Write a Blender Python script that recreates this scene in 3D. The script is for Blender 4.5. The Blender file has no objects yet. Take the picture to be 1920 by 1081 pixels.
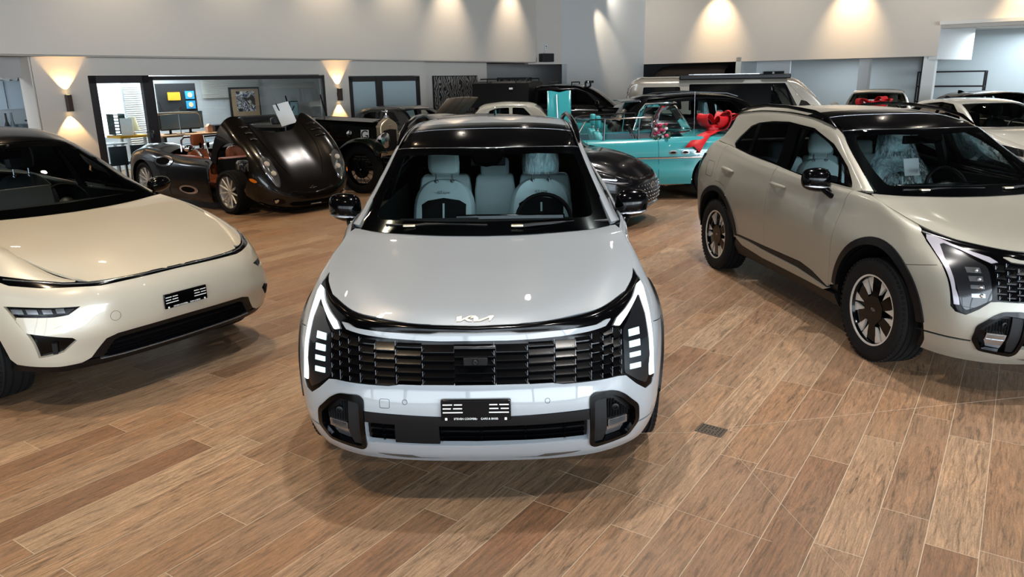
import math, random
import numpy as np

# ---------- smooth surfaces from control grids ----------
def herm(P, n, ax):
    """resample control points along axis with a local cubic, n samples per cell"""
    P = np.moveaxis(np.asarray(P, float), ax, 0)
    J = len(P)
    d = np.sqrt(((P[1:] - P[:-1]) ** 2).sum(-1))
    while d.ndim > 1: d = d.mean(-1)
    d = np.maximum(d, 1e-3)
    t = np.concatenate([[0], np.cumsum(d)])
    D = (P[1:] - P[:-1]) / d.reshape((-1,) + (1,) * (P.ndim - 1))
    M = np.empty_like(P)
    M[0] = D[0]; M[-1] = D[-1]
    for j in range(1, J - 1):
        M[j] = (D[j - 1] * d[j] + D[j] * d[j - 1]) / (d[j] + d[j - 1])
    out = []; T = []
    for j in range(J - 1):
        for i in range(n if j < J - 2 else n + 1):
            a = i / n; h = d[j]
            out.append((2*a**3-3*a**2+1)*P[j] + (a**3-2*a**2+a)*h*M[j] + (-2*a**3+3*a**2)*P[j+1] + (a**3-a**2)*h*M[j+1])
            T.append(t[j] + a * h)
    return np.moveaxis(np.array(out), 0, ax), np.array(T)

class Surf:
    """grid[j][k] = (x lateral, y back, z up); u along j, v along k, in metres; sym mirrors u (or v) about 0"""
    def __init__(s, grid, n=8, sym='u', flip=1):
        G = np.array(grid, float)
        A, s.U = herm(G, n, 0)
        A, s.V = herm(A, n, 1)
        s.A = A; s.sym = sym
        du = np.gradient(A, s.U, axis=0); dv = np.gradient(A, s.V, axis=1)
        N = np.cross(du, dv) * flip
        L = np.sqrt((N ** 2).sum(-1, keepdims=True))
        ok = L[..., 0] > 1e-6
        N = N / np.maximum(L, 1e-9)
        for j in range(len(N)):            # heal collapsed points
            for k in range(len(N[0])):
                if not ok[j, k]:
                    jj = min(max(j, 1), len(N) - 2); N[j, k] = N[jj, min(max(k, 1), len(N[0]) - 2)]
        if sym == 'u': N[0, :, 0] = 0
        else: N[:, 0, 0] = 0
        s.N = N / np.sqrt((N ** 2).sum(-1, keepdims=True))
    def ev(s, uv):
        uv = np.atleast_2d(np.asarray(uv, float)); u = uv[:, 0]; v = uv[:, 1]
        w = u if s.sym == 'u' else v
        sg = np.where(w < 0, -1.0, 1.0)
        if s.sym == 'u': u = abs(u)
        else: v = abs(v)
        def loc(T, x):
            i = np.clip(np.searchsorted(T, x) - 1, 0, len(T) - 2)
            return i, (x - T[i]) / (T[i + 1] - T[i])
        i, a = loc(s.U, u); k, b = loc(s.V, v)
        a = np.clip(a, -3, 4)[:, None]; b = np.clip(b, -3, 4)[:, None]
        def bl(F): return F[i, k]*(1-a)*(1-b) + F[i+1, k]*a*(1-b) + F[i, k+1]*(1-a)*b + F[i+1, k+1]*a*b
        P = bl(s.A).copy(); N = bl(s.N).copy()
        N /= np.sqrt((N ** 2).sum(-1, keepdims=True))
        P[:, 0] *= sg; N[:, 0] *= sg
        return P, N
    def inv(s, pts, view, face=0.12):
        """pts in a projection -> uv. view 'f': (x,z) seen from the front, 's': (y,z), 't': (x,y), 'r': (x,z) from the rear"""
        a, b, nx, ns = {'f': (0, 2, 1, -1), 's': (1, 2, 0, 1), 't': (0, 1, 2, 1), 'r': (0, 2, 1, 1)}[view]
        A = s.A; M = s.N[..., nx] * ns > face
        jj, kk = np.nonzero(M)
        X = A[jj, kk][:, [a, b]]
        out = []
        for p in pts:
            sg = -1 if (view != 's' and p[0] < 0) else 1
            q = np.array([abs(p[0]) if view != 's' else p[0], p[1]], float)
            m = np.argmin(((X - q) ** 2).sum(-1)); u = s.U[jj[m]]; v = s.V[kk[m]]
            for it in range(6):
                e = 1e-3
                P = s.ev([(u, v), (u + e, v), (u, v + e)])[0][:, [a, b]]
                if s.sym == 'u' and u < e: P[:, 0] = np.abs(P[:, 0]) if a == 0 else P[:, 0]
                Jm = np.array([P[1] - P[0], P[2] - P[0]]).T / e
                r = q - P[0]
                try: d = np.linalg.solve(Jm, r)
                except Exception: break
                d = np.clip(d, -.05, .05); u = min(max(u + d[0], 0), s.U[-1]); v = min(max(v + d[1], s.V[0]), s.V[-1])
            out.append((u * sg, v) if s.sym == 'u' else (u, v * sg))
        return out

import bpy, bmesh
from mathutils import Vector, Matrix
from mathutils.geometry import delaunay_2d_cdt
COL = bpy.context.scene.collection
R = math.radians
PI = math.pi
random.seed(7)

# ---------- materials ----------
MATS = {}
def newmat(name):
    m = bpy.data.materials.new(name); m.use_nodes = True
    nt = m.node_tree; nt.nodes.clear()
    o = nt.nodes.new('ShaderNodeOutputMaterial')
    MATS[name] = m
    return m, nt, o
def srgb(c):
    if isinstance(c, str): c = [int(c[i:i+2], 16) / 255 for i in (0, 2, 4)]
    return tuple(x / 12.92 if x <= .04045 else ((x + .055) / 1.055) ** 2.4 for x in c) + (1,)
def pbr(name, col, rough=.5, metal=0, coat=0, coatr=.03, emit=None, es=0, spec=.5, noise=0, bump=0, nscale=40, sheen=0):
    m, nt, o = newmat(name)
    b = nt.nodes.new('ShaderNodeBsdfPrincipled')
    c = srgb(col)
    b.inputs['Base Color'].default_value = c
    b.inputs['Roughness'].default_value = rough
    b.inputs['Metallic'].default_value = metal
    b.inputs['Coat Weight'].default_value = coat
    b.inputs['Coat Roughness'].default_value = coatr
    b.inputs['Specular IOR Level'].default_value = spec
    if sheen: b.inputs['Sheen Weight'].default_value = sheen
    if emit is not None:
        b.inputs['Emission Color'].default_value = srgb(emit); b.inputs['Emission Strength'].default_value = es
    if noise or bump:
        tc = nt.nodes.new('ShaderNodeTexCoord')
        n = nt.nodes.new('ShaderNodeTexNoise'); n.inputs['Scale'].default_value = nscale; n.inputs['Detail'].default_value = 3
        nt.links.new(tc.outputs['Object'], n.inputs['Vector'])
        if noise:
            mx = nt.nodes.new('ShaderNodeMix'); mx.data_type = 'RGBA'
            mx.inputs[6].default_value = tuple(x * (1 - noise) for x in c[:3]) + (1,)
            mx.inputs[7].default_value = tuple(min(1, x * (1 + noise)) for x in c[:3]) + (1,)
            nt.links.new(n.outputs['Fac'], mx.inputs[0]); nt.links.new(mx.outputs[2], b.inputs['Base Color'])
        if bump:
            bp = nt.nodes.new('ShaderNodeBump'); bp.inputs['Strength'].default_value = bump; bp.inputs['Distance'].default_value = .01
            nt.links.new(n.outputs['Fac'], bp.inputs['Height']); nt.links.new(bp.outputs['Normal'], b.inputs['Normal'])
    nt.links.new(b.outputs[0], o.inputs[0])
    return m
def glass(name, tint, ior=1.5, rough=0.0, gain=1.0):
    """thin pane: tinted see-through with a real Fresnel reflection"""
    m, nt, o = newmat(name)
    t = nt.nodes.new('ShaderNodeBsdfTransparent'); t.inputs[0].default_value = tuple(tint) + (1,)
    g = nt.nodes.new('ShaderNodeBsdfGlossy'); g.inputs['Roughness'].default_value = rough; g.inputs[0].default_value = (gain, gain, gain, 1)
    f = nt.nodes.new('ShaderNodeFresnel'); f.inputs[0].default_value = ior
    x = nt.nodes.new('ShaderNodeMixShader')
    nt.links.new(f.outputs[0], x.inputs[0]); nt.links.new(t.outputs[0], x.inputs[1]); nt.links.new(g.outputs[0], x.inputs[2])
    nt.links.new(x.outputs[0], o.inputs[0])
    return m
def emis(name, col, s):
    m, nt, o = newmat(name)
    e = nt.nodes.new('ShaderNodeEmission'); e.inputs[0].default_value = srgb(col); e.inputs[1].default_value = s
    nt.links.new(e.outputs[0], o.inputs[0]); return m
def paint(name, col, flake=.0, rough=.28, coat=1.0, coatr=.02):
    return pbr(name, col, rough, flake, coat, coatr)

# ---------- objects ----------
def tag(o, label=None, cat=None, group=None, kind=None):
    if label: o['label'] = label
    if cat: o['category'] = cat
    if group: o['group'] = group
    if kind: o['kind'] = kind
    return o
def empty(name, loc=(0, 0, 0), rz=0, label=None, cat=None, group=None):
    o = bpy.data.objects.new(name, None); COL.objects.link(o)
    o.location = loc; o.rotation_euler = (0, 0, rz); o.empty_display_size = .1
    return tag(o, label, cat, group)
def link(name, me, mat, parent=None):
    o = bpy.data.objects.new(name, me); COL.objects.link(o)
    if mat is not None:
        for m in (mat if isinstance(mat, (list, tuple)) else [mat]): me.materials.append(m)
    if parent is not None: o.parent = parent
    return o
class MB:
    """collects shapes, then links them as ONE mesh object"""
    def __init__(s): s.v = []; s.f = []; s.m = []; s.mi = 0
    def add(s, v, f, M=None):
        n = len(s.v)
        if M is not None: v = [tuple(M @ Vector(p)) for p in v]
        s.v += [tuple(p) for p in v]; s.f += [tuple(i + n for i in q) for q in f]; s.m += [s.mi] * len(f)
        return s
    def box(s, c, d, M=None, rot=None):
        x, y, z = [k / 2 for k in d]
        v = [Vector((i * x, j * y, k * z)) for i in (-1, 1) for j in (-1, 1) for k in (-1, 1)]
        if rot: 
            e = Matrix.Rotation(rot[2], 3, 'Z') @ Matrix.Rotation(rot[1], 3, 'Y') @ Matrix.Rotation(rot[0], 3, 'X'); v = [e @ p for p in v]
        v = [p + Vector(c) for p in v]
        return s.add(v, [(0, 1, 3, 2), (4, 6, 7, 5), (0, 4, 5, 1), (2, 3, 7, 6), (0, 2, 6, 4), (1, 5, 7, 3)], M)
    def tube(s, pts, r, n=8, closed=False, cap=True, M=None, flat=1.0):
        pts = [Vector(p) for p in pts]; K = len(pts); v = []; f = []
        rr = r if isinstance(r, (list, tuple)) else [r] * K
        up = None
        for i, p in enumerate(pts):
            a = pts[(i - 1) % K] if (closed or i) else pts[0]; b = pts[(i + 1) % K] if (closed or i < K - 1) else pts[-1]
            t = (b - a).normalized()
            if up is None: up = Vector((0, 0, 1)) if abs(t.z) < .9 else Vector((1, 0, 0))
            x = t.cross(up)
            if x.length < 1e-6: x = t.orthogonal()
            x.normalize(); y = x.cross(t); up = y
            for k in range(n):
                q = 2 * PI * k / n + PI / n; v.append(p + x * (math.cos(q) * rr[i]) + y * (math.sin(q) * rr[i] * flat))
        for i in range(K if closed else K - 1):
            j = (i + 1) % K
            for k in range(n): f.append((i*n+k, i*n+(k+1) % n, j*n+(k+1) % n, j*n+k))
        if cap and not closed: f += [tuple(range(n - 1, -1, -1)), tuple(range((K-1)*n, K*n))]
        return s.add(v, f, M)
    def lathe(s, prof, n=32, axis='z', M=None, closed=False, cap=True):
        """prof: (radius, height)"""
        v = []; f = []; K = len(prof)
        for (r, h) in prof:
            for k in range(n):
                a = 2 * PI * k / n; c, d = r * math.cos(a), r * math.sin(a)
                v.append((c, d, h) if axis == 'z' else (h, c, d) if axis == 'x' else (d, h, c))
        for i in range(K if closed else K - 1):
            j = (i + 1) % K
            for k in range(n): f.append((i*n+k, i*n+(k+1) % n, j*n+(k+1) % n, j*n+k))
        if not closed and cap:
            if prof[0][0] > 1e-4: f.append(tuple(range(n - 1, -1, -1)))
            if prof[-1][0] > 1e-4: f.append(tuple(range((K-1)*n, K*n)))
        return s.add(v, f, M)
    def prism(s, poly, z0, z1, axis='z', M=None):
        """poly 2D extruded; axis z:(x,y) y:(x,z) x:(y,z)"""
        n = len(poly)
        def P(a, b, h): return (a, b, h) if axis == 'z' else (a, h, b) if axis == 'y' else (h, a, b)
        v = [P(a, b, z0) for a, b in poly] + [P(a, b, z1) for a, b in poly]
        f = [tuple(range(n - 1, -1, -1)), tuple(range(n, 2 * n))] + [(i, (i+1) % n, n + (i+1) % n, n + i) for i in range(n)]
        return s.add(v, f, M)
    def ball(s, c, r, n=12, sc=(1, 1, 1), M=None):
        v = []; f = []; m = n // 2
        for i in range(m + 1):
            t = PI * i / m
            for k in range(n):
                a = 2 * PI * k / n
                v.append((c[0] + r*sc[0]*math.sin(t)*math.cos(a), c[1] + r*sc[1]*math.sin(t)*math.sin(a), c[2] + r*sc[2]*math.cos(t)))
        for i in range(m):
            for k in range(n): f.append((i*n+k, (i+1)*n+k, (i+1)*n+(k+1) % n, i*n+(k+1) % n))
        return s.add(v, f, M)
    def loft(s, rings, closed=True, cap=True, M=None):
        n = len(rings[0]); v = [p for r in rings for p in r]; f = []
        for i in range(len(rings) - 1):
            for k in range(n if closed else n - 1):
                f.append((i*n+k, i*n+(k+1) % n, (i+1)*n+(k+1) % n, (i+1)*n+k))
        if cap: f += [tuple(range(n - 1, -1, -1)), tuple(range(len(v) - n, len(v)))]
        return s.add(v, f, M)
    def build(s, name, mat, parent=None, smooth=35, bevel=0, seg=2, subd=0, solid=0):
        me = bpy.data.meshes.new(name); me.from_pydata(s.v, [], s.f)
        if isinstance(mat, (list, tuple)): me.polygons.foreach_set('material_index', s.m)
        me.validate(clean_customdata=False)
        bm = bmesh.new(); bm.from_mesh(me); bmesh.ops.remove_doubles(bm, verts=bm.verts, dist=1e-6); bmesh.ops.recalc_face_normals(bm, faces=bm.faces); bm.to_mesh(me); bm.free()
        if smooth:
            me.polygons.foreach_set('use_smooth', [True] * len(me.polygons)); me.set_sharp_from_angle(angle=R(smooth))
        o = link(name, me, mat, parent)
        if solid: m = o.modifiers.new('s', 'SOLIDIFY'); m.thickness = solid; m.offset = 0
        if bevel: m = o.modifiers.new('b', 'BEVEL'); m.width = bevel; m.segments = seg; m.limit_method = 'ANGLE'; m.harden_normals = False
        if subd: m = o.modifiers.new('u', 'SUBSURF'); m.levels = subd; m.render_levels = subd
        return o
def copy_tree(o, parent=None):
    c = o.copy(); COL.objects.link(c)
    if parent is not None: c.parent = parent
    for ch in list(o.children): copy_tree(ch, c)
    return c

# ---------- trimmed panels lying on a surface ----------
def dens(loop, h, closed=True):
    out = []; n = len(loop)
    for i in range(n if closed else n - 1):
        a = loop[i]; b = loop[(i + 1) % n]; d = math.hypot(b[0]-a[0], b[1]-a[1]); k = max(1, int(math.ceil(d / h)))
        out += [(a[0] + (b[0]-a[0])*j/k, a[1] + (b[1]-a[1])*j/k) for j in range(k)]
    if not closed: out.append(tuple(loop[-1]))
    return out
def rc(pts, r):
    """round the corners of a polygon"""
    out = []; n = len(pts)
    for i in range(n):
        p = np.array(pts[i], float); a = np.array(pts[i-1], float) - p; b = np.array(pts[(i+1) % n], float) - p
        la, lb = np.linalg.norm(a), np.linalg.norm(b); q = min(r, la * .45, lb * .45)
        A = p + a / la * q; B = p + b / lb * q
        for t in (0, .25, .5, .75, 1): out.append(tuple((1-t)**2 * A + 2*t*(1-t) * p + t*t * B))
    return out
def inpoly(P, loop):
    x, y = P[:, 0], P[:, 1]; r = np.zeros(len(P), bool); n = len(loop)
    for i in range(n):
        x1, y1 = loop[i]; x2, y2 = loop[(i + 1) % n]
        if y1 == y2: continue
        c = ((y1 > y) != (y2 > y)) & (x < (x2 - x1) * (y - y1) / (y2 - y1) + x1); r ^= c
    return r
def on(S, pts, view, h=.03, closed=True, r=0):
    """outline given in a projection -> outline on the surface"""
    if r: pts = rc(pts, r)
    return S.inv(dens(pts, h, closed), view)
def mir(loop): return [(-a, b) for a, b in loop]
def miv(loop): return [(a, -b) for a, b in loop]
def patch(name, S, outer, mat, parent, holes=(), h=.045, off=0.0, rim=.012, lab=None, fn=None):
    loops = [dens(l, h) for l in [outer] + list(holes)]
    V = []; E = []
    for l in loops:
        n = len(V); V += l; E += [(n + i, n + (i + 1) % len(l)) for i in range(len(l))]
    B = np.array(V)
    lo = np.array(loops[0]); mn = lo.min(0); mx = lo.max(0)
    gu = np.arange(mn[0] + h / 2, mx[0], h); gv = np.arange(mn[1] + h / 2, mx[1], h)
    if len(gu) and len(gv):
        Gd = np.array([(a + (h / 2 if j % 2 else 0), b) for j, b in enumerate(gv) for a in gu])
        k = inpoly(Gd, loops[0])
        for l in loops[1:]: k &= ~inpoly(Gd, l)
        Gd = Gd[k]
        if len(Gd):
            d = np.full(len(Gd), 9.)
            for i in range(0, len(B), 64): d = np.minimum(d, np.sqrt(((Gd[:, None] - B[None, i:i+64]) ** 2).sum(-1)).min(1))
            V = V + [tuple(q) for q in Gd[d > h * .45]]
    r = delaunay_2d_cdt([Vector(p) for p in V], E, [], 0, 1e-6)
    UV = np.array([tuple(p) for p in r[0]]); F = [tuple(f) for f in r[2]]
    C = np.array([UV[list(f)].mean(0) for f in F])
    k = inpoly(C, loops[0])
    for l in loops[1:]: k &= ~inpoly(C, l)
    F = [f for f, q in zip(F, k) if q]
    used = sorted({i for f in F for i in f}); re = {i: j for j, i in enumerate(used)}
    UV = UV[used]; F = [tuple(re[i] for i in f) for f in F]
    P, N = S.ev(UV)
    o_ = off if fn is None else fn(UV, P)[:, None]
    P = P + N * o_
    G = []
    for f in F:
        a, b, c = P[f[0]], P[f[1]], P[f[2]]
        if np.dot(np.cross(b - a, c - a), N[f[0]]) < 0: f = f[::-1]
        G.append(f)
    F = G
    nf = len(F); verts = [tuple(p) for p in P]; ln = [N[i] for f in F for i in f]
    if rim:
        cnt = {}
        for f in F:
            for i in range(3):
                e = (f[i], f[(i + 1) % 3]); cnt[e] = 1
        bd = [e for e in cnt if (e[1], e[0]) not in cnt]
        top = {}; bot = {}
        for a, b in bd:
            for i in (a, b):
                if i not in top:
                    top[i] = len(verts); verts.append(tuple(P[i])); bot[i] = len(verts); verts.append(tuple(P[i] - N[i] * rim))
        for a, b in bd:
            f = (top[b], top[a], bot[a], bot[b]); q = np.array([verts[i] for i in f])
            w = np.cross(q[1] - q[0], q[3] - q[0]); l = np.linalg.norm(w); w = w / l if l > 1e-9 else N[a]
            F.append(f); ln += [w] * 4
    me = bpy.data.meshes.new(name); me.from_pydata(verts, [], F)
    me.polygons.foreach_set('use_smooth', [True] * len(F))
    if fn is None: me.normals_split_custom_set([tuple(float(c) for c in n) for n in ln])
    else: me.set_sharp_from_angle(angle=R(35))
    o = link(name, me, mat, parent)
    if lab: o['label'] = lab
    return o
def strip(name, S, path, w, mat, parent, off=.004, th=.012, lab=None, taper=False, closed=False, n=None):
    """raised bead of width w following a path on the surface"""
    path = dens(path, .03, closed)
    UV = np.array(path); P, N = S.ev(UV); K = len(P)
    m = MB(); v = []
    for i in range(K):
        a = P[(i - 1) % K] if (closed or i) else P[0]; b = P[(i + 1) % K] if (closed or i < K - 1) else P[-1]
        t = b - a; t /= max(np.linalg.norm(t), 1e-9); s = np.cross(t, N[i]); s /= max(np.linalg.norm(s), 1e-9)
        ww = w * (1 if not taper else min(1, .15 + 3 * min(i, K - 1 - i) / K)) / 2
        for a_, b_ in ((-1, -th), (-.9, .6), (-.5, 1), (.5, 1), (.9, .6), (1, -th)):
            hh = off * b_ if b_ > 0 else b_
            v.append(P[i] + s * ww * a_ + N[i] * hh)
    f = []
    for i in range(K if closed else K - 1):
        j = (i + 1) % K
        for k in range(5): f.append((i*6+k, i*6+k+1, j*6+k+1, j*6+k))
    if not closed: f += [(0, 1, 2, 3, 4, 5), tuple(range(K*6-1, K*6-7, -1))]
    m.add(v, f)
    o = m.build(name, mat, parent)
    if lab: o['label'] = lab
    return o
def text(name, body, size, mat, parent, M, ext=.001, font_w=1.0, align='CENTER'):
    c = bpy.data.curves.new(name, 'FONT'); c.body = body; c.size = size; c.extrude = ext; c.align_x = align; c.align_y = 'CENTER'
    o = bpy.data.objects.new(name, c); COL.objects.link(o)
    bpy.context.view_layer.update()
    me = bpy.data.meshes.new_from_object(o); bpy.data.objects.remove(o)
    for v in me.vertices: v.co = M @ Vector((v.co.x * font_w, v.co.y, v.co.z))
    return link(name, me, mat, parent)

# ---------- compact SUV (grey one in front, sand one on the right): surfaces ----------
def sport_surfs():
    def st(*r): return [(x, y, z) for (y, x, z) in r]   # rows given as (s, lateral, z)
    sk = [
     st((.14,0,.215),(.075,0,.285),(.015,0,.40),(0,0,.52),(.02,0,.635),(.035,0,.76),(.055,0,.855),(.105,0,.905),(.16,0,.895)),
     st((.15,.30,.215),(.085,.30,.285),(.025,.30,.40),(.012,.30,.52),(.034,.30,.635),(.05,.30,.76),(.072,.30,.862),(.125,.30,.915),(.18,.29,.905)),
     st((.19,.55,.22),(.125,.55,.29),(.07,.55,.405),(.06,.55,.52),(.085,.56,.635),(.11,.56,.76),(.15,.56,.87),(.24,.55,.93),(.29,.53,.92)),
     st((.27,.70,.225),(.20,.70,.295),(.15,.71,.41),(.15,.72,.52),(.185,.73,.635),(.24,.735,.76),(.33,.725,.87),(.47,.70,.955),(.50,.67,.945)),
     st((.36,.79,.23),(.30,.80,.30),(.255,.82,.415),(.26,.83,.53),(.305,.845,.64),(.375,.85,.76),(.49,.82,.88),(.66,.765,.985),(.67,.735,.975)),
     st((.50,.85,.235),(.45,.868,.31),(.42,.882,.42),(.425,.892,.54),(.455,.90,.65),(.52,.90,.77),(.64,.87,.90),(.82,.785,1.02),(.82,.75,1.01)),
     st((.74,.88,.24),(.72,.905,.32),(.71,.92,.43),(.71,.928,.55),(.72,.934,.66),(.74,.932,.785),(.82,.88,.925),(.98,.79,1.055),(.98,.755,1.045)),
     st((1.10,.875,.24),(1.10,.905,.32),(1.10,.922,.43),(1.10,.93,.55),(1.10,.934,.66),(1.10,.93,.80),(1.12,.868,.95),(1.20,.78,1.105),(1.20,.75,1.095)),
     st((1.48,.85,.24),(1.48,.885,.32),(1.48,.905,.42),(1.48,.915,.54),(1.48,.922,.66),(1.48,.92,.80),(1.48,.878,.97),(1.45,.815,1.125),(1.45,.77,1.12)),
     st((2.0,.83,.24),(2.0,.87,.315),(2.0,.89,.41),(2.0,.905,.54),(2.0,.915,.67),(2.0,.915,.82),(2.0,.883,.99),(2.0,.833,1.14),(2.0,.79,1.135)),
     st((2.6,.83,.24),(2.6,.87,.315),(2.6,.89,.41),(2.6,.905,.54),(2.6,.917,.68),(2.6,.918,.84),(2.6,.90,1.01),(2.6,.833,1.185),(2.6,.79,1.18)),
     st((3.15,.85,.25),(3.15,.885,.33),(3.15,.905,.43),(3.15,.918,.56),(3.15,.93,.70),(3.15,.93,.86),(3.15,.905,1.03),(3.15,.825,1.222),(3.15,.78,1.22)),
     st((3.63,.86,.27),(3.63,.90,.35),(3.63,.92,.46),(3.63,.932,.58),(3.63,.937,.72),(3.63,.932,.88),(3.63,.90,1.05),(3.62,.80,1.27),(3.62,.76,1.27)),
     st((4.05,.84,.28),(4.06,.875,.37),(4.06,.895,.48),(4.06,.907,.60),(4.08,.915,.74),(4.08,.91,.90),(4.10,.875,1.07),(4.03,.755,1.30),(4.01,.71,1.30)),
     st((4.33,.74,.29),(4.36,.78,.39),(4.38,.80,.50),(4.38,.81,.62),(4.36,.82,.76),(4.36,.82,.92),(4.34,.79,1.09),(4.22,.66,1.29),(4.18,.63,1.29)),
     st((4.43,.50,.29),(4.48,.51,.39),(4.50,.52,.50),(4.49,.53,.62),(4.45,.54,.76),(4.46,.54,.92),(4.45,.53,1.09),(4.32,.48,1.28),(4.28,.46,1.28)),
     st((4.46,.0,.29),(4.51,.0,.39),(4.53,.0,.50),(4.52,.0,.62),(4.47,.0,.76),(4.48,0,.92),(4.48,0,1.09),(4.36,0,1.27),(4.31,0,1.27)),
    ]
    SK = Surf(sk, 6, 'u', 1)
    # hood: rows front->cowl, columns centre->edge (edge a touch outside the fender seam)
    hd = [
     st((.09,0,.898),(.11,.30,.908),(.175,.45,.918),(.24,.56,.926),(.45,.71,.951)),
     st((.16,0,.930),(.18,.29,.938),(.255,.45,.945),(.34,.58,.952),(.60,.765,.978)),
     st((.32,0,.968),(.34,.29,.975),(.42,.47,.985),(.52,.62,.994),(.78,.79,1.016)),
     st((.60,0,1.018),(.62,.28,1.024),(.68,.48,1.032),(.76,.64,1.040),(.95,.797,1.052)),
     st((.86,0,1.060),(.88,.28,1.066),(.92,.48,1.072),(.98,.64,1.078),(1.10,.797,1.082)),
     st((1.04,0,1.092),(1.06,.27,1.096),(1.10,.47,1.103),(1.14,.63,1.107),(1.22,.785,1.108)),
     st((1.10,0,1.102),(1.12,.27,1.106),(1.16,.47,1.112),(1.21,.62,1.116),(1.29,.765,1.118)),
    ]
    HD = Surf(hd, 8, "v", -1)
    gh = [  # centre -> windscreen edge/roof edge -> side -> belt
     st((1.08,0,1.105),(1.095,.27,1.108),(1.135,.48,1.113),(1.19,.64,1.117),(1.27,.745,1.12),(1.31,.782,1.121),(1.35,.795,1.12),(1.37,.80,1.12),(1.39,.805,1.12),(1.41,.808,1.12)),
     st((1.36,0,1.268),(1.38,.26,1.268),(1.415,.46,1.264),(1.46,.60,1.258),(1.53,.695,1.25),(1.565,.735,1.238),(1.58,.755,1.215),(1.60,.782,1.18),(1.61,.80,1.15),(1.62,.812,1.125)),
     st((1.63,0,1.415),(1.65,.25,1.413),(1.68,.44,1.406),(1.72,.57,1.397),(1.79,.645,1.383),(1.82,.68,1.37),(1.83,.71,1.325),(1.84,.75,1.24),(1.85,.785,1.18),(1.86,.82,1.135)),
     st((1.87,0,1.530),(1.885,.25,1.531),(1.92,.42,1.529),(1.96,.54,1.525),(2.02,.598,1.515),(2.06,.635,1.497),(2.07,.675,1.43),(2.08,.735,1.30),(2.08,.785,1.21),(2.08,.828,1.145)),
     st((2.20,0,1.602),(2.20,.25,1.600),(2.22,.42,1.594),(2.24,.54,1.583),(2.27,.592,1.571),(2.29,.63,1.545),(2.29,.675,1.46),(2.30,.74,1.32),(2.30,.79,1.23),(2.30,.832,1.16)),
     st((2.70,0,1.650),(2.70,.25,1.648),(2.70,.42,1.640),(2.70,.54,1.626),(2.70,.592,1.612),(2.70,.635,1.582),(2.70,.68,1.49),(2.70,.745,1.35),(2.70,.79,1.26),(2.70,.832,1.192)),
     st((3.20,0,1.662),(3.20,.25,1.660),(3.20,.42,1.650),(3.20,.54,1.634),(3.20,.592,1.62),(3.20,.635,1.588),(3.20,.68,1.50),(3.20,.74,1.38),(3.20,.785,1.30),(3.20,.825,1.228)),
     st((3.65,0,1.648),(3.65,.25,1.645),(3.65,.42,1.634),(3.65,.54,1.616),(3.65,.588,1.60),(3.65,.628,1.565),(3.65,.665,1.49),(3.65,.72,1.39),(3.64,.765,1.32),(3.63,.80,1.275)),
     st((4.08,0,1.605),(4.08,.25,1.60),(4.06,.42,1.585),(4.03,.54,1.563),(4.00,.58,1.545),(3.98,.61,1.515),(3.98,.64,1.45),(3.99,.68,1.39),(4.01,.72,1.335),(4.03,.76,1.30)),
     st((4.20,0,1.54),(4.20,.25,1.535),(4.18,.42,1.52),(4.14,.52,1.50),(4.11,.555,1.485),(4.09,.58,1.46),(4.09,.61,1.41),(4.10,.64,1.37),(4.12,.67,1.33),(4.14,.70,1.30)),
     st((4.34,0,1.28),(4.34,.25,1.28),(4.32,.42,1.28),(4.28,.53,1.28),(4.25,.58,1.28),(4.24,.60,1.28),(4.23,.62,1.28),(4.22,.64,1.28),(4.21,.65,1.28),(4.20,.66,1.28)),
    ]
    GH = Surf(gh, 8, "v", -1)
    return SK, HD, GH

# ---------- shared materials ----------
M = MATS
paint('paint_grey', '92979b', 0, .3, .9); paint('paint_sand', '979387', .3, .42, .5, .12); paint('paint_cream', 'bbb4a4', .1, .3, .9)
pbr('black_gloss', '030304', .12, 0, 0, spec=.22); pbr('grille_black', '030304', .22, spec=.2); pbr('black_satin', '08080a', .42, spec=.25); pbr('black_matt', '0a0a0b', .7, spec=.2); pbr('dark_void', '040404', .95, spec=.1)
pbr('plastic', '131416', .6, spec=.3); pbr('rubber', '0b0b0c', .75, spec=.25); pbr('chrome', 'e8e8ea', .08, 1); pbr('alu', 'cfccc6', .35, .35); pbr('silver_trim', 'a9abb0', .25, .9)
pbr('champagne', 'cbbda3', .3, .8); pbr('silver_lip', 'c3c9cd', .35, .3, .5); pbr('mint_leather', 'cfe4e3', .45, bump=.15, nscale=220); pbr('grey_leather', '2a2c2f', .55)
pbr('headliner', '1a1b1d', .95, spec=.1); pbr('carpet_black', '0b0b0c', .95); pbr('white_plastic', 'e4e6e6', .35); pbr('paper', 'e9ebea', .7); pbr('red_fabric', 'c40e18', .6)
pbr('lamp_reflector', 'aeb2b6', .15, .9); pbr('lamp_dark', '1b1c1f', .2, .3, 1)
emis('drl_light', 'f0faff', 2.0); emis('led_light', 'c4ecf4', 1.5); pbr('dark_chrome', '6a6d72', .2, .9); pbr('drl_off', 'a39fa8', .3, .2, 1)
pbr('amber', 'e07a12', .3, 0, 1); pbr('red_lens', '7a0d10', .2, 0, 1)
glass('screen_glass', (.90, .98, .99), 1.22); glass('side_glass', (.80, .88, .89), 1.28); glass('window_thin', (.9, .95, .95), 1.15); glass('dark_glass', (.10, .11, .12), 1.3); glass('clear_lens', (.85, .88, .9)); glass('room_glass', (.86, .9, .91))
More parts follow.
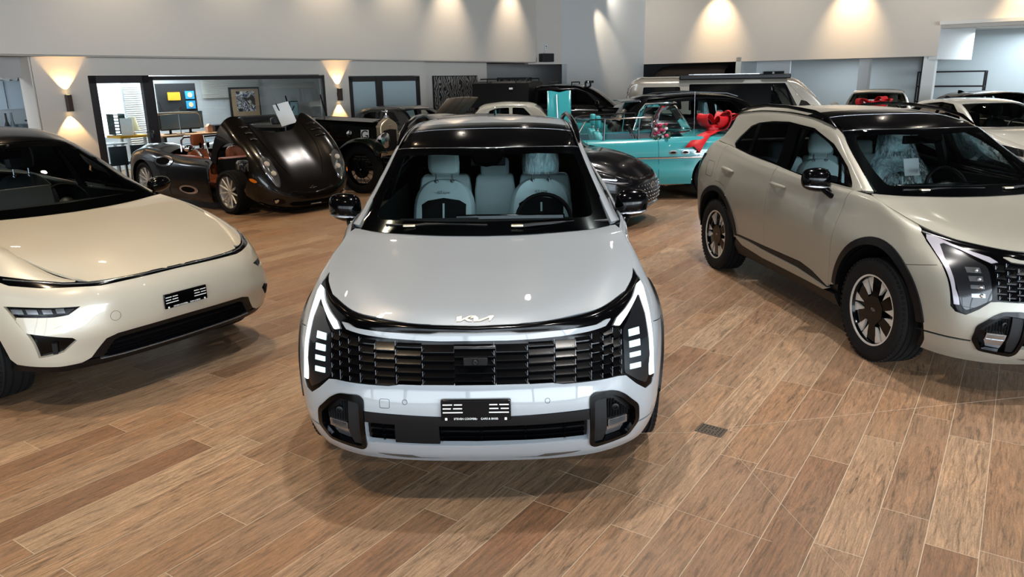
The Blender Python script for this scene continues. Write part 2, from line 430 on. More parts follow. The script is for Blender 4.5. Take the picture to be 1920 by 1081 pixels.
def film():
    m, nt, o = newmat('plastic_film')
    t = nt.nodes.new('ShaderNodeBsdfTransparent'); t.inputs[0].default_value = (.82, .93, .95, 1)
    g = nt.nodes.new('ShaderNodeBsdfPrincipled'); g.inputs['Base Color'].default_value = (.75, .9, .92, 1); g.inputs['Roughness'].default_value = .12
    n = nt.nodes.new('ShaderNodeTexNoise'); n.inputs['Scale'].default_value = 9; n.inputs['Detail'].default_value = 5; n.inputs['Distortion'].default_value = 1.5
    tc = nt.nodes.new('ShaderNodeTexCoord'); mp = nt.nodes.new('ShaderNodeMapping'); mp.inputs['Scale'].default_value = (3, 3, .6)
    b = nt.nodes.new('ShaderNodeBump'); b.inputs['Strength'].default_value = .8; b.inputs['Distance'].default_value = .03
    rp = nt.nodes.new('ShaderNodeMapRange'); rp.inputs[1].default_value = .42; rp.inputs[2].default_value = .66; rp.inputs[3].default_value = .12; rp.inputs[4].default_value = .7
    x = nt.nodes.new('ShaderNodeMixShader'); L = nt.links.new
    L(tc.outputs['Object'], mp.inputs[0]); L(mp.outputs[0], n.inputs['Vector']); L(n.outputs[0], b.inputs['Height']); L(b.outputs[0], g.inputs['Normal'])
    L(n.outputs[0], rp.inputs[0]); L(rp.outputs[0], x.inputs[0]); L(t.outputs[0], x.inputs[1]); L(g.outputs[0], x.inputs[2]); L(x.outputs[0], o.inputs[0])
film()

# ---------- wheels ----------
def tire_mesh(Ro, Ri, w, ridges=True):
    """tyre around the local x axis, outer face at +x"""
    a = w / 2; p = []
    gr = [-.62, -.25, .25, .62]
    p += [(Ri - .012, -a * .78), (Ri + .006, -a * .9), ((Ro + Ri) / 2, -a * 1.02), (Ro - .03, -a * .96), (Ro - .008, -a * .84)]
    xs = []
    for g in gr: xs += [(Ro, g * a - .007), (Ro - .009, g * a - .004), (Ro - .009, g * a + .004), (Ro, g * a + .007)]
    p += xs + [(Ro - .008, a * .84), (Ro - .03, a * .96), ((Ro + Ri) / 2, a * 1.02), (Ri + .006, a * .9), (Ri - .012, a * .78)]
    m = MB(); m.lathe(p, 72, 'x', cap=False)
    if ridges:      # shoulder blocks
        for k in range(60):
            t = 2 * PI * k / 60
            for s in (-1, 1):
                m.box((0, 0, 0), (.012, .022, .012), Matrix.Rotation(t, 4, 'X') @ Matrix.Translation((s * a * .86, 0, Ro - .009)))
    return m
def wheel(parent, pos, side, Ro=.365, Ri=.25, w=.235, style='blade', rz=0):
    """one wheel: rim mesh with tyre, disc and cap as its pieces; side=+1 faces +x"""
    rim = MB(); M1 = Matrix.Identity(4)
    a = w / 2
    rim.mi = 0
    rim.lathe([(Ri - .015, -a * .8), (Ri + .004, -a * .82), (Ri - .02, -a * .6), (Ri - .035, 0), (Ri - .02, a * .6), (Ri - .004, a * .84), (Ri + .006, a * .86), (Ri + .006, a * .80), (Ri - .006, a * .80)], 64, 'x', cap=False)
    mats = None
    if style == 'blade':
        mats = [M['black_gloss'], M['alu']]
        rim.prism([(.105 * math.cos(2*PI*k/8 + .39), .105 * math.sin(2*PI*k/8 + .39)) for k in range(8)], a * .40, a * .72, 'x')
        for k in range(6):
            T = Matrix.Rotation(2 * PI * k / 6, 4, 'X')
            rim.mi = 0
            rim.add([(a*.42, -.035, .08), (a*.42, .035, .08), (a*.30, .066, Ri-.01), (a*.30, -.066, Ri-.01), (a*.70, -.03, .08), (a*.70, .03, .08), (a*.62, .056, Ri-.012), (a*.62, -.056, Ri-.012)],
                    [(0, 1, 2, 3), (4, 7, 6, 5), (0, 4, 5, 1), (1, 5, 6, 2), (2, 6, 7, 3), (3, 7, 4, 0)], T)
            rim.mi = 1
            for s in (-1, 1):
                q = [(a*.64, s*.052, Ri-.012), (a*.62, s*.118, Ri-.036), (a*.66, s*.034, .11)]
                q2 = [(x - .02, y, z) for x, y, z in q]
                rim.add(q + q2, [(0, 1, 2), (5, 4, 3), (0, 3, 4, 1), (1, 4, 5, 2), (2, 5, 3, 0)], T)
            rim.mi = 0
            b = T @ Matrix.Rotation(PI / 6, 4, 'X')
            rim.box((0, 0, 0), (.02, .03, Ri - .1), b @ Matrix.Translation((a * .36, 0, (Ri + .09) / 2)))
        rim.mi = 1
        rim.lathe([(Ri - .010, a * .80), (Ri - .010, a * .86), (Ri + .002, a * .875), (Ri + .002, a * .80)], 64, 'x', cap=False)
    elif style == 'ten':
        mats = [M['alu'], M['black_satin']]
        rim.lathe([(.0, a*.55), (.05, a*.55), (.045, a*.68), (0, a*.7)], 24, 'x')
        for k in range(11):
            T = Matrix.Rotation(2 * PI * k / 11, 4, 'X')
            rim.loft([[(a*.50 + dx, dy*.010, .04), (a*.62 + dx, dy*.02, .13), (a*.74 + dx, dy*.006, Ri - .01)] for dx, dy in ((0, 1), (.016, .4), (.016, -.4), (0, -1), (-.014, 0))] , cap=False, closed=False, M=T)
            rim.loft([[(a*.50 + dx, dy*.010, .04), (a*.62 + dx, dy*.02, .13), (a*.74 + dx, dy*.006, Ri - .01)] for dx, dy in ((0, -1), (-.014, 0), (0, 1))] , cap=False, closed=False, M=T)
    elif style == 'wire':
        mats = [M['black_gloss'], M['black_satin']]
        rim.lathe([(.0, a*.4), (.055, a*.4), (.05, a*1.1), (.03, a*1.3), (0, a*1.3)], 20, 'x')
        for k in range(28):
            t = 2 * PI * k / 28; t2 = t + (.35 if k % 2 else -.35); x0 = a * (1.0 if k % 4 < 2 else .4)
            rim.tube([(x0, .05 * math.cos(t), .05 * math.sin(t)), (a * .1, (Ri - .02) * math.cos(t2), (Ri - .02) * math.sin(t2))], .004, 5)
    else:       # plain five spoke / hub cap
        mats = [M['silver_trim'] if style == 'five' else M['chrome'] if style == 'cap' else M['black_satin'], M['black_satin']]
        if style == 'cap':
            rim.lathe([(0, a*.95), (.06, a*.93), (.10, a*.80), (Ri*.72, a*.74), (Ri - .02, a*.80), (Ri - .02, a*.5)], 40, 'x')
        else:
            rim.lathe([(.0, a*.4), (.07, a*.4), (.06, a*.68), (0, a*.7)], 24, 'x')
            for k in range(5):
                for s in (-1, 1):
                    T = Matrix.Rotation(2 * PI * k / 5 + s * .16, 4, 'X')
                    rim.box((0, 0, 0), (.03, .034, Ri - .05), T @ Matrix.Translation((a * .62, 0, (Ri + .04) / 2)))
    o = rim.build('wheel', mats, parent, smooth=30)
    o.location = pos; o.rotation_euler = (0, 0, rz + (0 if side > 0 else PI))
    t = tire_mesh(Ro, Ri, w, style not in ('wire',)).build('tire', M['rubber'], o, smooth=50)
    d = MB(); d.lathe([(.0, 0), (.16, 0), (.16, .02), (0, .02)], 32, 'x'); d.lathe([(.1, -.08), (.1, .0)], 20, 'x', cap=False)
    d.build('brake_disc', M['dark_chrome'] if style != 'wire' else M['black_matt'], o)
    if style == 'blade':
        c = MB(); c.box((0, .13, 0), (.07, .05, .13)); cc = c.build('brake_caliper', M['alu'], o, bevel=.01)
        text('wheel_logo', 'KIA', .03, M['silver_trim'], o, Matrix.Translation((a * .725, 0, 0)) @ Matrix.Rotation(PI/2, 4, 'Z') @ Matrix.Rotation(PI/2, 4, 'X'))
    return o
def arc_pts(c, r, a0, a1, n=24):
    return [(c[0] + r * math.cos(R(a0 + (a1 - a0) * i / n)), c[1] + r * math.sin(R(a0 + (a1 - a0) * i / n))) for i in range(n + 1)]
def wheel_well(parent, c, r, x0, x1, name='wheel_liner'):
    for sx in (-1, 1):
        m = MB(); A = arc_pts(c, r, 2, 178, 28)
        m.loft([[(sx * x, a, b) for a, b in A] for x in (x0, (x0 + x1) / 2, x1)], closed=False, cap=False)
        m.add([(sx * x0, a, b) for a, b in A] , [tuple(range(len(A)))])
        m.build(name, M['dark_void'], parent)
def plate_holder(parent, M4, w=.31, h=.096):
    """black number plate carrier with slots; local x right, y out, z up"""
    b = MB(); b.box((0, 0, 0), (w, .012, h), M4)
    o = b.build('license_plate_holder', M['black_gloss'], parent, bevel=.004)
    s = MB()
    for sx in (-1, 1):
        for j, z in enumerate((.026, .008, -.010)):
            if j == 0:
                s.box((sx * .125, -.0065, z), (.042, .003, .005), M4); s.box((sx * .078, -.0065, z), (.036, .003, .005), M4)
            elif j == 1:
                s.box((sx * .128, -.0065, z), (.036, .003, .005), M4); s.box((sx * .080, -.0065, z), (.040, .003, .005), M4)
            else: s.box((sx * .102, -.0065, z), (.088, .003, .005), M4)
        s.box((sx * .132, -.0075, -.040), (.010, .003, .011), M4)
    s.build('plate_slots', M['white_plastic'], o)
    s2 = MB(); s2.tube([(-.006, -.0075, -.044), (.0, -.0075, -.037), (.006, -.0075, -.040), (0, -.0075, -.045)], .001, 4, M=M4)
    s2.build('dealer_mark', M['white_plastic'], o)
    text('dealer_lettering', 'STEVEN COOPER      CARS & BIKES', .0125, M['white_plastic'], o, M4 @ Matrix.Translation((0, -.0075, -.040)) @ Matrix.Rotation(PI/2, 4, 'X'), font_w=1.02)
    return o
def kia_logo(name, w, h, mat, parent, M4, t=.004):
    """stylised joined letters; drawn in x (right), z (up), raised towards -y"""
    polys = [[(0, 0), (0, .78), (.13, 1), (.13, .34), (.335, 1), (.44, 1), (.20, .30), (.13, .05), (.07, 0)],
             [(.20, .42), (.27, .62), (.42, 0), (.30, 0)],
             [(.36, .55), (.44, 1), (.50, 1), (.58, .62), (.58, .20), (.52, 0), (.46, 0), (.46, .62)],
             [(.52, 0), (.80, .66), (.90, 1), (1.0, 1), (1.0, .82), (.93, .20), (.88, 0), (.88, .62), (.64, 0)]]
    m = MB()
    for p in polys: m.prism([((x - .5) * w, (z - .5) * h) for x, z in p], -t, 0, 'y', M4)
    return m.build(name, mat, parent, smooth=0)
def seat(parent, x, s, mat, z=.0, rails=True, wrapped=None, back_mat=None, name='front_seat'):
    """car seat facing -y; cushion mesh with backrest and head restraint as its pieces"""
    m = MB()
    m.loft([[(x + dx * .26 * k, s + dy, .62 + z + dz) for dx, dz in ((-1, -.05), (-1, .06), (-.75, .09), (-.5, .05), (.5, .05), (.75, .09), (1, .06), (1, -.05))] for dy, k in ((-.30, .92), (-.25, 1), (.12, 1), (.2, .9))])
    o = m.build(name, mat, parent, subd=1)
    b = MB(); rings = []
    for h, w, d0, d1 in ((.62, .20, .0, .14), (.72, .235, -.02, .14), (.85, .25, -.03, .13), (.97, .255, -.035, .12), (1.08, .245, -.03, .11), (1.16, .20, -.02, .10), (1.205, .13, -.0, .085), (1.215, .06, .01, .07)):
        y = s + .12 + (h - .62) * .36
        rings.append([(x - w, y + .04 + d0*.2, h + z), (x - w * .86, y + d0 - .02, h + z), (x - w * .55, y + d0 + .012, h + z), (x, y + d0 + .015, h + z), (x + w * .55, y + d0 + .012, h + z), (x + w * .86, y + d0 - .02, h + z), (x + w, y + .04 + d0*.2, h + z), (x + w * .8, y + d1, h + z), (x, y + d1 + .02, h + z), (x - w * .8, y + d1, h + z)])
    b.loft(rings); b.build('seat_back', mat, o, subd=1)
    hy = s + .335
    hr = MB(); rings = []
    for h, w, d in ((1.262, .098, .032), (1.275, .122, .045), (1.33, .130, .050), (1.40, .127, .050), (1.445, .115, .044), (1.46, .095, .03)):
        rings.append([(x - w, hy, h + z), (x - w * .8, hy - d * .8, h + z), (x, hy - d, h + z), (x + w * .8, hy - d * .8, h + z), (x + w, hy, h + z), (x + w * .8, hy + d, h + z), (x, hy + d * 1.1, h + z), (x - w * .8, hy + d, h + z)])
    hr.loft(rings); h_ = hr.build('headrest', mat, o, subd=1)
    p = MB()
    for sx in (-1, 1):
        p.tube([(x + sx * .062, hy, 1.19 + z), (x + sx * .062, hy, 1.27 + z)], .007, 8)
        p.lathe([(.018, 0), (.018, .012), (.011, .018)], 12, 'z', Matrix.Translation((x + sx * .062, hy, 1.198 + z)))
    p.build('headrest_posts', M['silver_trim'], o)
    return o
def steering(parent, x, s, z, r=.185, tilt=25, mat='black_satin'):
    T = Matrix.Translation((x, s, z)) @ Matrix.Rotation(R(90 - tilt), 4, 'X')
    m = MB(); m.tube([(r * math.cos(t * PI / 16), r * math.sin(t * PI / 16), 0) for t in range(32)], .015, 8, closed=True, M=T)
    m.box((0, 0, -.01), (2 * r - .02, .05, .02), T); m.box((0, -r / 2, -.01), (.05, r, .02), T); m.lathe([(.07, -.03), (.07, .0), (.05, .015), (0, .018)], 20, 'z', T)
    return m.build('steering_wheel', M[mat], parent)

# ---------- compact SUV builder ----------
def seg(S, pts, view, h=.03): return S.inv(dens(pts, h, False), view)
def uvP(S, uv): return S.ev([uv])[0][0]
def sport(root, pm, lit=True, wrap_driver='head'):
    SK, HD, GH = SPS
    P = lambda n: M[n]
    FC, RC_, AR = (.925, .365), (3.63, .365), .455
    V7 = SK.V[7 * 6]; VT = SK.V[-1]
    def top(s0, s1, n=14):      # along the upper edge between two distances from the nose
        js = np.linspace(s0, s1, n); col = SK.A[:, 42, 1]
        i0 = np.argmax(SK.A[:, 42, 0] > .74)
        i1 = len(col) - np.argmax(SK.A[::-1, 42, 0] > .74)
        return [(float(np.interp(s, col[i0:i1], SK.U[i0:i1])), V7) for s in js]
    def us(s, z): return SK.inv([(s, z)], 's')[0]
    # -- backing shell so that gaps read dark
    def bottom(V0, arches, u1):
        out = [(0, V0)]
        for c in arches:
            A = arc_pts(c, AR, 190, -10, 30); A = [p for p in A if p[1] > .30]
            q = SK.inv(A, 's'); q = q[::-1] if q[0][0] > q[-1][0] else q
            out += [(q[0][0], V0)] + q + [(q[-1][0], V0)]
        return out + [(u1, V0)]
    half = bottom(0, (FC, RC_), SK.U[-1]) + [(SK.U[-1], VT), (0, VT)]
    for sg in (1, -1):
        patch('inner_shell', SK, [(sg * a, b) for a, b in half], P('black_satin'), root, h=.08, off=-.028, rim=0)
    wheel_well(root, FC, AR - .01, .62, .90); wheel_well(root, RC_, AR - .01, .62, .90)
    ub = MB(); ub.prism([(-.5, .35), (.5, .35), (.55, .6), (.55, 1.4), (.76, 1.5), (.76, 3.1), (.55, 3.2), (.55, 4.2), (-.55, 4.2), (-.55, 3.2), (-.76, 3.1), (-.76, 1.5), (-.55, 1.4), (-.55, .6)], .24, .30); ub.box((0, 1.0, .5), (1.1, 1.0, .5)); ub.build('underbody', P('dark_void'), root)
    # -- outlines on the nose (half, x z)
    lampo = [(.785, 1.0), (.815, .965), (.826, .92), (.831, .86), (.836, .77), (.836, .66), (.838, .585), (.822, .556), (.785, .546), (.735, .585), (.682, .636)]
    LO = seg(SK, lampo, 'f')
    gb = seg(SK, [(.682, .636), (.645, .642), (.39, .640), (.35, .646), (.312, .659), (0, .656)], 'f')
    mask_half = LO + gb[1:]
    # bumper, one painted piece with openings
    seam = seg(SK, [(.40, .808), (.61, .765), (.70, .762)], 's')
    k = min(range(len(LO)), key=lambda i: math.hypot(LO[i][0] - seam[0][0], LO[i][1] - seam[0][1]))
    lower = [p for p in bottom(0, (FC,), 2)[:-1]]
    arcF = SK.inv([p for p in arc_pts(FC, AR + .045, 118, 190, 14) if p[1] > .30], 's')
    half = [(0, gb[-1][1])] + gb[::-1][1:] + LO[k:][::-1] + seam[1:] + arcF + [(arcF[-1][0], .02), (0, .0)]
    fog = on(SK, [(.506, .572), (.53, .592), (.626, .587), (.672, .560), (.742, .490), (.748, .402), (.70, .332), (.535, .303), (.512, .325)], 'f', r=.02)
    low = seg(SK, [(0, .508), (.14, .508), (.30, .513), (.508, .52)], 'f') + seg(SK, [(.508, .352), (.30, .349), (0, .345)], 'f')
    lowfull = low + mir(low)[::-1]
    slot = on(SK, [(.745, .392), (.80, .393), (.84, .391), (.872, .388), (.884, .384), (.893, .381), (.893, .370), (.872, .374), (.84, .377), (.80, .379), (.745, .38)], 'f')
    bfull = half + mir(half)[::-1]
    patch('bumper', SK, bfull, pm, root, holes=[fog, mir(fog), lowfull, slot, mir(slot)], h=.035, rim=.03)
    # gloss black mask behind lamps and grille
    tipu = LO[0][0]
    mh = [(0, VT - .01), (tipu * .5, VT - .01), (tipu, V7)] + mask_half[1:]
    patch('front_mask', SK, mh + mir(mh)[::-1], P('black_gloss'), root, h=.04, off=-.004, rim=.03)
    # body-colour brow over the grille
    b1 = seg(SK, [(0, .882), (.157, .884), (.196, .878), (.40, .879), (.541, .883), (.582, .894), (.603, .892)], 'f')
    b2 = seg(SK, [(.604, .888), (.580, .868), (.503, .861), (.376, .853), (.146, .846), (0, .846)], 'f')
    bh = b1 + b2
    patch('grille_brow', SK, bh + mir(bh)[::-1], pm, root, h=.03, off=.012, rim=.02)
    # grille blocks
    zt = lambda x: .838 + .006 * (x / .35) ** 2 - .004
    g = MB(); cols = [0, .091, .235, .352, .445, .515, .565, .61, .652]; cells = []
    xs = [-c for c in cols[:0:-1]] + cols[1:]
    rows = 5
    for ci in range(len(xs) - 1):
        x0, x1 = xs[ci], xs[ci + 1]; xm = (x0 + x1) / 2; odd = ci % 2
        z0 = .652 if abs(xm) < .33 else .648; z1 = zt(xm); hh = (z1 - z0) / rows
        for r_ in range(-1, rows):
            a = z0 + hh * (r_ + .5 * odd) + .003; b = a + hh - .008
            a = max(a, z0 + .002); b = min(b, z1 - .002)
            if b - a < .008: continue
            c4 = SK.inv([(abs(x0) + (.002 if x0 > 0 else -.002), a), (abs(x1) - (.002 if x1 > 0 else -.002), a), (abs(x1), b), (abs(x0), b)], 'f')
            Pp, Nn = SK.ev(c4)
            for i, xx in enumerate((x0, x1, x1, x0)):
                Pp[i, 0] = math.copysign(Pp[i, 0], xx); Nn[i, 0] = math.copysign(abs(Nn[i, 0]), xx)
            q = [Pp[0] + Nn[0] * .020, Pp[1] + Nn[1] * .020, Pp[2] + Nn[2] * .003, Pp[3] + Nn[3] * .003]
            mid = [q[0] * .72 + q[3] * .28 - Nn[0] * .001, q[1] * .72 + q[2] * .28 - Nn[1] * .001]
            bk = [Pp[i] - Nn[i] * .012 for i in range(4)]
            g.add([tuple(v) for v in q + mid + bk], [(0, 1, 5, 4), (4, 5, 2, 3), (0, 6, 7, 1), (1, 7, 8, 2, 5), (2, 8, 9, 3), (3, 9, 6, 0, 4)])
            # bright wedge tip at the outer end of each block
            e = Pp[1] if xm >= 0 else Pp[0]; sx = 1 if xm >= 0 else -1
            cells.append((e, Nn[1] if xm >= 0 else Nn[0], sx))
    gr = g.build('grille', P('grille_black'), root, smooth=25)
    w = MB()
    for e, n, sx in cells:
        for d in (0,):
            p0 = e + n * .0215 + np.array([-sx * .004, 0, .003])
            w.tube([tuple(p0), tuple(p0 + np.array([-sx * .010, 0, .018]))], .0008, 4); w.tube([tuple(p0 + np.array([0, 0, .0])), tuple(p0 + np.array([0, .004, .022]))], .0008, 4)
    w.build('grille_trim', P('dark_chrome'), gr)
    cm = MB(); cm.box((.005, -.004, .775), (.105, .03, .036)); cm.lathe([(.014, 0), (.014, .012), (.009, .014), (0, .012)], 16, 'z', Matrix.Translation((.005, -.019, .775)) @ Matrix.Rotation(PI / 2, 4, 'X'))
    cm.build('front_camera', P('black_satin'), gr, bevel=.003)
    # lamps
    for sg in (1, -1):
        f = (lambda l: l) if sg > 0 else mir
        lens = on(SK, [(.776, .94), (.80, .93), (.812, .86), (.814, .76), (.80, .60), (.785, .574), (.742, .600), (.676, .650), (.672, .80), (.676, .835), (.72, .87)], 'f', r=.01)
        hl = patch('headlamp', SK, f(lens), P('lamp_dark'), root, h=.03, off=.001, rim=.02)
        drl = on(SK, [(.629, .862), (.650, .884), (.70, .902), (.752, .928), (.786, .956), (.806, .957), (.818, .935), (.827, .86), (.828, .76), (.826, .60), (.806, .60), (.806, .64), (.814, .69), (.812, .77), (.808, .85), (.790, .918), (.775, .926), (.740, .905), (.70, .878), (.655, .852)], 'f', h=.012)
        patch('daytime_running_light', SK, f(drl), P('drl_light') if lit else P('drl_off'), hl, h=.014, off=.006, rim=.008)
        for j, (a, b) in enumerate(((.822, .795), (.776, .750), (.728, .708), (.680, .658))):
            q = on(SK, [(.703, a), (.757, a - .006), (.757, b - .006), (.703, b)], 'f', h=.012)
            patch('led_module', SK, f(q), P('led_light') if lit else P('lamp_reflector'), hl, h=.02, off=.005, rim=.006)
            if not lit:
                for i in range(1):
                    e = SK.inv([(.722, (a + b) / 2)], 'f'); pp = uvP(SK, f(e)[0]); m = MB(); m.ball((pp[0], pp[1] - .008, pp[2]), .012, 12); m.build('projector', P('chrome'), hl)
        # cladding, side glass etc. on this flank
        clad = SK.inv([p for p in arc_pts(FC, AR, 172, 8, 40)], 's'); outr = SK.inv([p for p in arc_pts(FC, AR + .052, 8, 172, 40)], 's')
        patch('arch_cladding', SK, f(clad + outr), P('black_satin'), root, h=.04, off=.012, rim=.05)
        clad = SK.inv([p for p in arc_pts(RC_, AR, 172, 8, 40)], 's'); outr = SK.inv([p for p in arc_pts(RC_, AR + .052, 8, 172, 40)], 's')
        patch('arch_cladding', SK, f(clad + outr), P('black_satin'), root, h=.04, off=.012, rim=.05)
        g_ = .004; ro = AR + .048
        # fender
        fe = LO[:k + 1] + [(a, b + g_) for a, b in seam] + SK.inv([p for p in arc_pts(FC, ro, 114, 0, 20) if p[0] < 1.50 and p[1] > .37], 's') + seg(SK, [(1.492, .40), (1.485, .60), (1.475, .80), (1.46, .95), (1.435, 1.12)], 's') + top(1.43, .76, 12)
        patch('fender', SK, f(fe), pm, root, h=.045, rim=.02)
        fd = seg(SK, [(1.435 + g_, 1.12), (1.46 + g_, .95), (1.475 + g_, .80), (1.485 + g_, .60), (1.498, .40), (1.515, .376), (1.75, .445), (1.94, .473), (2.58, .467), (2.585, .75), (2.575, .98), (2.555, 1.10), (2.53, 1.18)], 's') + top(2.53, 1.44, 14)
        d = patch('front_door', SK, f(fd), pm, root, h=.05, rim=.02)
        rd = seg(SK, [(2.53 + g_, 1.18), (2.555 + g_, 1.10), (2.575 + g_, .98), (2.585 + g_, .75), (2.58 + g_, .467), (3.10, .472)], 's') + SK.inv([p for p in arc_pts(RC_, AR + .10, 168, 85, 14)], 's') + seg(SK, [(3.73, 1.02), (3.70, 1.25)], 's') + top(3.70, 2.535, 14)
        d2 = patch('rear_door', SK, f(rd), pm, root, h=.05, rim=.02)
        ro2 = SK.inv([p for p in arc_pts(RC_, AR + .10 - .004, 85, 172, 16)], 's')
        rin = SK.inv([p for p in arc_pts(RC_, AR + .05, 172, -6, 30)], 's')
        eu = us(4.0, .3)[0] + .12
        q = [(SK.U[-1], V7), (SK.U[-1], .02), (rin[-1][0], .02)] + rin[::-1] + ro2[::-1] + seg(SK, [(3.73 + g_, 1.02), (3.70 + g_, 1.25)], 's') + top(3.705, 4.15, 8)
        patch('rear_quarter', SK, f(q), pm, root, h=.05, rim=.02)
        # sill: white strip + black wedge, black lower sill
        wd = on(SK, [(1.515, .372), (1.75, .441), (1.94, .469), (2.58, .464), (3.12, .468), (3.2, .455), (2.9, .452), (2.62, .432), (2.0, .418), (1.75, .395)], 's')
        patch('sill_insert', SK, f(wd), P('black_satin'), root, h=.04, off=.004, rim=.03)
        ws = on(SK, [(1.50, .366), (1.74, .390), (2.0, .414), (2.62, .428), (2.9, .448), (3.17, .452), (3.0, .385), (2.6, .352), (1.56, .345)], 's')
        patch('sill_strip', SK, f(ws), pm, root, h=.04, off=.014, rim=.04)
        sl = on(SK, [(1.40, .345), (1.56, .341), (2.6, .348), (3.0, .380), (3.14, .44), (3.18, .36), (3.16, .27), (1.37, .255)], 's')
        patch('sill_cladding', SK, f(sl), P('black_satin'), root, h=.06, off=.006, rim=.05)
        # front corner black line and lip
        patch('bumper_slot', SK, f(slot), P('black_matt'), root, h=.03, off=-.010, rim=0)
        tl = on(SK, [(4.14, 1.15), (4.30, 1.14), (4.345, 1.0), (4.25, .97), (4.20, 1.08)], 's', r=.01); patch('tail_lamp', SK, f(tl), P('black_gloss'), root, h=.04, off=.008, rim=.01)
        fu = on(SK, rc([(3.80, 1.095), (3.985, 1.10), (3.955, .95), (3.785, .945)], .03), 's', h=.02); strip('fuel_flap', SK, f(fu), .003, P('dark_void'), root, off=.0008, th=0, closed=True)
        # handles
        for (s0, s1, z0, z1, dd) in ((2.29, 2.545, 1.030, 1.040, d), (3.30, 3.575, 1.048, 1.062, d2)):
            m = MB(); cu = []
            for t in range(9):
                a = t / 8; uv = us(s0 + (s1 - s0) * a, z0 + (z1 - z0) * a); pp, nn = SK.ev([uv]); bow = .006 + .026 * math.sin(PI * min(1, max(0, a)))
                cu.append(tuple((pp[0] + nn[0] * bow) * (sg, 1, 1)))
            m.tube(cu, [.008, .015, .019, .020, .020, .020, .019, .016, .009], 10, flat=1.0)
            m.build('door_handle', pm, dd)
            hb = on(SK, [(s0 + .03, z0 + .02), (s1 - .02, z1 + .02), (s1 - .03, z1 - .04), ((s0 + s1) / 2, z0 - .045), (s0 + .05, z0 - .03)], 's', r=.03, h=.015)
            patch('handle_recess', SK, f(hb), pm, dd, h=.02, off=.0012, rim=0, fn=lambda UV, P_: np.full(len(UV), .001))
        # mirror
        m = MB(); rings = []
        for t, w_, h_ in ((0, .02, .035), (.015, .06, .062), (.05, .085, .078), (.11, .095, .080), (.17, .090, .074), (.22, .07, .062), (.245, .03, .036)):
            xx = .82 + t * .88; yy = 1.755 + t * .12; rings.append([(sg * xx, yy - w_ * math.cos(a) * (1 if math.cos(a) > 0 else .55), 1.165 + h_ * 1.22 * math.sin(a) + (t - .1) * .06) for a in [2 * PI * i / 14 for i in range(14)]])
        m.loft(rings); mr = m.build('side_mirror', P('black_gloss'), root, subd=1)
        m = MB(); m.tube([(sg * .835, 1.60, 1.055), (sg * .862, 1.635, 1.06), (sg * .885, 1.70, 1.10), (sg * .90, 1.74, 1.14)], [.03, .027, .03, .04], 12); m.build('mirror_arm', P('black_gloss'), mr)
        m = MB(); m.tube([(sg * (.82 + t * .88), 1.755 + t * .12 - w_ * .93, 1.118 + (t - .1) * .05) for t, w_ in ((.03, .070), (.05, .083), (.11, .093), (.17, .088), (.21, .070), (.232, .045))], [.006, .012, .014, .014, .011, .006], 8, flat=.7); m.build('turn_signal', P('silver_trim'), mr)
        # rails
        m = MB(); m.tube([(sg * x, y, z) for x, y, z in ((.612, 2.08, 1.535), (.605, 2.22, 1.598), (.600, 2.45, 1.643), (.600, 2.9, 1.672), (.600, 3.3, 1.672), (.60, 3.6, 1.648), (.597, 3.85, 1.605), (.592, 3.97, 1.565))], [.008, .018, .020, .02, .02, .02, .018, .008], 8, flat=.8); m.build('roof_rail', P('black_gloss'), root)
    # fog pods
    for sg in (1, -1):
        f = (lambda l: l) if sg > 0 else mir
        pod = patch('fog_pod', SK, f(fog), P('black_gloss'), root, h=.03, off=-.03, rim=0)
        ring_i = on(SK, [(.528, .555), (.622, .566), (.66, .544), (.722, .478), (.727, .41), (.69, .348), (.545, .327), (.532, .34)], 'f', r=.012, h=.015)
        patch('fog_surround', SK, f(fog), P('black_gloss'), pod, holes=[f(ring_i)], h=.02, off=.010, rim=.045)
        q = on(SK, [(.53, .552), (.585, .557), (.592, .40), (.575, .335), (.535, .33)], 'f', h=.02)
        patch('fog_panel', SK, f(q), P('plastic'), pod, h=.03, off=.0, rim=.03)
        for i in range(8):
            x = .600 + i * .0135; zt_ = .545 - max(0, x - .625) * .95; st_ = SK.inv([(x, .452), (x, zt_)], 'f')
            if zt_ - .452 > .01: strip('fog_grille_rib', SK, f(st_), .005, P('plastic'), pod, off=-.010, th=.02)
        q = on(SK, [(.600, .445), (.692, .45), (.694, .408), (.602, .402)], 'f', h=.02)
        fl = patch('fog_lamp', SK, f(q), P('lamp_reflector'), pod, h=.02, off=-.006, rim=.02)
        q = on(SK, [(.606, .440), (.687, .444), (.688, .413), (.607, .408)], 'f', h=.02)
        patch('fog_bulb', SK, f(q), P('led_light') if False else P('clear_lens'), fl, h=.02, off=-.002, rim=.002)
        q = on(SK, [(.596, .392), (.694, .398), (.672, .350), (.60, .338)], 'f', h=.02)
        patch('fog_trim', SK, f(q), P('silver_trim'), pod, h=.03, off=-.022, rim=.0)
        pp = uvP(SK, f(SK.inv([(.628, .512)], 'f'))[0]); m = MB(); m.lathe([(.016, 0), (.016, .012), (.010, .014), (.009, .006), (0, .008)], 16, 'y', Matrix.Translation(pp) @ Matrix.Rotation(PI, 4, 'Z')); m.build('parking_sensor', P('black_satin'), pod)
    # lower intake
    li = patch('lower_intake', SK, [(a * 1.0, b) for a, b in lowfull], P('dark_void'), root, h=.05, off=-.05, rim=0)
    q = seg(SK, [(0, .506), (.30, .511), (.506, .518)], 'f') + seg(SK, [(.506, .47), (.30, .466), (0, .462)], 'f')
    patch('intake_visor', SK, q + mir(q)[::-1], P('black_satin'), li, h=.04, off=.006, rim=.03)
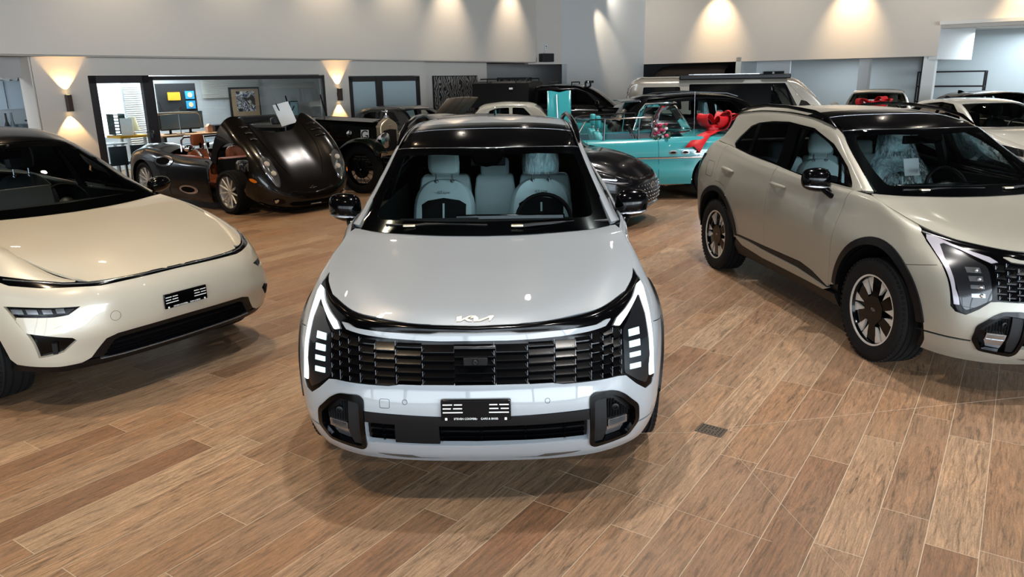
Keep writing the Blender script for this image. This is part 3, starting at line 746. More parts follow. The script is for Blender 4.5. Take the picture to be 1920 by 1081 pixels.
    for z in (.438, .402, .372):
        p_ = SK.inv(dens([(-.49, z + .004), (-.3, z), (0, z - .004), (.3, z), (.49, z + .004)], .04, False), 'f'); strip('intake_bar', SK, p_, .009, P('black_gloss'), li, off=-.018, th=.04)
    for x in (-.43, -.16, .02, .22, .40):
        q = seg(SK, [(abs(x), .46), (abs(x), .355)], 'f'); strip('intake_post', SK, q if x > 0 else mir(q), .007, P('black_satin'), li, off=-.022, th=.03)
    q = on(SK, [(.17, .463), (.37, .466), (.375, .358), (.17, .354)], 'f'); patch('radar_cover', SK, mir(q), P('black_matt'), li, h=.04, off=-.004, rim=.02)
    # silver-ish lip below and marks on the bumper
    q = seg(SK, [(.50, .268), (.34, .290), (.29, .262)], 'f')
    for c in (on(SK, [(.15, .250), (.27, .252), (.31, .272), (.48, .278), (.43, .262), (.33, .246)], 'f', h=.02), ):
        for f in (lambda l: l, mir): patch('lip_notch', SK, f(c), P('lamp_reflector'), root, h=.03, off=.001, rim=0)
    c = on(SK, [(-.09, .262), (-.055, .276), (.055, .276), (.09, .262), (.09, .25), (-.09, .25)], 'f', h=.02)
    tw = on(SK, [(.388, .582), (.433, .582), (.433, .542), (.388, .542)], 'f', r=.008, h=.01)
    strip('tow_cover', SK, mir(tw), .0018, P('plastic'), root, off=.0006, th=.001, closed=True)
    for sg in (1, -1):
        cc = SK.inv([(.318 + .011 * math.cos(t), .572 + .011 * math.sin(t)) for t in [2 * PI * i / 14 for i in range(14)]], 'f')
        strip('parking_sensor', SK, cc if sg > 0 else mir(cc), .002, P('plastic'), root, off=.001, th=.001, closed=True)
        cc = SK.inv([(.487 + .012 * math.cos(t), .595 + .012 * math.sin(t)) for t in [2 * PI * i / 14 for i in range(14)]], 's')
        patch('parking_sensor', SK, cc if sg > 0 else mir(cc), P('silver_trim'), root, h=.01, off=.003, rim=.004)
    # hood
    ve = HD.V[-1]; he = [(.004, 0), (.004, .15), (.0, .19), (.0, ve)] 
    hu = HD.U[-1]
    q = [(.0, 0), (.0, .15), (.014, .19), (.010, ve * .6), (.006, ve), (hu, ve), (hu, 0)]
    hd = patch('hood', HD, q + miv(q)[::-1], pm, root, h=.05, rim=.022)
    pl = uvP(HD, HD.inv([(.0, .135)], 't')[0]); nn = HD.ev([HD.inv([(0, .135)], 't')[0]])[1][0]
    kia_logo('hood_badge', .165, .036, P('champagne'), hd, Matrix.Translation(pl + nn * .001) @ Matrix.Rotation(-math.atan2(nn[2], -nn[1]), 4, 'X'), .004)
    # greenhouse
    V4 = GH.V[32]; rowu = lambda i: GH.U[i * 8]
    gl = [(.004, 0), (.004, V4 * .98)] + [(rowu(1), V4), (rowu(2), V4), (rowu(3) - .012, V4 + .004)] + [(rowu(3) - .018, 0)]
    wsf = gl + miv(gl)[::-1]
    inn = [(.085, 0), (.105, V4 * .90), (rowu(1), V4 * .925), (rowu(2), V4 * .925), (rowu(3) - .10, V4 * .915), (rowu(3) - .085, V4 * .5), (rowu(3) - .10, V4 * .25), (rowu(3) - .10, 0)]
    innf = rc(inn[1:-1] + miv(inn[1:-1])[::-1], .04)
    patch('windshield', GH, wsf, P('screen_glass'), root, h=.07, off=.002, rim=0)
    patch('windshield_border', GH, wsf, P('black_gloss'), root, holes=[innf], h=.05, off=-.002, rim=.004)
    sw = [(rowu(3) - .10, -.10), (rowu(3) - .17, -.07), (rowu(3) - .19, 0), (rowu(3) - .17, .07), (rowu(3) - .10, .10)]
    patch('sensor_housing', GH, sw, P('black_gloss'), root, h=.03, off=-.003, rim=.03)
    u26 = float(np.interp(2.62, GH.A[:, 0, 1], GH.U)); ue = rowu(8)
    VR = V4 - .02
    q = [(rowu(3) - .008, 0), (rowu(3) - .004, VR), (u26 - .03, VR), (u26, 0)]
    patch('glass_roof', GH, q + miv(q[1:-1])[::-1] if 0 else [(rowu(3) - .008, -VR), (rowu(3) - .008, VR), (u26 - .03, VR), (u26, 0), (u26 - .03, -VR)], P('black_gloss'), root, h=.06, rim=.01)
    strip('header_seal', GH, [(rowu(3) - .013, -V4), (rowu(3) - .013, 0), (rowu(3) - .013, V4)], .010, P('lamp_reflector'), root, off=.003)
    u29 = float(np.interp(2.32, GH.A[:, 0, 1], GH.U))
    strip('glass_seam', GH, [(u29, -VR), (u29 + .01, 0), (u29, VR)], .006, P('silver_trim'), root, off=.001)
    patch('roof_panel', GH, [(u26 - .026, -VR), (u26 + .004, 0), (u26 - .026, VR), (ue, VR), (ue, -VR)], pm, root, h=.06, rim=.01)
    patch('rear_glass', GH, [(ue + .004, -V4 * .97), (ue + .004, V4 * .97), (GH.U[-1], V4 * .97), (GH.U[-1], -V4 * .97)], P('black_gloss'), root, h=.08, rim=.01)
    dlo = [(1.475, 1.136), (2.23, 1.150), (2.58, 1.186), (3.16, 1.227), (3.51, 1.264), (3.60, 1.30), (3.575, 1.36), (3.45, 1.475), (3.31, 1.513), (3.05, 1.540), (2.76, 1.549), (2.34, 1.518), (1.98, 1.415), (1.67, 1.268), (1.52, 1.175)]
    D = on(GH, dlo, 's', r=.02)
    V9 = GH.V[-1]
    fr = [(.03, V4 + .004), (rowu(10) - .02, V4 + .004), (rowu(10) - .02, V9), (.03, V9)]
    panes = [('front_side_window', [(1.69, 1.155), (2.23, 1.162), (2.425, 1.178), (2.57, 1.518), (2.34, 1.498), (2.05, 1.415), (1.86, 1.335)]),
             ('front_vent_window', [(1.60, 1.158), (1.655, 1.158), (1.80, 1.30), (1.72, 1.265)]),
             ('rear_side_window', [(2.62, 1.205), (3.15, 1.243), (3.26, 1.515), (3.05, 1.525), (2.76, 1.532)]),
             ('quarter_window', [(3.22, 1.248), (3.50, 1.278), (3.56, 1.31), (3.43, 1.46), (3.33, 1.495)])]
    for sg in (1, -1):
        f = (lambda l: l) if sg > 0 else miv
        patch('side_frame', GH, f(fr), pm, root, holes=[f(D)], h=.05, off=0, rim=.02)
        H = [on(GH, p, 's', r=.015) for _, p in panes]
        wf = patch('window_surround', GH, f(D), P('black_gloss'), root, holes=[f(q) for q in H], h=.035, off=-.006, rim=.012)
        for (n_, p), q in zip(panes, H): patch(n_, GH, f(q), P('side_glass') if n_.startswith('front') else P('dark_glass'), root, h=.08, off=-.010, rim=0)
        strip('roof_gutter', GH, f([(rowu(1), V4 - .001), (rowu(2), V4), (rowu(3), V4 + .004), (rowu(5), V4 - .004), (rowu(7), V4 - .004)]), .012, P('black_gloss'), root, off=.003)
    # cowl, wipers
    m = MB(); m.loft([[(x, y, z) for x, y, z in ((-.76, 1.30, 1.105), (-.5, 1.16, 1.098), (0, 1.085, 1.088), (.5, 1.16, 1.098), (.76, 1.30, 1.105))], [(x, y, z) for x, y, z in ((-.74, 1.37, 1.12), (-.5, 1.22, 1.118), (0, 1.15, 1.115), (.5, 1.22, 1.118), (.74, 1.37, 1.12))]], closed=False, cap=False)
    m.build('cowl_panel', P('black_satin'), root, solid=.01)
    for (x0, y0, x1, y1) in ((-.45, 1.17, .02, 1.13), (.17, 1.13, .62, 1.24)):
        m = MB(); z0 = 1.128; m.tube([(x0, y0 + .02, z0 + .012), (x0 + .12, y0 + .02, z0 + .025), (x1, y1 + .03, z0 + .022)], [.012, .010, .006], 6)
        m.tube([(x0 - .12, y0 + .05, z0 + .022), ((x0 + x1) / 2, (y0 + y1) / 2 + .015, z0 + .012), (x1 + .1, y1 + .05, z0 + .018)], .007, 6)
        wi = m.build('wiper', P('black_satin'), root); m = MB(); m.box((x0 + .02, y0 + .012, z0 + .022), (.07, .03, .012)); m.build('wiper_pivot', P('champagne'), wi, bevel=.003)
    m = MB(); m.loft([[(-.006, 3.60, 1.655), (.006, 3.60, 1.655), (.014, 3.80, 1.64), (-.014, 3.80, 1.64)], [(-.003, 3.68, 1.69), (.003, 3.68, 1.69), (.006, 3.78, 1.70), (-.006, 3.78, 1.70)]]); m.build('roof_antenna', P('black_gloss'), root)
    # plate
    pz = SK.ev([SK.inv([(0.001, .545)], 'f')[0]])[0][0]
    plate_holder(root, Matrix.Translation((0, pz[1] - .008, .545)) @ Matrix.Rotation(R(-3), 4, 'X')) if lit else None
    # wheels
    for sg in (1, -1):
        for c in (FC, RC_): wheel(root, (sg * .812, c[0], .365), sg, Ro=.365, Ri=.248, w=.235, style='blade')
    # cabin
    fl = MB(); fl.box((0, 2.7, .36), (1.5, 2.7, .05)); fl.box((0, 1.38, .72), (1.5, .06, .7)); fl.box((0, 4.05, .75), (1.4, .05, .8))
    fl.build('cabin_floor', P('carpet_black'), root)
    m = MB(); m.loft([[(x * .76, 1.30 + .0 * x, 1.085), (x * .76, 1.75, 1.075), (x * .76, 1.80, 1.02), (x * .76, 1.70, .70)] for x in (-1, -.5, 0, .5, 1)], closed=False, cap=False)
    m.box((-.32, 1.76, 1.07), (.5, .04, .02)); m.build('dashboard', P('plastic'), root, solid=.01)
    m = MB(); m.box((.14, 1.80, 1.065), (.72, .02, .07), rot=(R(-12), 0, 0)); m.build('dashboard_screen', P('black_gloss'), root, bevel=.01)
    m = MB(); m.box((0, 2.2, .62), (.22, 1.0, .28)); m.build('centre_console', P('plastic'), root, bevel=.03)
    m = MB(); m.loft([[(x, y, GH.ev([GH.inv([(abs(x), y)], 't')[0]])[0][0][2] - .035) for x in (-.55, -.3, 0, .3, .55)] for y in (2.1, 2.5, 3.0, 3.5, 3.9)], closed=False, cap=False)
    m.build('headliner', P('headliner'), root)
    for sg in (1, -1):
        m = MB(); m.box((sg * .78, 2.6, .74), (.05, 2.5, .74)); m.box((sg * .70, 2.55, 1.30), (.03, .10, .5), rot=(0, sg * R(-22), 0)); m.build('door_lining', P('plastic'), root)
    sa = seat(root, .37, 2.36, P('mint_leather')); sb = seat(root, -.37, 2.36, P('mint_leather'), name='front_seat')
    for o_, x in ((sa, .37), (sb, -.37)):
        m = MB()   # dark centre panel of the backrest with a light pipe
        m.loft([[(x + dx, 2.36 + .12 + (h - .62) * .36 - .045, h + dz) for dx, dz in ((-.20, -.07), (-.12, -.02), (0, 0), (.12, -.02), (.20, -.07))] for h in (.70, .84, .97, 1.09)], closed=False, cap=False)
        m.build('seat_insert', P('carpet_black'), o_, solid=.012)
        m = MB(); m.box((x, 2.36 + .12 + .32 * .36 - .065, .93), (.014, .012, .26), rot=(R(-20), 0, 0)); m.build('seat_piping', P('mint_leather'), o_)
        text('seat_lettering', 'GT-Line', .028, P('plastic'), o_, Matrix.Translation((x, 2.36 + .12 + .5 * .36 - .05, 1.13)) @ Matrix.Rotation(R(70), 4, 'X'))
    m = MB()
    for x, w_ in ((-.42, .44), (.0, .34), (.42, .44)):
        m.loft([[(x - w_/2 * k, 3.12 + dy, z), (x + w_/2 * k, 3.12 + dy, z), (x + w_/2 * k, 3.24 + dy, z), (x - w_/2 * k, 3.24 + dy, z)] for z, dy, k in ((.60, 0, 1), (.8, .05, 1), (1.05, .12, 1), (1.16, .15, .92), (1.18, .16, .8))])
    m.box((0, 2.95, .58), (1.3, .5, .14))
    rs = m.build('rear_seat', P('mint_leather'), root, bevel=.03)
    m = MB()
    for x in (-.42, 0, .42): m.box((x, 3.33, 1.24), (.24, .09, .15), rot=(R(-15), 0, 0))
    m.build('rear_headrests', P('mint_leather'), rs, bevel=.03)
    steering(root, .37, 1.98, 1.02)
    m = MB(); m.box((0, 1.93, 1.435), (.23, .03, .065)); m.tube([(0, 1.93, 1.44), (0, 1.88, 1.50)], .012, 6); m.build('rearview_mirror', P('black_satin'), root, bevel=.012)
    return root
SPS = sport_surfs()

# ---------- cream electric fastback on the left: surfaces ----------
def coupe_surfs():
    def st(*r): return [(x, y, z) for (y, x, z) in r]
    sk = [
     st((.20,0,.245),(.13,0,.30),(.10,0,.40),(.045,0,.50),(.035,0,.60),(.05,0,.70),(.085,0,.77),(.13,0,.805),(.17,0,.80)),
     st((.21,.30,.245),(.14,.30,.30),(.105,.30,.40),(.055,.30,.50),(.045,.30,.60),(.06,.30,.70),(.095,.30,.77),(.14,.30,.807),(.18,.30,.80)),
     st((.24,.55,.25),(.17,.56,.30),(.13,.57,.40),(.085,.57,.50),(.085,.57,.60),(.105,.57,.70),(.145,.57,.77),(.20,.53,.808),(.24,.52,.80)),
     st((.30,.72,.25),(.23,.735,.31),(.19,.745,.41),(.165,.75,.51),(.185,.745,.61),(.23,.74,.71),(.275,.72,.785),(.33,.62,.835),(.36,.60,.825)),
     st((.42,.82,.255),(.35,.84,.32),(.31,.855,.42),(.30,.86,.52),(.34,.852,.62),(.395,.842,.72),(.44,.825,.80),(.50,.685,.90),(.52,.66,.89)),
     st((.58,.88,.26),(.54,.90,.33),(.52,.92,.43),(.51,.93,.53),(.535,.93,.63),(.57,.92,.74),(.61,.89,.835),(.72,.72,.98),(.73,.69,.97)),
     st((.80,.91,.26),(.78,.935,.34),(.77,.95,.45),(.77,.957,.56),(.78,.958,.67),(.80,.95,.78),(.84,.91,.885),(.96,.745,1.03),(.96,.71,1.02)),
     st((1.15,.91,.26),(1.15,.935,.34),(1.15,.95,.45),(1.15,.957,.57),(1.15,.957,.69),(1.15,.95,.81),(1.17,.90,.93),(1.22,.765,1.065),(1.22,.73,1.06)),
     st((1.55,.88,.25),(1.55,.915,.33),(1.55,.935,.44),(1.55,.945,.57),(1.55,.945,.70),(1.55,.935,.83),(1.55,.885,.96),(1.48,.80,1.06),(1.48,.76,1.055)),
     st((2.3,.87,.25),(2.3,.905,.33),(2.3,.93,.44),(2.3,.94,.57),(2.3,.94,.71),(2.3,.925,.85),(2.3,.88,.99),(2.3,.82,1.075),(2.3,.78,1.07)),
     st((3.2,.88,.26),(3.2,.91,.34),(3.2,.935,.45),(3.2,.945,.58),(3.2,.945,.72),(3.2,.93,.87),(3.2,.89,1.01),(3.2,.83,1.11),(3.2,.79,1.11)),
     st((3.8,.89,.28),(3.8,.925,.36),(3.8,.945,.47),(3.8,.957,.60),(3.8,.957,.74),(3.8,.945,.89),(3.8,.90,1.03),(3.8,.80,1.15),(3.8,.76,1.15)),
     st((4.3,.87,.30),(4.3,.90,.39),(4.3,.915,.50),(4.32,.92,.62),(4.34,.915,.76),(4.35,.90,.91),(4.34,.86,1.04),(4.25,.74,1.15),(4.22,.70,1.15)),
     st((4.62,.60,.32),(4.66,.62,.42),(4.69,.63,.52),(4.70,.63,.64),(4.70,.63,.78),(4.70,.62,.93),(4.68,.60,1.04),(4.60,.56,1.11),(4.55,.54,1.11)),
     st((4.68,0,.32),(4.72,0,.42),(4.75,0,.52),(4.76,0,.64),(4.76,0,.78),(4.75,0,.93),(4.73,0,1.04),(4.66,0,1.11),(4.6,0,1.11)),
    ]
    hd = [
     st((.115,0,.80),(.125,.28,.802),(.15,.42,.804),(.185,.53,.808)),
     st((.26,0,.855),(.27,.28,.857),(.31,.47,.860),(.38,.62,.862)),
     st((.50,0,.925),(.51,.29,.928),(.54,.50,.932),(.60,.695,.940)),
     st((.85,0,1.00),(.86,.29,1.003),(.88,.53,1.005),(.93,.735,1.018)),
     st((1.12,0,1.045),(1.13,.29,1.048),(1.16,.55,1.052),(1.20,.762,1.063)),
     st((1.27,0,1.07),(1.29,.27,1.073),(1.34,.52,1.078),(1.42,.775,1.085)),
    ]
    gh = [
     st((1.25,0,1.07),(1.27,.27,1.073),(1.32,.50,1.078),(1.38,.66,1.084),(1.43,.745,1.088),(1.46,.775,1.088),(1.50,.79,1.085),(1.52,.80,1.08),(1.54,.805,1.075),(1.56,.81,1.07)),
     st((1.55,0,1.24),(1.57,.25,1.238),(1.61,.46,1.232),(1.66,.60,1.226),(1.71,.685,1.22),(1.74,.715,1.207),(1.75,.74,1.18),(1.76,.765,1.15),(1.77,.79,1.11),(1.78,.81,1.075)),
     st((1.88,0,1.41),(1.90,.24,1.408),(1.93,.43,1.40),(1.97,.55,1.39),(2.01,.62,1.38),(2.04,.65,1.365),(2.05,.685,1.30),(2.06,.73,1.21),(2.07,.785,1.13),(2.08,.82,1.08)),
     st((2.20,0,1.535),(2.21,.24,1.534),(2.23,.40,1.527),(2.26,.50,1.517),(2.29,.565,1.505),(2.32,.60,1.485),(2.33,.65,1.39),(2.34,.71,1.26),(2.34,.78,1.15),(2.34,.825,1.09)),
     st((2.50,0,1.60),(2.50,.24,1.598),(2.52,.40,1.590),(2.54,.50,1.578),(2.56,.56,1.565),(2.58,.60,1.54),(2.58,.65,1.44),(2.58,.71,1.30),(2.58,.78,1.17),(2.58,.827,1.095)),
     st((3.0,0,1.635),(3.0,.24,1.633),(3.0,.40,1.622),(3.0,.50,1.608),(3.0,.56,1.595),(3.0,.60,1.565),(3.0,.65,1.46),(3.0,.71,1.33),(3.0,.78,1.21),(3.0,.83,1.12)),
     st((3.6,0,1.60),(3.6,.24,1.597),(3.6,.40,1.585),(3.6,.49,1.57),(3.6,.54,1.555),(3.6,.575,1.525),(3.6,.62,1.44),(3.6,.68,1.33),(3.6,.74,1.23),(3.6,.80,1.15)),
     st((4.2,0,1.43),(4.2,.24,1.425),(4.2,.38,1.415),(4.2,.46,1.405),(4.2,.50,1.395),(4.2,.53,1.375),(4.2,.57,1.32),(4.2,.62,1.26),(4.2,.67,1.20),(4.2,.73,1.16)),
     st((4.62,0,1.13),(4.62,.24,1.13),(4.60,.38,1.13),(4.58,.46,1.13),(4.57,.50,1.13),(4.56,.52,1.13),(4.55,.53,1.13),(4.54,.54,1.13),(4.53,.55,1.13),(4.52,.56,1.13)),
    ]
    return Surf(sk, 6, 'u', 1), Surf(hd, 8, 'v', -1), Surf(gh, 8, 'v', -1)

def top_edge(SK, K, s0, s1, n=12, xmin=.7):
    """points along row K of the skirt between two distances from the nose"""
    col = SK.A[:, K]; ok = np.nonzero(col[:, 0] > xmin)[0]; i0, i1 = ok[0], ok[-1] + 1
    return [(float(np.interp(s, col[i0:i1, 1], SK.U[i0:i1])), float(SK.V[K])) for s in np.linspace(s0, s1, n)]
def coupe(root, pm):
    SK, HD, GH = coupe_surfs(); P = lambda n: M[n]
    FC, RC_, AR = (.955, .37), (3.85, .37), .45
    V7 = SK.V[42]; VT = SK.V[-1]
    def arches(cs, r):
        out = []
        for c in cs:
            q = SK.inv([p for p in arc_pts(c, r, 190, -10, 30) if p[1] > .33], 's'); q = q[::-1] if q[0][0] > q[-1][0] else q
            out += [(q[0][0], .0)] + q + [(q[-1][0], .0)]
        return out
    half = [(0, 0)] + arches((FC, RC_), AR) + [(SK.U[-1], 0), (SK.U[-1], VT), (0, VT)]
    for sg in (1, -1): patch('inner_shell', SK, [(sg * a, b) for a, b in half], P('black_satin'), root, h=.09, off=-.03, rim=0)
    wheel_well(root, FC, AR - .01, .62, .92); wheel_well(root, RC_, AR - .01, .62, .92)
    ub = MB(); ub.prism([(-.5, .4), (.5, .4), (.55, .6), (.55, 1.4), (.78, 1.5), (.78, 3.3), (.55, 3.4), (.55, 4.4), (-.55, 4.4), (-.55, 3.4), (-.78, 3.3), (-.78, 1.5), (-.55, 1.4), (-.55, .6)], .26, .31); ub.box((0, 1.0, .5), (1.1, 1.0, .45)); ub.build('underbody', P('dark_void'), root)
    # light bar from centre to the lamp ends
    bt = seg(SK, [(0, .806), (.48, .806), (.64, .818), (.76, .842), (.86, .866)], 'f'); bb = seg(SK, [(.872, .838), (.84, .812), (.74, .796), (.60, .790), (.49, .780), (0, .786)], 'f')
    bar = bt + bb
    # bumper
    l1 = [(.895, .700), (.625, .684), (.690, .642), (.75, .636), (.872, .638), (.880, .612), (.866, .549), (.70, .505), (.679, .485), (.742, .416), (.835, .388)]
    L1 = on(SK, l1, 'f', h=.02)
    lt = seg(SK, [(0, .482), (.46, .476), (.525, .458), (.60, .345)], 'f')
    arcF = SK.inv([p for p in arc_pts(FC, AR, 128, 190, 14) if p[1] > .34], 's')
    half = [(0, lt[0][1])] + lt + seg(SK, [(.65, .322), (.75, .318), (.885, .33)], 'f') + [(arcF[-1][0], arcF[-1][1])] + arcF[::-1][1:] + seg(SK, [(.72, .80), (.64, .84)], 's') + bb
    patch('bumper', SK, half + mir(half)[::-1], pm, root, holes=[L1, mir(L1)], h=.035, rim=.03)
    bi = None
    patch('light_bar', SK, bar + mir(bar)[::-1], P('black_gloss'), root, h=.02, off=-.002, rim=.02)
    mt = seg(SK, [(0, .799), (.48, .799), (.64, .811), (.84, .845)], 'f')
    strip('light_bar_lens', SK, mir(mt)[::-1] + mt[1:], .008, P('lamp_reflector'), root, off=.002)
    for sg in (1, -1):
        f = (lambda l: l) if sg > 0 else mir
        hl = patch('headlamp', SK, f(L1), P('black_gloss'), root, h=.03, off=-.022, rim=.0)
        q = on(SK, [(.875, .690), (.66, .676), (.70, .650), (.865, .650)], 'f', h=.02); patch('headlamp_lens', SK, f(q), P('lamp_dark'), hl, h=.03, off=-.006, rim=.02)
        for x in (.70, .75, .80, .845):
            q = on(SK, [(x, .682), (x + .034, .683), (x + .034, .657), (x, .656)], 'f', h=.02); patch('led_module', SK, f(q), P('lamp_reflector'), hl, h=.03, off=-.003, rim=.01)
        q = on(SK, [(.77, .48), (.79, .48), (.785, .41), (.765, .41)], 'f', h=.02); patch('air_vane', SK, f(q), P('plastic'), hl, h=.03, off=.0, rim=.03)
        # fender + front door + rear flank
        cl = top_edge(SK, 42, .78, 1.46, 10)
        sh = seg(SK, [(.30, .0)], 's') if 0 else []
        fe = bt[::-1][:1] + [(a, b) for a, b in bb[:1]] + seg(SK, [(.64, .845), (.72, .805)], 's') + SK.inv(arc_pts(FC, AR, 126, -4, 26), 's') + seg(SK, [(1.47, .33), (1.50, .60), (1.50, .85), (1.48, 1.06)], 's') + top_edge(SK, 42, 1.47, .80, 10)
        # strip of fender between bar end and shut line
        ue_ = top_edge(SK, 42, 1.47, .80, 10)[-1][0]
        inner = [p for p in bt if p[0] > bt[-1][0] * .55][:-1]
        k7 = [(float(u), float(VT - .006)) for u in np.linspace(ue_, inner[0][0], 8)][1:]
        fe = [bt[-1], bb[0]] + seg(SK, [(.64, .845), (.72, .805)], 's') + SK.inv(arc_pts(FC, AR, 126, -4, 26), 's') + seg(SK, [(1.47, .33), (1.50, .60), (1.50, .85), (1.48, 1.06)], 's') + top_edge(SK, 42, 1.47, .80, 10) + k7 + inner
        patch('fender', SK, f(fe), pm, root, h=.045, rim=.02)
        fd = seg(SK, [(1.484, 1.06), (1.504, .85), (1.504, .60), (1.475, .36), (2.60, .36), (2.62, .7), (2.58, 1.08)], 's') + top_edge(SK, 42, 2.56, 1.49, 12)
        patch('front_door', SK, f(fd), pm, root, h=.06, rim=.02)
        ra = SK.inv(arc_pts(RC_, AR, 184, -4, 26), 's')
        fd = seg(SK, [(2.584, 1.08), (2.624, .7), (2.604, .36), (3.38, .36)], 's') + ra + seg(SK, [(4.32, .33)], 's') + [(SK.U[-1], .02), (SK.U[-1], V7)] + top_edge(SK, 42, 4.2, 2.58, 16)
        patch('rear_flank', SK, f(fd), pm, root, h=.07, rim=.02)
        q = on(SK, [(1.42, .345), (3.36, .345), (3.38, .26), (1.42, .26)], 's'); patch('sill_cladding', SK, f(q), P('black_satin'), root, h=.08, off=.004, rim=.04)
        m = MB(); rings = []
        for t, w_, h_ in ((0, .02, .03), (.02, .06, .055), (.08, .085, .068), (.15, .085, .066), (.20, .06, .05), (.22, .03, .03)):
            rings.append([(sg * (.90 + t), 1.80 + t * .12 - w_ * math.cos(a) * (1 if math.cos(a) > 0 else .55), 1.115 + h_ * math.sin(a) + (t - .1) * .08) for a in [2 * PI * i / 14 for i in range(14)]])
        m.loft(rings); mr = m.build('side_mirror', P('black_gloss'), root, subd=1)
        m = MB(); m.tube([(sg * .84, 1.74, 1.03), (sg * .90, 1.76, 1.05), (sg * .94, 1.79, 1.08)], [.03, .025, .025], 10); m.build('mirror_arm', P('black_gloss'), mr)
    # lower grille
    gt = seg(SK, [(0, .480), (.458, .474), (.522, .457), (.600, .342)], 'f'); gbm = seg(SK, [(.57, .320), (.30, .312), (0, .312)], 'f')
    gi = seg(SK, [(0, .448), (.44, .444), (.475, .430), (.535, .335)], 'f')
    ge = gt + gbm; li = patch('lower_intake', SK, ge + mir(ge)[::-1], P('dark_void'), root, h=.05, off=-.04, rim=0)
    fr = gt + gi[::-1]; patch('intake_frame', SK, fr + mir(fr)[::-1], P('black_satin'), li, h=.03, off=.0, rim=.05)
    for z in (.41, .375, .345): strip('intake_bar', SK, SK.inv(dens([(-.50, z), (0, z), (.50, z)], .04, False), 'f'), .012, P('black_satin'), li, off=-.02, th=.03)
    q = seg(SK, [(0, .318), (.30, .318), (.60, .325), (.75, .322), (.885, .333)], 'f') + seg(SK, [(.885, .275), (.70, .262), (0, .258)], 'f')
    patch('splitter', SK, q + mir(q)[::-1], P('black_satin'), root, h=.04, off=-.004, rim=.04)
    p_ = seg(SK, [(0, .312), (.40, .314), (.55, .322)], 'f'); strip('splitter_trim', SK, mir(p_)[::-1] + p_[1:], .007, P('silver_trim'), li, off=.004)
    cc = SK.inv([(-.464 + .030 * math.cos(t), .592 + .030 * math.sin(t)) for t in [2 * PI * i / 20 for i in range(20)]], 'f'); strip('tow_cover', SK, cc, .002, P('plastic'), root, off=.0006, th=.001, closed=True)
    # hood: from the bar to the cowl
    V = HD.V[-1]; U = HD.U[-1]; q = [(.0, 0), (.0, V), (U, V), (U, 0)]
    patch('hood', HD, q + miv(q)[::-1], pm, root, h=.05, rim=.02)
    # greenhouse
    V4 = GH.V[32]; row = lambda i: GH.U[i * 8]
    gl = [(.004, 0), (.004, V4 * .97), (row(1), V4 - .002), (row(2), V4 - .002), (row(3) - .01, V4 - .002), (row(3) - .02, V4 * .6), (row(3) - .02, 0)]
    wsf = gl + miv(gl[1:-1])[::-1]
    inn = [(.10, V4 * .86), (row(1), V4 * .90), (row(2), V4 * .90), (row(3) - .13, V4 * .88), (row(3) - .11, V4 * .2)]
    innf = rc(inn + miv(inn)[::-1], .05)
    patch('windshield', GH, wsf, P('screen_glass'), root, h=.08, off=.002, rim=0)
    patch('windshield_border', GH, wsf, P('black_gloss'), root, holes=[innf], h=.05, off=-.002, rim=.004)
    q = [(row(3) - .008, V4 - .03), (row(7), V4 - .03)]; patch('roof_panel', GH, q + miv(q)[::-1], P('black_gloss'), root, h=.08, rim=.01)
    patch('rear_glass', GH, [(row(7) + .01, V4 * .95), (GH.U[-1], V4 * .95), (GH.U[-1], -V4 * .95), (row(7) + .01, -V4 * .95)], P('black_gloss'), root, h=.1, rim=.01)
    D = on(GH, [(1.62, 1.10), (2.3, 1.105), (3.2, 1.135), (3.9, 1.20), (4.05, 1.28), (3.6, 1.46), (3.0, 1.535), (2.6, 1.51), (2.25, 1.42), (1.9, 1.27)], 's', r=.03)
    panes = [('front_side_window', [(1.98, 1.125), (2.58, 1.13), (2.66, 1.49), (2.5, 1.47), (2.24, 1.385), (2.02, 1.28)]), ('vent_window', [(1.74, 1.12), (1.92, 1.122), (1.94, 1.25), (1.88, 1.22)]), ('rear_side_window', [(2.74, 1.14), (3.55, 1.18), (3.55, 1.43), (3.0, 1.505), (2.80, 1.505)])]
    V9 = GH.V[-1]; fr = [(.05, V4 - .002), (row(8) - .02, V4 - .002), (row(8) - .02, V9), (.05, V9)]
    fr = [(.05, V4 - .002), (row(3), V4 - .002), (row(3) + .03, V4 - .028), (row(8) - .02, V4 - .028), (row(8) - .02, V9), (.05, V9)]
    for sg in (1, -1):
        f = (lambda l: l) if sg > 0 else miv
        H = [on(GH, p, 's', r=.015) for _, p in panes]
        patch('side_frame', GH, f(fr), pm, root, holes=[f(D)], h=.05, rim=.02)
        patch('window_surround', GH, f(D), P('black_gloss'), root, holes=[f(q) for q in H], h=.04, off=-.006, rim=.012)
        for (n_, p), q in zip(panes, H): patch(n_, GH, f(q), P('side_glass') if sg > 0 or 1 else 0, root, h=.1, off=-.01, rim=0)
    pz = SK.ev([SK.inv([(.001, .603)], 'f')[0]])[0][0]
    plate_holder(root, Matrix.Translation((-.006, pz[1] - .01, .603)))
    for sg in (1, -1):
        for c in (FC, RC_): wheel(root, (sg * .83, c[0], .37), sg, Ro=.37, Ri=.255, w=.235, style='five')
    m = MB(); m.box((0, 2.8, .36), (1.5, 2.7, .05)); m.box((0, 1.5, .72), (1.5, .06, .7)); m.box((0, 4.3, .75), (1.3, .05, .7)); m.build('cabin_floor', P('carpet_black'), root)
    m = MB(); m.loft([[(x * .76, 1.45, 1.045), (x * .76, 1.95, 1.05), (x * .76, 2.0, .98), (x * .76, 1.9, .70)] for x in (-1, -.5, 0, .5, 1)], closed=False, cap=False); m.build('dashboard', P('plastic'), root, solid=.01)
    m = MB(); m.box((0, 1.99, 1.10), (.42, .02, .2), rot=(R(-10), 0, 0)); m.build('dashboard_screen', P('grey_leather'), root, bevel=.008)
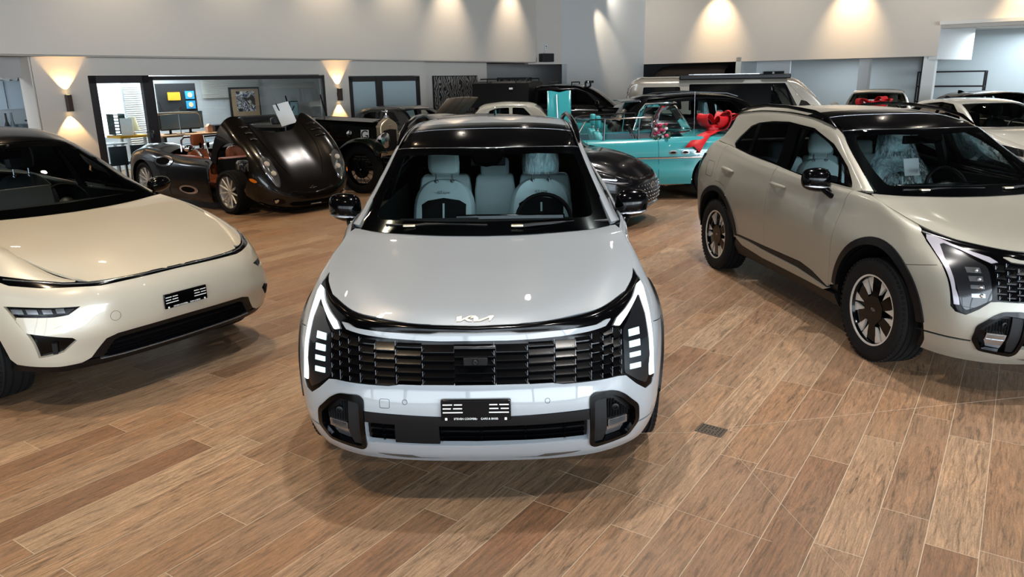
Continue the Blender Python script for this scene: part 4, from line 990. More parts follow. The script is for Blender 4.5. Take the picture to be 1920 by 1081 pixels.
    seat(root, .38, 2.5, P('grey_leather')); seat(root, -.38, 2.5, P('grey_leather'))
    steering(root, .38, 2.12, 1.0)
    m = MB(); m.box((0, 2.18, 1.44), (.23, .03, .065)); m.tube([(0, 2.18, 1.45), (0, 2.10, 1.52)], .012, 6); m.build('rearview_mirror', P('black_satin'), root, bevel=.012)
    m = MB(); m.loft([[(x, y, GH.ev([GH.inv([(abs(x), y)], 't')[0]])[0][0][2] - .04) for x in (-.5, -.25, 0, .25, .5)] for y in (2.35, 2.8, 3.3, 3.9)], closed=False, cap=False); m.build('headliner', P('headliner'), root)
    for sg in (1, -1):
        m = MB(); m.box((sg * .80, 2.8, .72), (.05, 2.5, .70)); m.box((sg * .72, 2.68, 1.30), (.03, .10, .5), rot=(0, sg * R(-22), 0)); m.build('door_lining', P('plastic'), root)
    return root

# ---------- general car builder for the cars further back ----------
SECT = [(0, .07, .12), (.12, .02, .05), (.32, 0, .01), (.55, 0, 0), (.78, .015, .03), (.92, .05, .07), (1, .11, .13)]
def lin(T, x): return float(np.interp(x, [a for a, _ in T], [b for _, b in T]))
def auto_car(root, pm, L=4.5, W=.92, z0=.22, belt=((0, .75), (1.2, 1.0), (3.6, 1.05), (4.5, 1.0)), rows=None, wheels=((.9, .34), (3.5, .34)), fr=.5, rr=.5,
             ws=(0, 3), rg=(6, 8), dlo=None, panes=None, roofm=None, deck=None, hood_to=1.3, wstyle='five', sect=None, wb=.86, glassm='side_glass', arch=.07, seats='grey_leather', parts=True, hoodcrown=.03, plan=None, hoodin=.13, nohood=False, doors=(), handles=(), tint='screen_glass', gloss='black_gloss', open_top=False):
    sect = sect or SECT; P = lambda n: M[n]
    plan = plan or ((0, .93), (.9, 1.0), (L - 1, 1.0), (L, .94))
    st = []; F_ = ((0, 0), (.35, .03), (.62, .13), (.82, .36), (.95, .68))
    ins = sect[-1][1]
    sides = [x for x in np.linspace(fr * 1.25, L - rr * 1.25, 8)]
    def ring(x, s, w, fd):
        out = []
        for zf, ix, ds in sect:
            zt = lin(belt, s); z = z0 + zf * (zt - z0)
            out.append((x * (1 - ix / w * (1 if x > 0 else 0)), s + ds * fd, z))
        a = out[-1]; out.append((a[0] * .96, a[1] + .03 * fd, a[2] - .012)); return out
    for f, d in F_: w = W * lin(plan, 0); st.append(ring(f * w, d * fr, W, 1 - .6 * f))
    for s in sides: st.append(ring(W * lin(plan, s), s, W, 0))
    for f, d in F_[::-1]: w = W * lin(plan, L); st.append(ring(f * w, L - d * rr, W, -(1 - .6 * f)))
    SK = Surf(st, 5, 'u', 1); V7 = SK.V[(len(sect) - 1) * 5]
    def edge(s):
        col = SK.A[:, (len(sect) - 1) * 5]; i = np.argmax(col[:, 0] > W * .5); j = len(col) - np.argmax(col[::-1, 0] > W * .5)
        return float(np.interp(s, col[i:j, 1], col[i:j, 0])), float(np.interp(s, col[i:j, 1], col[i:j, 2]))
    half = [(0, 0)]
    for (sc, r) in wheels:
        A = [p for p in arc_pts((sc, r), r + arch, 185, -5, 22) if p[1] > z0 + .04]; q = SK.inv(A, 's')
        half += [(q[0][0], 0)] + q + [(q[-1][0], 0)]
        wheel_well(root, (sc, r), r + arch - .01, W - .36, W - .05)
    half += [(SK.U[-1], 0), (SK.U[-1], V7), (0, V7)]
    body = []
    for sg in (1, -1): patch('body_side', SK, [(sg * a, b) for a, b in half], pm, root, h=.09, rim=.03)
    ub = MB(); ub.box((0, L / 2, z0 + .06), (W * 1.2, L * .84, .05)); ub.box((0, wheels[0][0], .5), (W * 1.15, .9, .3)); ub.build('underbody', P('dark_void'), root)
    # bonnet
    def lid(name, s0, s1, front):
        E = SK.A[:, (len(sect) - 1) * 5]; nE = len(E); E = E[:nE // 2] if front else E[nE // 2:][::-1]
        k = int(np.argmax(E[:, 0] > E[:, 0].max() * .955)); C = E[:k + 1]; g = []
        for i in range(7):
            t = i / 6; r = []
            for f in (0, .4, .72, .9, 1.0):
                cx = C[-1, 0] * f; cs = float(np.interp(cx, C[:, 0], C[:, 1])); cz = float(np.interp(cx, C[:, 0], C[:, 2]))
                end = s1 if front else s0; s_ = cs + (end - cs) * t; se = C[-1, 1] + (end - C[-1, 1]) * t; ex, ez = edge(se)
                z = (ez if t else cz) + hoodcrown * (1 - f * f) * min(1, t * 3.5) + .002
                if 0 < t: z = z + (cz - C[-1, 2]) * (1 - t) ** 3
                r.append((ex * f if t else cx, s_, z))
            g.append(r)
        S = Surf(g, 5, 'v', -1 if front else 1); return patch(name, S, [(0, -S.V[-1]), (0, S.V[-1]), (S.U[-1], S.V[-1]), (S.U[-1], -S.V[-1])], pm, root, h=.07, rim=.02), S
    HDs = None
    if not nohood: ho, HDs = lid('hood', fr * .45 + sect[-1][2], hood_to, True)
    if deck: lid('trunk_lid', deck, L - rr * .45 - sect[-1][2], False)
    GH = None
    if rows:
        g = []
        for (sc, zc, se, ze, we, sb) in rows:
            bx, bz = edge(sb); bx *= .985; r = []
            for f in (0, .4, .72, .92, 1.0):
                k = f ** 2.2; r.append((we * f, sc + (se - sc) * k, zc + (ze - zc) * f ** 3))
            for f in (.12, .3, .55, .8, 1.0):
                r.append((we + (bx - we) * f ** .9, se + (sb - se) * f, ze + (bz - ze) * f))
            g.append(r)
        GH = Surf(g, 6, 'v', -1); V4 = GH.V[24]; V9 = GH.V[-1]; row = lambda i: GH.U[int(i * 6)]
        a, b = ws; wsf = [(row(a) + .03, V4 * .93), (row(b) - .05, V4 * .93)]; wsf = rc(wsf + miv(wsf)[::-1], .05)
        holes = [wsf]; rgf = None
        if rg: rgf = [(row(rg[0]) + .05, V4 * .90), (row(rg[1]) - .05, V4 * .90)]; rgf = rc(rgf + miv(rgf)[::-1], .06); holes.append(rgf)
        if open_top:
            ff = [(.0, V4), (row(b), V4), (row(b), -V4), (0, -V4)]
            patch('windshield_frame', GH, ff, P('chrome'), root, holes=[wsf], h=.08, rim=.02)
        else:
            Dl = []
            if dlo:
                D = on(GH, dlo, 's', r=.04); Dl = [D, miv(D)]
            patch('roof', GH, [(.01, V9), (GH.U[-1] - .01, V9), (GH.U[-1] - .01, -V9), (.01, -V9)], roofm or pm, root, holes=holes + Dl, h=.08, rim=.02)
            if dlo:
                for sg in (1, -1):
                    f = (lambda l: l) if sg > 0 else miv
                    H = [on(GH, p, 's', r=.03) for p in panes]
                    patch('window_surround', GH, f(D), P(gloss), root, holes=[f(q) for q in H], h=.07, off=-.005, rim=.01)
                    for q in H: patch('side_window', GH, f(q), P(glassm), root, h=.12, off=-.01, rim=0)
        patch('windshield', GH, wsf, P(tint), root, h=.1, off=-.004, rim=0)
        if rg: patch('rear_window', GH, rgf, P(glassm), root, h=.1, off=-.004, rim=0)
    for sc, r in wheels:
        for sg in (1, -1): wheel(root, (sg * (W * lin(plan, sc) - .125), sc, r), sg, Ro=r, Ri=r * .70, w=.21, style=wstyle)
    s0 = hood_to; s1 = (deck or L - .5)
    if parts:
        m = MB(); m.box((0, (s0 + s1) / 2, .36), (W * 1.6, s1 - s0, .05)); m.box((0, s0 + .05, .65), (W * 1.6, .06, .55)); m.box((0, s1 - .05, .65), (W * 1.6, .06, .55)); m.build('cabin_floor', P('carpet_black'), root)
        zb = lin(belt, s0 + .4)
        m = MB(); m.box((0, s0 + .32, zb - .12), (W * 1.62, .42, .14)); m.build('dashboard', P('plastic'), root, bevel=.03)
        for x in (.38, -.38): seat(root, x, s0 + 1.0, P(seats), z=zb - 1.12)
        m = MB(); m.box((0, s0 + 1.95, zb - .42), (1.2, .45, .2)); m.box((0, s0 + 2.18, zb - .12), (1.2, .16, .55), rot=(R(-15), 0, 0)); m.build('rear_seat', P(seats), root, bevel=.04)
        steering(root, .38, s0 + .62, zb - .07, mat='black_satin')
    for (s, a_, b_) in doors:
        q = SK.inv(dens([(s, b_), (s + (.02 if len(doors) < 3 else 0), a_)], .06, False), 's')
        for sg in (1, -1): strip('door_gap', SK, q if sg > 0 else mir(q), .006, P('dark_void'), root, off=.0006, th=.0)
    for (s, z) in handles:
        for sg in (1, -1):
            q = SK.ev(SK.inv([(s, z), (s + .16, z)], 's'))[0]; m = MB(); m.tube([(sg * (q[0][0] + .02), q[0][1], z), (sg * (q[1][0] + .02), q[1][1], z)], .012, 6); m.build('door_handle', P('chrome') if wstyle == 'cap' else pm, root)
    return SK, HDs, GH
def mirrors(root, mat, x, s, z, sc=1):
    for sg in (1, -1):
        m = MB(); m.ball((sg * (x + .12 * sc), s, z + .03), .1, 12, (1.1 * sc, .55 * sc, .75 * sc)); m.tube([(sg * (x - .06), s, z - .05), (sg * (x + .06), s, z)], .02, 6); m.build('side_mirror', mat, root)
def both(SK, name, pts, mat, root, lab=None, **k):
    q = on(SK, pts, 'f', h=.025, r=.01)
    for f in (lambda l: l, mir): patch(name, SK, f(q), mat, root, **k)
def mid(SK, name, pts, mat, root, **k):
    q = seg(SK, pts, 'f'); return patch(name, SK, q + mir(q)[::-1], mat, root, **k)

# ---------- the cars behind ----------
def hatch(root):      # dark grey hatchback whose nose shows beside the grey SUV
    pm = M['paint_graphite']
    SK, HD, GH = auto_car(root, pm, L=3.95, W=.86, z0=.19, belt=((0, .66), (.25, .76), (.6, .86), (1.15, .97), (3.5, 1.05), (3.95, 1.0)),
        rows=[(1.05, .98, 1.25, .97, .74, 1.35), (1.35, 1.16, 1.50, 1.15, .69, 1.6), (1.65, 1.31, 1.75, 1.30, .63, 1.8), (1.95, 1.41, 2.02, 1.38, .58, 2.0), (2.6, 1.46, 2.6, 1.42, .57, 2.6), (3.2, 1.44, 3.2, 1.40, .57, 3.2), (3.7, 1.38, 3.65, 1.34, .54, 3.7), (3.8, 1.2, 3.76, 1.18, .56, 3.74), (3.88, 1.04, 3.84, 1.04, .60, 3.82)],
        wheels=((.86, .33), (3.44, .33)), fr=.62, rr=.4, dlo=[(1.5, 1.02), (3.3, 1.08), (3.45, 1.15), (3.1, 1.36), (2.5, 1.40), (2.05, 1.36), (1.6, 1.12)], panes=[[(1.75, 1.05), (2.45, 1.06), (2.45, 1.37), (2.1, 1.34)], [(2.53, 1.06), (3.2, 1.10), (3.1, 1.33), (2.53, 1.37)]], hood_to=1.12, tint='dark_glass')
    mid(SK, 'grille', [(0, .60), (.42, .59), (.60, .52), (.52, .40), (.40, .33), (0, .32)], M['black_satin'], root, off=.004, h=.04)
    ch = MB()
    for i in range(-6, 7):
        for j in range(5):
            x, z = i * .085 + (.042 if j % 2 else 0), .36 + j * .05
            if abs(x) < .5 - abs(z - .5) * .5:
                uv = SK.inv([(abs(x), z)], 'f')[0]; p, n = SK.ev([uv]); p = p[0] + n[0] * .006
                sx = 1 if x >= 0 else -1; c = (sx * p[0], p[1], p[2]); k = -sx * p[0] * .7
                ch.add([(c[0] - .024, c[1] - .004, c[2]), (c[0], c[1] - .012, c[2] - .012), (c[0] + .024, c[1] - .004, c[2]), (c[0], c[1] - .006, c[2] + .012)], [(0, 1, 2, 3)])
    ch.build('grille_mesh', M['lamp_reflector'], root, solid=.004)
    p = uvP(SK, SK.inv([(.0, .56)], 'f')[0]); m = MB(); T = Matrix.Translation((0, p[1] - .012, .545))
    m.tube([(.070 * math.cos(t), -.01, .040 * math.sin(t)) for t in [2 * PI * i / 20 for i in range(20)]], .005, 6, closed=True, M=T); m.tube([(-.022, 0, -.022), (-.012, 0, .024)], .005, 6, M=T); m.tube([(.012, 0, -.024), (.022, 0, .022)], .005, 6, M=T); m.tube([(-.016, 0, -.004), (.016, 0, .004)], .005, 6, M=T)
    m.build('emblem', M['chrome'], root)
    both(SK, 'headlamp', [(.50, .60), (.62, .585), (.80, .655), (.835, .71), (.70, .70), (.56, .64)], M['lamp_dark'], root, off=.004, h=.04)
    both(SK, 'headlamp_strip', [(.56, .618), (.70, .640), (.815, .70), (.80, .665), (.66, .612)], M['drl_off'], root, off=.010, h=.03)
    both(SK, 'led_module', [(.66, .668), (.77, .690), (.76, .672), (.67, .652)], M['led_dim'], root, off=.010, h=.03)
    both(SK, 'side_intake', [(.60, .47), (.80, .52), (.83, .36), (.66, .30)], M['black_matt'], root, off=.003, h=.05)
    mid(SK, 'splitter', [(0, .275), (.45, .275), (.74, .30), (.80, .32), (.80, .29), (.72, .255), (0, .235)], M['silver_trim'], root, off=.012, h=.05)
    mirrors(root, M['black_gloss'], .88, 1.55, 1.0)
def black_suv(root):
    pm = M['paint_black']
    SK, HD, GH = auto_car(root, pm, L=4.6, W=.94, z0=.25, belt=((0, .8), (.4, .95), (1.2, 1.08), (3.6, 1.16), (4.6, 1.15)),
        rows=[(1.15, 1.08, 1.35, 1.08, .77, 1.5), (1.5, 1.28, 1.65, 1.27, .72, 1.75), (1.85, 1.46, 1.95, 1.44, .66, 2.0), (2.2, 1.58, 2.25, 1.54, .62, 2.25), (2.8, 1.645, 2.8, 1.60, .61, 2.8), (3.5, 1.625, 3.5, 1.58, .60, 3.5), (4.15, 1.55, 4.1, 1.51, .56, 4.0), (4.3, 1.40, 4.25, 1.36, .60, 4.2), (4.5, 1.16, 4.45, 1.16, .70, 4.4)],
        wheels=((.85, .37), (3.6, .37)), fr=.6, rr=.45, dlo=[(1.75, 1.14), (3.6, 1.22), (4.0, 1.30), (3.6, 1.50), (2.8, 1.56), (2.3, 1.53), (1.9, 1.32)], panes=[[(2.0, 1.17), (2.62, 1.19), (2.66, 1.52), (2.35, 1.50)], [(2.74, 1.19), (3.4, 1.23), (3.4, 1.50), (2.8, 1.53)], [(3.46, 1.24), (3.85, 1.30), (3.5, 1.48)]], hood_to=1.25, glassm='side_glass', seats='mint_leather')
    m = MB(); m.loft([[(x, 4.05, 1.560 - .03 * abs(x)), (x, 4.42, 1.53 - .03 * abs(x)), (x, 4.40, 1.51 - .03 * abs(x)), (x, 4.05, 1.52 - .03 * abs(x))] for x in (-.58, -.3, 0, .3, .58)]); m.build('roof_spoiler', pm, root)
    for sg in (1, -1):
        m = MB(); m.tube([(sg * .60, 2.2, 1.58), (sg * .60, 2.4, 1.64), (sg * .60, 3.0, 1.665), (sg * .60, 3.6, 1.64), (sg * .59, 3.9, 1.58)], .015, 6); m.build('roof_rail', M['black_gloss'], root)
    m = MB(); m.box((.3, 2.6, 1.3), (.5, .12, .30)); m.build('seat_cover', M['plastic_film'], root)
    both(SK, 'headlamp', [(.50, .74), (.82, .78), (.84, .68), (.52, .66)], M['lamp_dark'], root, off=.004, h=.05)
    mirrors(root, pm, .92, 1.75, 1.13)
def pale_van(root):
    pm = M['paint_champagne']
    SK, HD, GH = auto_car(root, pm, L=5.3, W=.95, z0=.25, belt=((0, .80), (.35, .98), (.95, 1.14), (5.3, 1.17)),
        rows=[(.70, 1.10, .92, 1.13, .83, 1.0), (.98, 1.38, 1.12, 1.38, .80, 1.2), (1.25, 1.66, 1.38, 1.64, .75, 1.4), (1.52, 1.87, 1.62, 1.82, .70, 1.65), (2.0, 1.95, 2.0, 1.90, .72, 2.0), (3.4, 1.96, 3.4, 1.91, .72, 3.4), (4.75, 1.955, 4.75, 1.905, .72, 4.75), (5.0, 1.95, 5.0, 1.90, .72, 5.0), (5.15, 1.85, 5.15, 1.82, .74, 5.15), (5.25, 1.20, 5.25, 1.20, .86, 5.23)],
        ws=(0, 3), rg=(8, 9), wheels=((.95, .34), (4.3, .34)), fr=.42, rr=.2, dlo=[(1.25, 1.20), (5.0, 1.22), (5.0, 1.80), (1.80, 1.80)], panes=[[(1.55, 1.24), (2.15, 1.24), (2.15, 1.76), (1.84, 1.76)], [(2.30, 1.25), (3.80, 1.25), (3.80, 1.76), (2.30, 1.76)], [(4.05, 1.26), (4.95, 1.26), (4.90, 1.74), (4.10, 1.74)]], hood_to=.88, glassm='side_glass', gloss='paint_champagne', hoodin=.1)
    q = on(GH, [(1.62, 1.225), (3.90, 1.235), (3.90, 1.79), (1.86, 1.79)], 's', r=.03)
    h1 = on(GH, [(1.55 + .15, 1.26), (2.15, 1.26), (2.15, 1.75), (1.88, 1.75)], 's', r=.03)
    for f in (lambda l: l, miv): patch('window_glass_band', GH, f(q), M['black_gloss'], root, holes=[f(h1)], h=.1, off=.0, rim=.0)
    for sg in (1, -1):
        m = MB(); m.box((sg * .78, 2.95, 1.935), (.13, 2.35, .10)); m.build('side_awning', M['black_satin'], root, bevel=.02)
        m = MB(); m.box((sg * .62, 3.1, 1.985), (.03, 1.4, .03)); m.build('roof_rail', M['silver_trim'], root)
    mirrors(root, pm, .93, 1.35, 1.22, 1.25)
    both(SK, 'headlamp', [(.50, .90), (.84, .92), (.85, .74), (.52, .74)], M['lamp_dark'], root, off=.004, h=.05)
def pickup(root):
    pm = M['paint_black']
    SK, HD, GH = auto_car(root, pm, L=5.3, W=.96, z0=.32, belt=((0, .95), (.3, 1.08), (1.2, 1.20), (3.4, 1.24), (5.3, 1.22)),
        rows=[(1.25, 1.19, 1.45, 1.20, .80, 1.55), (1.55, 1.42, 1.70, 1.41, .75, 1.8), (1.85, 1.62, 1.98, 1.60, .68, 2.0), (2.15, 1.76, 2.22, 1.72, .64, 2.2), (2.7, 1.81, 2.7, 1.77, .64, 2.7), (3.2, 1.80, 3.2, 1.76, .64, 3.2), (3.5, 1.74, 3.5, 1.72, .64, 3.45), (3.55, 1.5, 3.55, 1.5, .70, 3.52), (3.6, 1.25, 3.6, 1.25, .80, 3.6)],
        wheels=((.95, .39), (4.1, .39)), fr=.45, rr=.15, dlo=[(1.75, 1.27), (3.40, 1.30), (3.40, 1.66), (2.35, 1.69), (2.1, 1.60)], panes=[[(2.0, 1.30), (2.60, 1.31), (2.60, 1.66), (2.35, 1.65), (2.2, 1.58)], [(2.68, 1.31), (3.32, 1.33), (3.32, 1.62), (2.68, 1.66)]], hood_to=1.35, glassm='dark_glass', hoodcrown=.05)
    m = MB(); m.loft([[(x * k, s, z) for x, z in ((-.92, 1.22), (-.88, 1.6), (-.80, 1.86), (-.5, 1.90), (0, 1.91), (.5, 1.90), (.80, 1.86), (.88, 1.6), (.92, 1.22))] for s, k in ((3.62, 1), (4.4, 1), (5.2, 1))]); m.build('bed_canopy', M['black_satin'], root)
    m = MB(); m.box((-.905, 4.1, 1.72), (.01, .10, .05)); m.build('canopy_sticker', M['white_plastic'], root)
    for s, w_, a_, b_ in ((2.5, .60, 1.74, 1.86), (3.1, .60, 1.74, 1.86), (4.0, .74, 1.83, 1.97), (4.8, .74, 1.83, 1.97)):
        m = MB(); m.tube([(-w_, s, a_), (-w_, s, b_), (w_, s, b_), (w_, s, a_)], .018, 6); m.build('roof_bar', M['black_satin'], root)
    for sg in (1, -1):
        m = MB(); m.tube([(sg * .74, 3.7, 1.97), (sg * .74, 5.0, 1.97)], .016, 6); m.tube([(sg * .74, 3.7, 1.88), (sg * .74, 3.7, 1.97)], .016, 6); m.build('roof_rack', M['black_satin'], root)
    m = MB(); m.box((0, 2.12, 1.86), (1.0, .06, .07)); m.box((-.42, 2.16, 1.79), (.04, .05, .16)); m.box((.42, 2.16, 1.79), (.04, .05, .16)); lb = m.build('light_bar', M['black_satin'], root, bevel=.01)
    m = MB(); m.box((0, 2.085, 1.86), (.94, .02, .05)); m.build('light_bar_lens', M['lamp_reflector'], lb)
    mirrors(root, M['black_gloss'], .93, 1.75, 1.28, 1.2)
    both(SK, 'headlamp', [(.50, .98), (.86, 1.0), (.86, .84), (.52, .84)], M['lamp_dark'], root, off=.004, h=.05)
CL = [(0, .05, .08), (.15, .0, .02), (.4, 0, 0), (.62, .0, 0), (.82, .02, .03), (.94, .06, .07), (1, .12, .12)]
def convertible(root):      # teal 1950s open car with raised side glass
    pm = M['paint_teal']
    SK, HD, GH = auto_car(root, pm, L=4.8, W=.95, z0=.26, belt=((0, .80), (.3, .95), (.8, 1.00), (1.5, 1.02), (2.4, .99), (3.4, .98), (4.5, .93), (4.8, .86)),
        rows=[(1.14, 1.05, 2.02, 1.02, .84, 2.12), (1.24, 1.20, 1.98, 1.18, .80, 2.08), (1.36, 1.36, 1.93, 1.35, .75, 2.04), (1.48, 1.50, 1.84, 1.48, .68, 2.0)],
        ws=(0, 3), rg=None, wheels=((.95, .36), (3.8, .36)), fr=.35, rr=.5, open_top=True, hood_to=1.5, deck=3.5, wstyle='cap', sect=CL, hoodcrown=.06, doors=((1.90, .99, .30), (3.05, .98, .30)), handles=((2.80, .86),), seats='teal_leather', arch=.05)
    for sg in (1, -1):
        q = SK.inv(dens([(.25, .70), (1.0, .70), (2.2, .69), (3.0, .67), (3.9, .62)], .1, False), 's'); strip('side_moulding', SK, q if sg > 0 else mir(q), .035, M['chrome'], root, off=.012)
        for s in (1.28, 1.48, 1.68):
            e = [(s + .066 * math.cos(t), .775 + .032 * math.sin(t)) for t in [2 * PI * i / 18 for i in range(18)]]; q = SK.inv(e, 's')
            po = patch('fender_porthole', SK, q if sg > 0 else mir(q), M['chrome'], root, h=.02, off=.012, rim=.012)
            e = [(s + .046 * math.cos(t), .775 + .018 * math.sin(t)) for t in [2 * PI * i / 14 for i in range(14)]]; q = SK.inv(e, 's'); patch('porthole_opening', SK, q if sg > 0 else mir(q), M['black_matt'], po, h=.02, off=.014, rim=0)
        x = sg * .86
        m = MB(); m.tube([(x, 3.28, .97), (x * .93, 3.10, 1.27), (x * .93, 3.0, 1.30), (x * .93, 2.02, 1.33), (x * .95, 2.0, 1.02)], .012, 6)
        m.tube([(x * .93, 2.22, 1.32), (x, 2.24, .98)], .012, 6); m.tube([(x * .93, 2.78, 1.31), (x, 2.80, .98)], .016, 6)
        fr_ = m.build('side_window_frame', M['chrome'], root)
        m = MB(); m.add([(x, 3.25, .97), (x * .93, 3.06, 1.28), (x * .93, 2.04, 1.32), (x * .95, 2.02, 1.0)], [(0, 1, 2, 3)]); m.build('side_window', M['window_thin'], fr_)
    m = MB(); m.tube([(-.85, 2.03, 1.02), (-.81, 1.99, 1.18), (-.76, 1.94, 1.36), (-.69, 1.85, 1.49), (-.3, 1.53, 1.52), (0, 1.48, 1.525), (.3, 1.53, 1.52), (.69, 1.85, 1.49), (.76, 1.94, 1.36), (.81, 1.99, 1.18), (.85, 2.03, 1.02)], .022, 8); m.build('windshield_rail', M['chrome'], root)
    mid(SK, 'grille', [(0, .72), (.55, .70), (.6, .55), (0, .50)], M['chrome'], root, off=.01, h=.05)
    both(SK, 'headlamp', [(.66, .86), (.84, .86), (.84, .70), (.66, .70)], M['lamp_reflector'], root, off=.02, h=.05)
    m = MB(); m.tube([(x, .06 + .5 * (abs(x) / .98) ** 3, .42) for x in (-.98, -.8, -.4, 0, .4, .8, .98)], .06, 8); m.build('front_bumper', M['chrome'], root)
    m = MB(); m.tube([(-.72, 1.30, 1.0), (-.72, 1.32, 1.72)], .004, 5); m.build('radio_antenna', M['silver_trim'], root)
    m = MB(); m.box((0, 1.78, 1.36), (.2, .03, .06)); m.build('rearview_mirror', M['chrome'], root, bevel=.008)
def limousine(root, pm='paint_white'):
    SK, HD, GH = auto_car(root, M[pm], L=5.2, W=.96, z0=.2, belt=((0, .78), (.3, .95), (1.6, 1.05), (4.2, 1.05), (5.2, .95)),
        rows=[(1.65, 1.06, 1.9, 1.05, .78, 2.0), (1.95, 1.24, 2.15, 1.23, .74, 2.2), (2.25, 1.40, 2.4, 1.38, .68, 2.45), (2.5, 1.49, 2.6, 1.46, .63, 2.65), (3.0, 1.54, 3.0, 1.50, .62, 3.0), (3.6, 1.52, 3.6, 1.48, .61, 3.6), (4.1, 1.42, 4.05, 1.39, .60, 4.1), (4.4, 1.24, 4.35, 1.22, .64, 4.35), (4.65, 1.06, 4.6, 1.05, .7, 4.5)],
        wheels=((.95, .37), (4.2, .37)), fr=.4, rr=.4, dlo=[(2.2, 1.10), (4.0, 1.10), (4.2, 1.2), (3.9, 1.40), (3.0, 1.47), (2.65, 1.43)], panes=[[(2.45, 1.13), (3.15, 1.13), (3.15, 1.44), (2.75, 1.42)], [(3.25, 1.13), (4.0, 1.14), (3.85, 1.38), (3.25, 1.43)]], hood_to=1.75, deck=4.55, seats='cream_leather')
    mirrors(root, M[pm], .93, 2.1, 1.12)
    mid(SK, 'grille', [(0, .78), (.30, .78), (.30, .45), (0, .45)], M['chrome'], root, off=.02, h=.06)
    both(SK, 'headlamp', [(.50, .74), (.80, .76), (.80, .60), (.50, .60)], M['lamp_reflector'], root, off=.006, h=.05)
    return SK, HD, GH
def fastback(root, pm='paint_white'):
    SK, HD, GH = auto_car(root, M[pm], L=4.35, W=.92, z0=.2, belt=((0, .70), (.3, .84), (.8, .95), (1.3, 1.0), (3.6, 1.06), (4.35, 1.0)),
        rows=[(1.15, 1.0, 1.35, 1.0, .76, 1.5), (1.48, 1.17, 1.62, 1.16, .70, 1.75), (1.8, 1.32, 1.92, 1.30, .64, 2.0), (2.1, 1.42, 2.2, 1.39, .59, 2.25), (2.7, 1.475, 2.7, 1.44, .58, 2.7), (3.3, 1.45, 3.3, 1.41, .57, 3.3), (3.85, 1.37, 3.8, 1.33, .54, 3.8), (4.05, 1.2, 4.0, 1.18, .58, 3.95), (4.2, 1.04, 4.15, 1.04, .62, 4.1)],
        wheels=((.85, .34), (3.5, .34)), fr=.6, rr=.4, dlo=[(1.7, 1.05), (3.5, 1.12), (3.85, 1.2), (3.5, 1.34), (2.7, 1.41), (2.3, 1.38), (1.9, 1.20)], panes=[[(1.98, 1.08), (2.6, 1.10), (2.62, 1.38), (2.32, 1.35)], [(2.70, 1.10), (3.35, 1.13), (3.35, 1.34), (2.72, 1.38)]], hood_to=1.22)
    mirrors(root, M['black_gloss'], .9, 1.72, 1.03)
    both(SK, 'headlamp', [(.52, .70), (.72, .76), (.84, .80), (.84, .66), (.56, .60)], M['lamp_dark'], root, off=.004, h=.05)
    mid(SK, 'lower_intake', [(0, .42), (.55, .42), (.48, .28), (0, .27)], M['black_satin'], root, off=.004, h=.06)
    m = MB(); m.loft([[(-.01, 3.45, 1.44), (.01, 3.45, 1.44), (.02, 3.65, 1.42), (-.02, 3.65, 1.42)], [(-.004, 3.56, 1.49), (.004, 3.56, 1.49), (.006, 3.64, 1.50), (-.006, 3.64, 1.50)]]); m.build('roof_antenna', M['black_gloss'], root)
    return SK, HD, GH
def classic(root, pm, roof=None, raised=None):     # small upright saloon of the sixties
    SK, HD, GH = auto_car(root, M[pm], L=4.6, W=.86, z0=.24, belt=((0, .78), (.25, .90), (1.4, .95), (3.4, .95), (4.6, .86)),
        rows=[(1.45, .96, 1.6, .95, .70, 1.65), (1.62, 1.12, 1.74, 1.11, .66, 1.78), (1.78, 1.28, 1.88, 1.26, .61, 1.9), (1.95, 1.38, 2.05, 1.35, .57, 2.05), (2.4, 1.43, 2.4, 1.40, .57, 2.4), (2.9, 1.42, 2.9, 1.38, .57, 2.9), (3.3, 1.34, 3.25, 1.31, .57, 3.2), (3.5, 1.14, 3.45, 1.13, .62, 3.4), (3.65, .96, 3.6, .95, .68, 3.5)],
        wheels=((.85, .32), (3.5, .32)), fr=.25, rr=.25, dlo=[(1.85, .99), (3.25, .99), (3.2, 1.25), (2.9, 1.34), (2.2, 1.34)], panes=[[(1.98, 1.02), (2.52, 1.02), (2.52, 1.31), (2.25, 1.30)], [(2.60, 1.02), (3.15, 1.02), (3.08, 1.24), (2.9, 1.30), (2.60, 1.31)]], hood_to=1.5, deck=3.6, wstyle='cap', roofm=M[roof] if roof else None, gloss=roof or pm, nohood=bool(raised), sect=CL)
    if raised:
        m = MB(); m.loft([[(x, 1.45 - .10 * t - .55 * t, .96 + .62 * t + .02 * (1 - (x / .6) ** 2)) for x in (-.60, -.3, -.26, 0, .26, .3, .60)] for t in (0, .33, .66, 1)], closed=False, cap=False); hd = m.build('raised_hood', M[raised], root, solid=.025)
        m = MB()
        for x in (-.28, .02, .28): m.tube([(x, 1.44, .98), (x, .79, 1.60)], .012, 6)
        m.build('hood_ribs', M['silver_trim'], hd)
        m = MB(); m.box((0, .8, .6), (.5, .7, .4)); m.build('engine', M['black_matt'], root, bevel=.05)
    mid(SK, 'grille', [(0, .78), (.35, .78), (.35, .48), (0, .48)], M['chrome'], root, off=.012, h=.06)
    both(SK, 'headlamp', [(.55, .78), (.75, .78), (.75, .60), (.55, .60)], M['lamp_reflector'], root, off=.014, h=.05)
    m = MB(); m.tube([(x, -.02 + .2 * (abs(x) / .86) ** 3, .42) for x in (-.86, -.6, 0, .6, .86)], .04, 8); m.build('front_bumper', M['chrome'], root)
    return SK, HD, GH

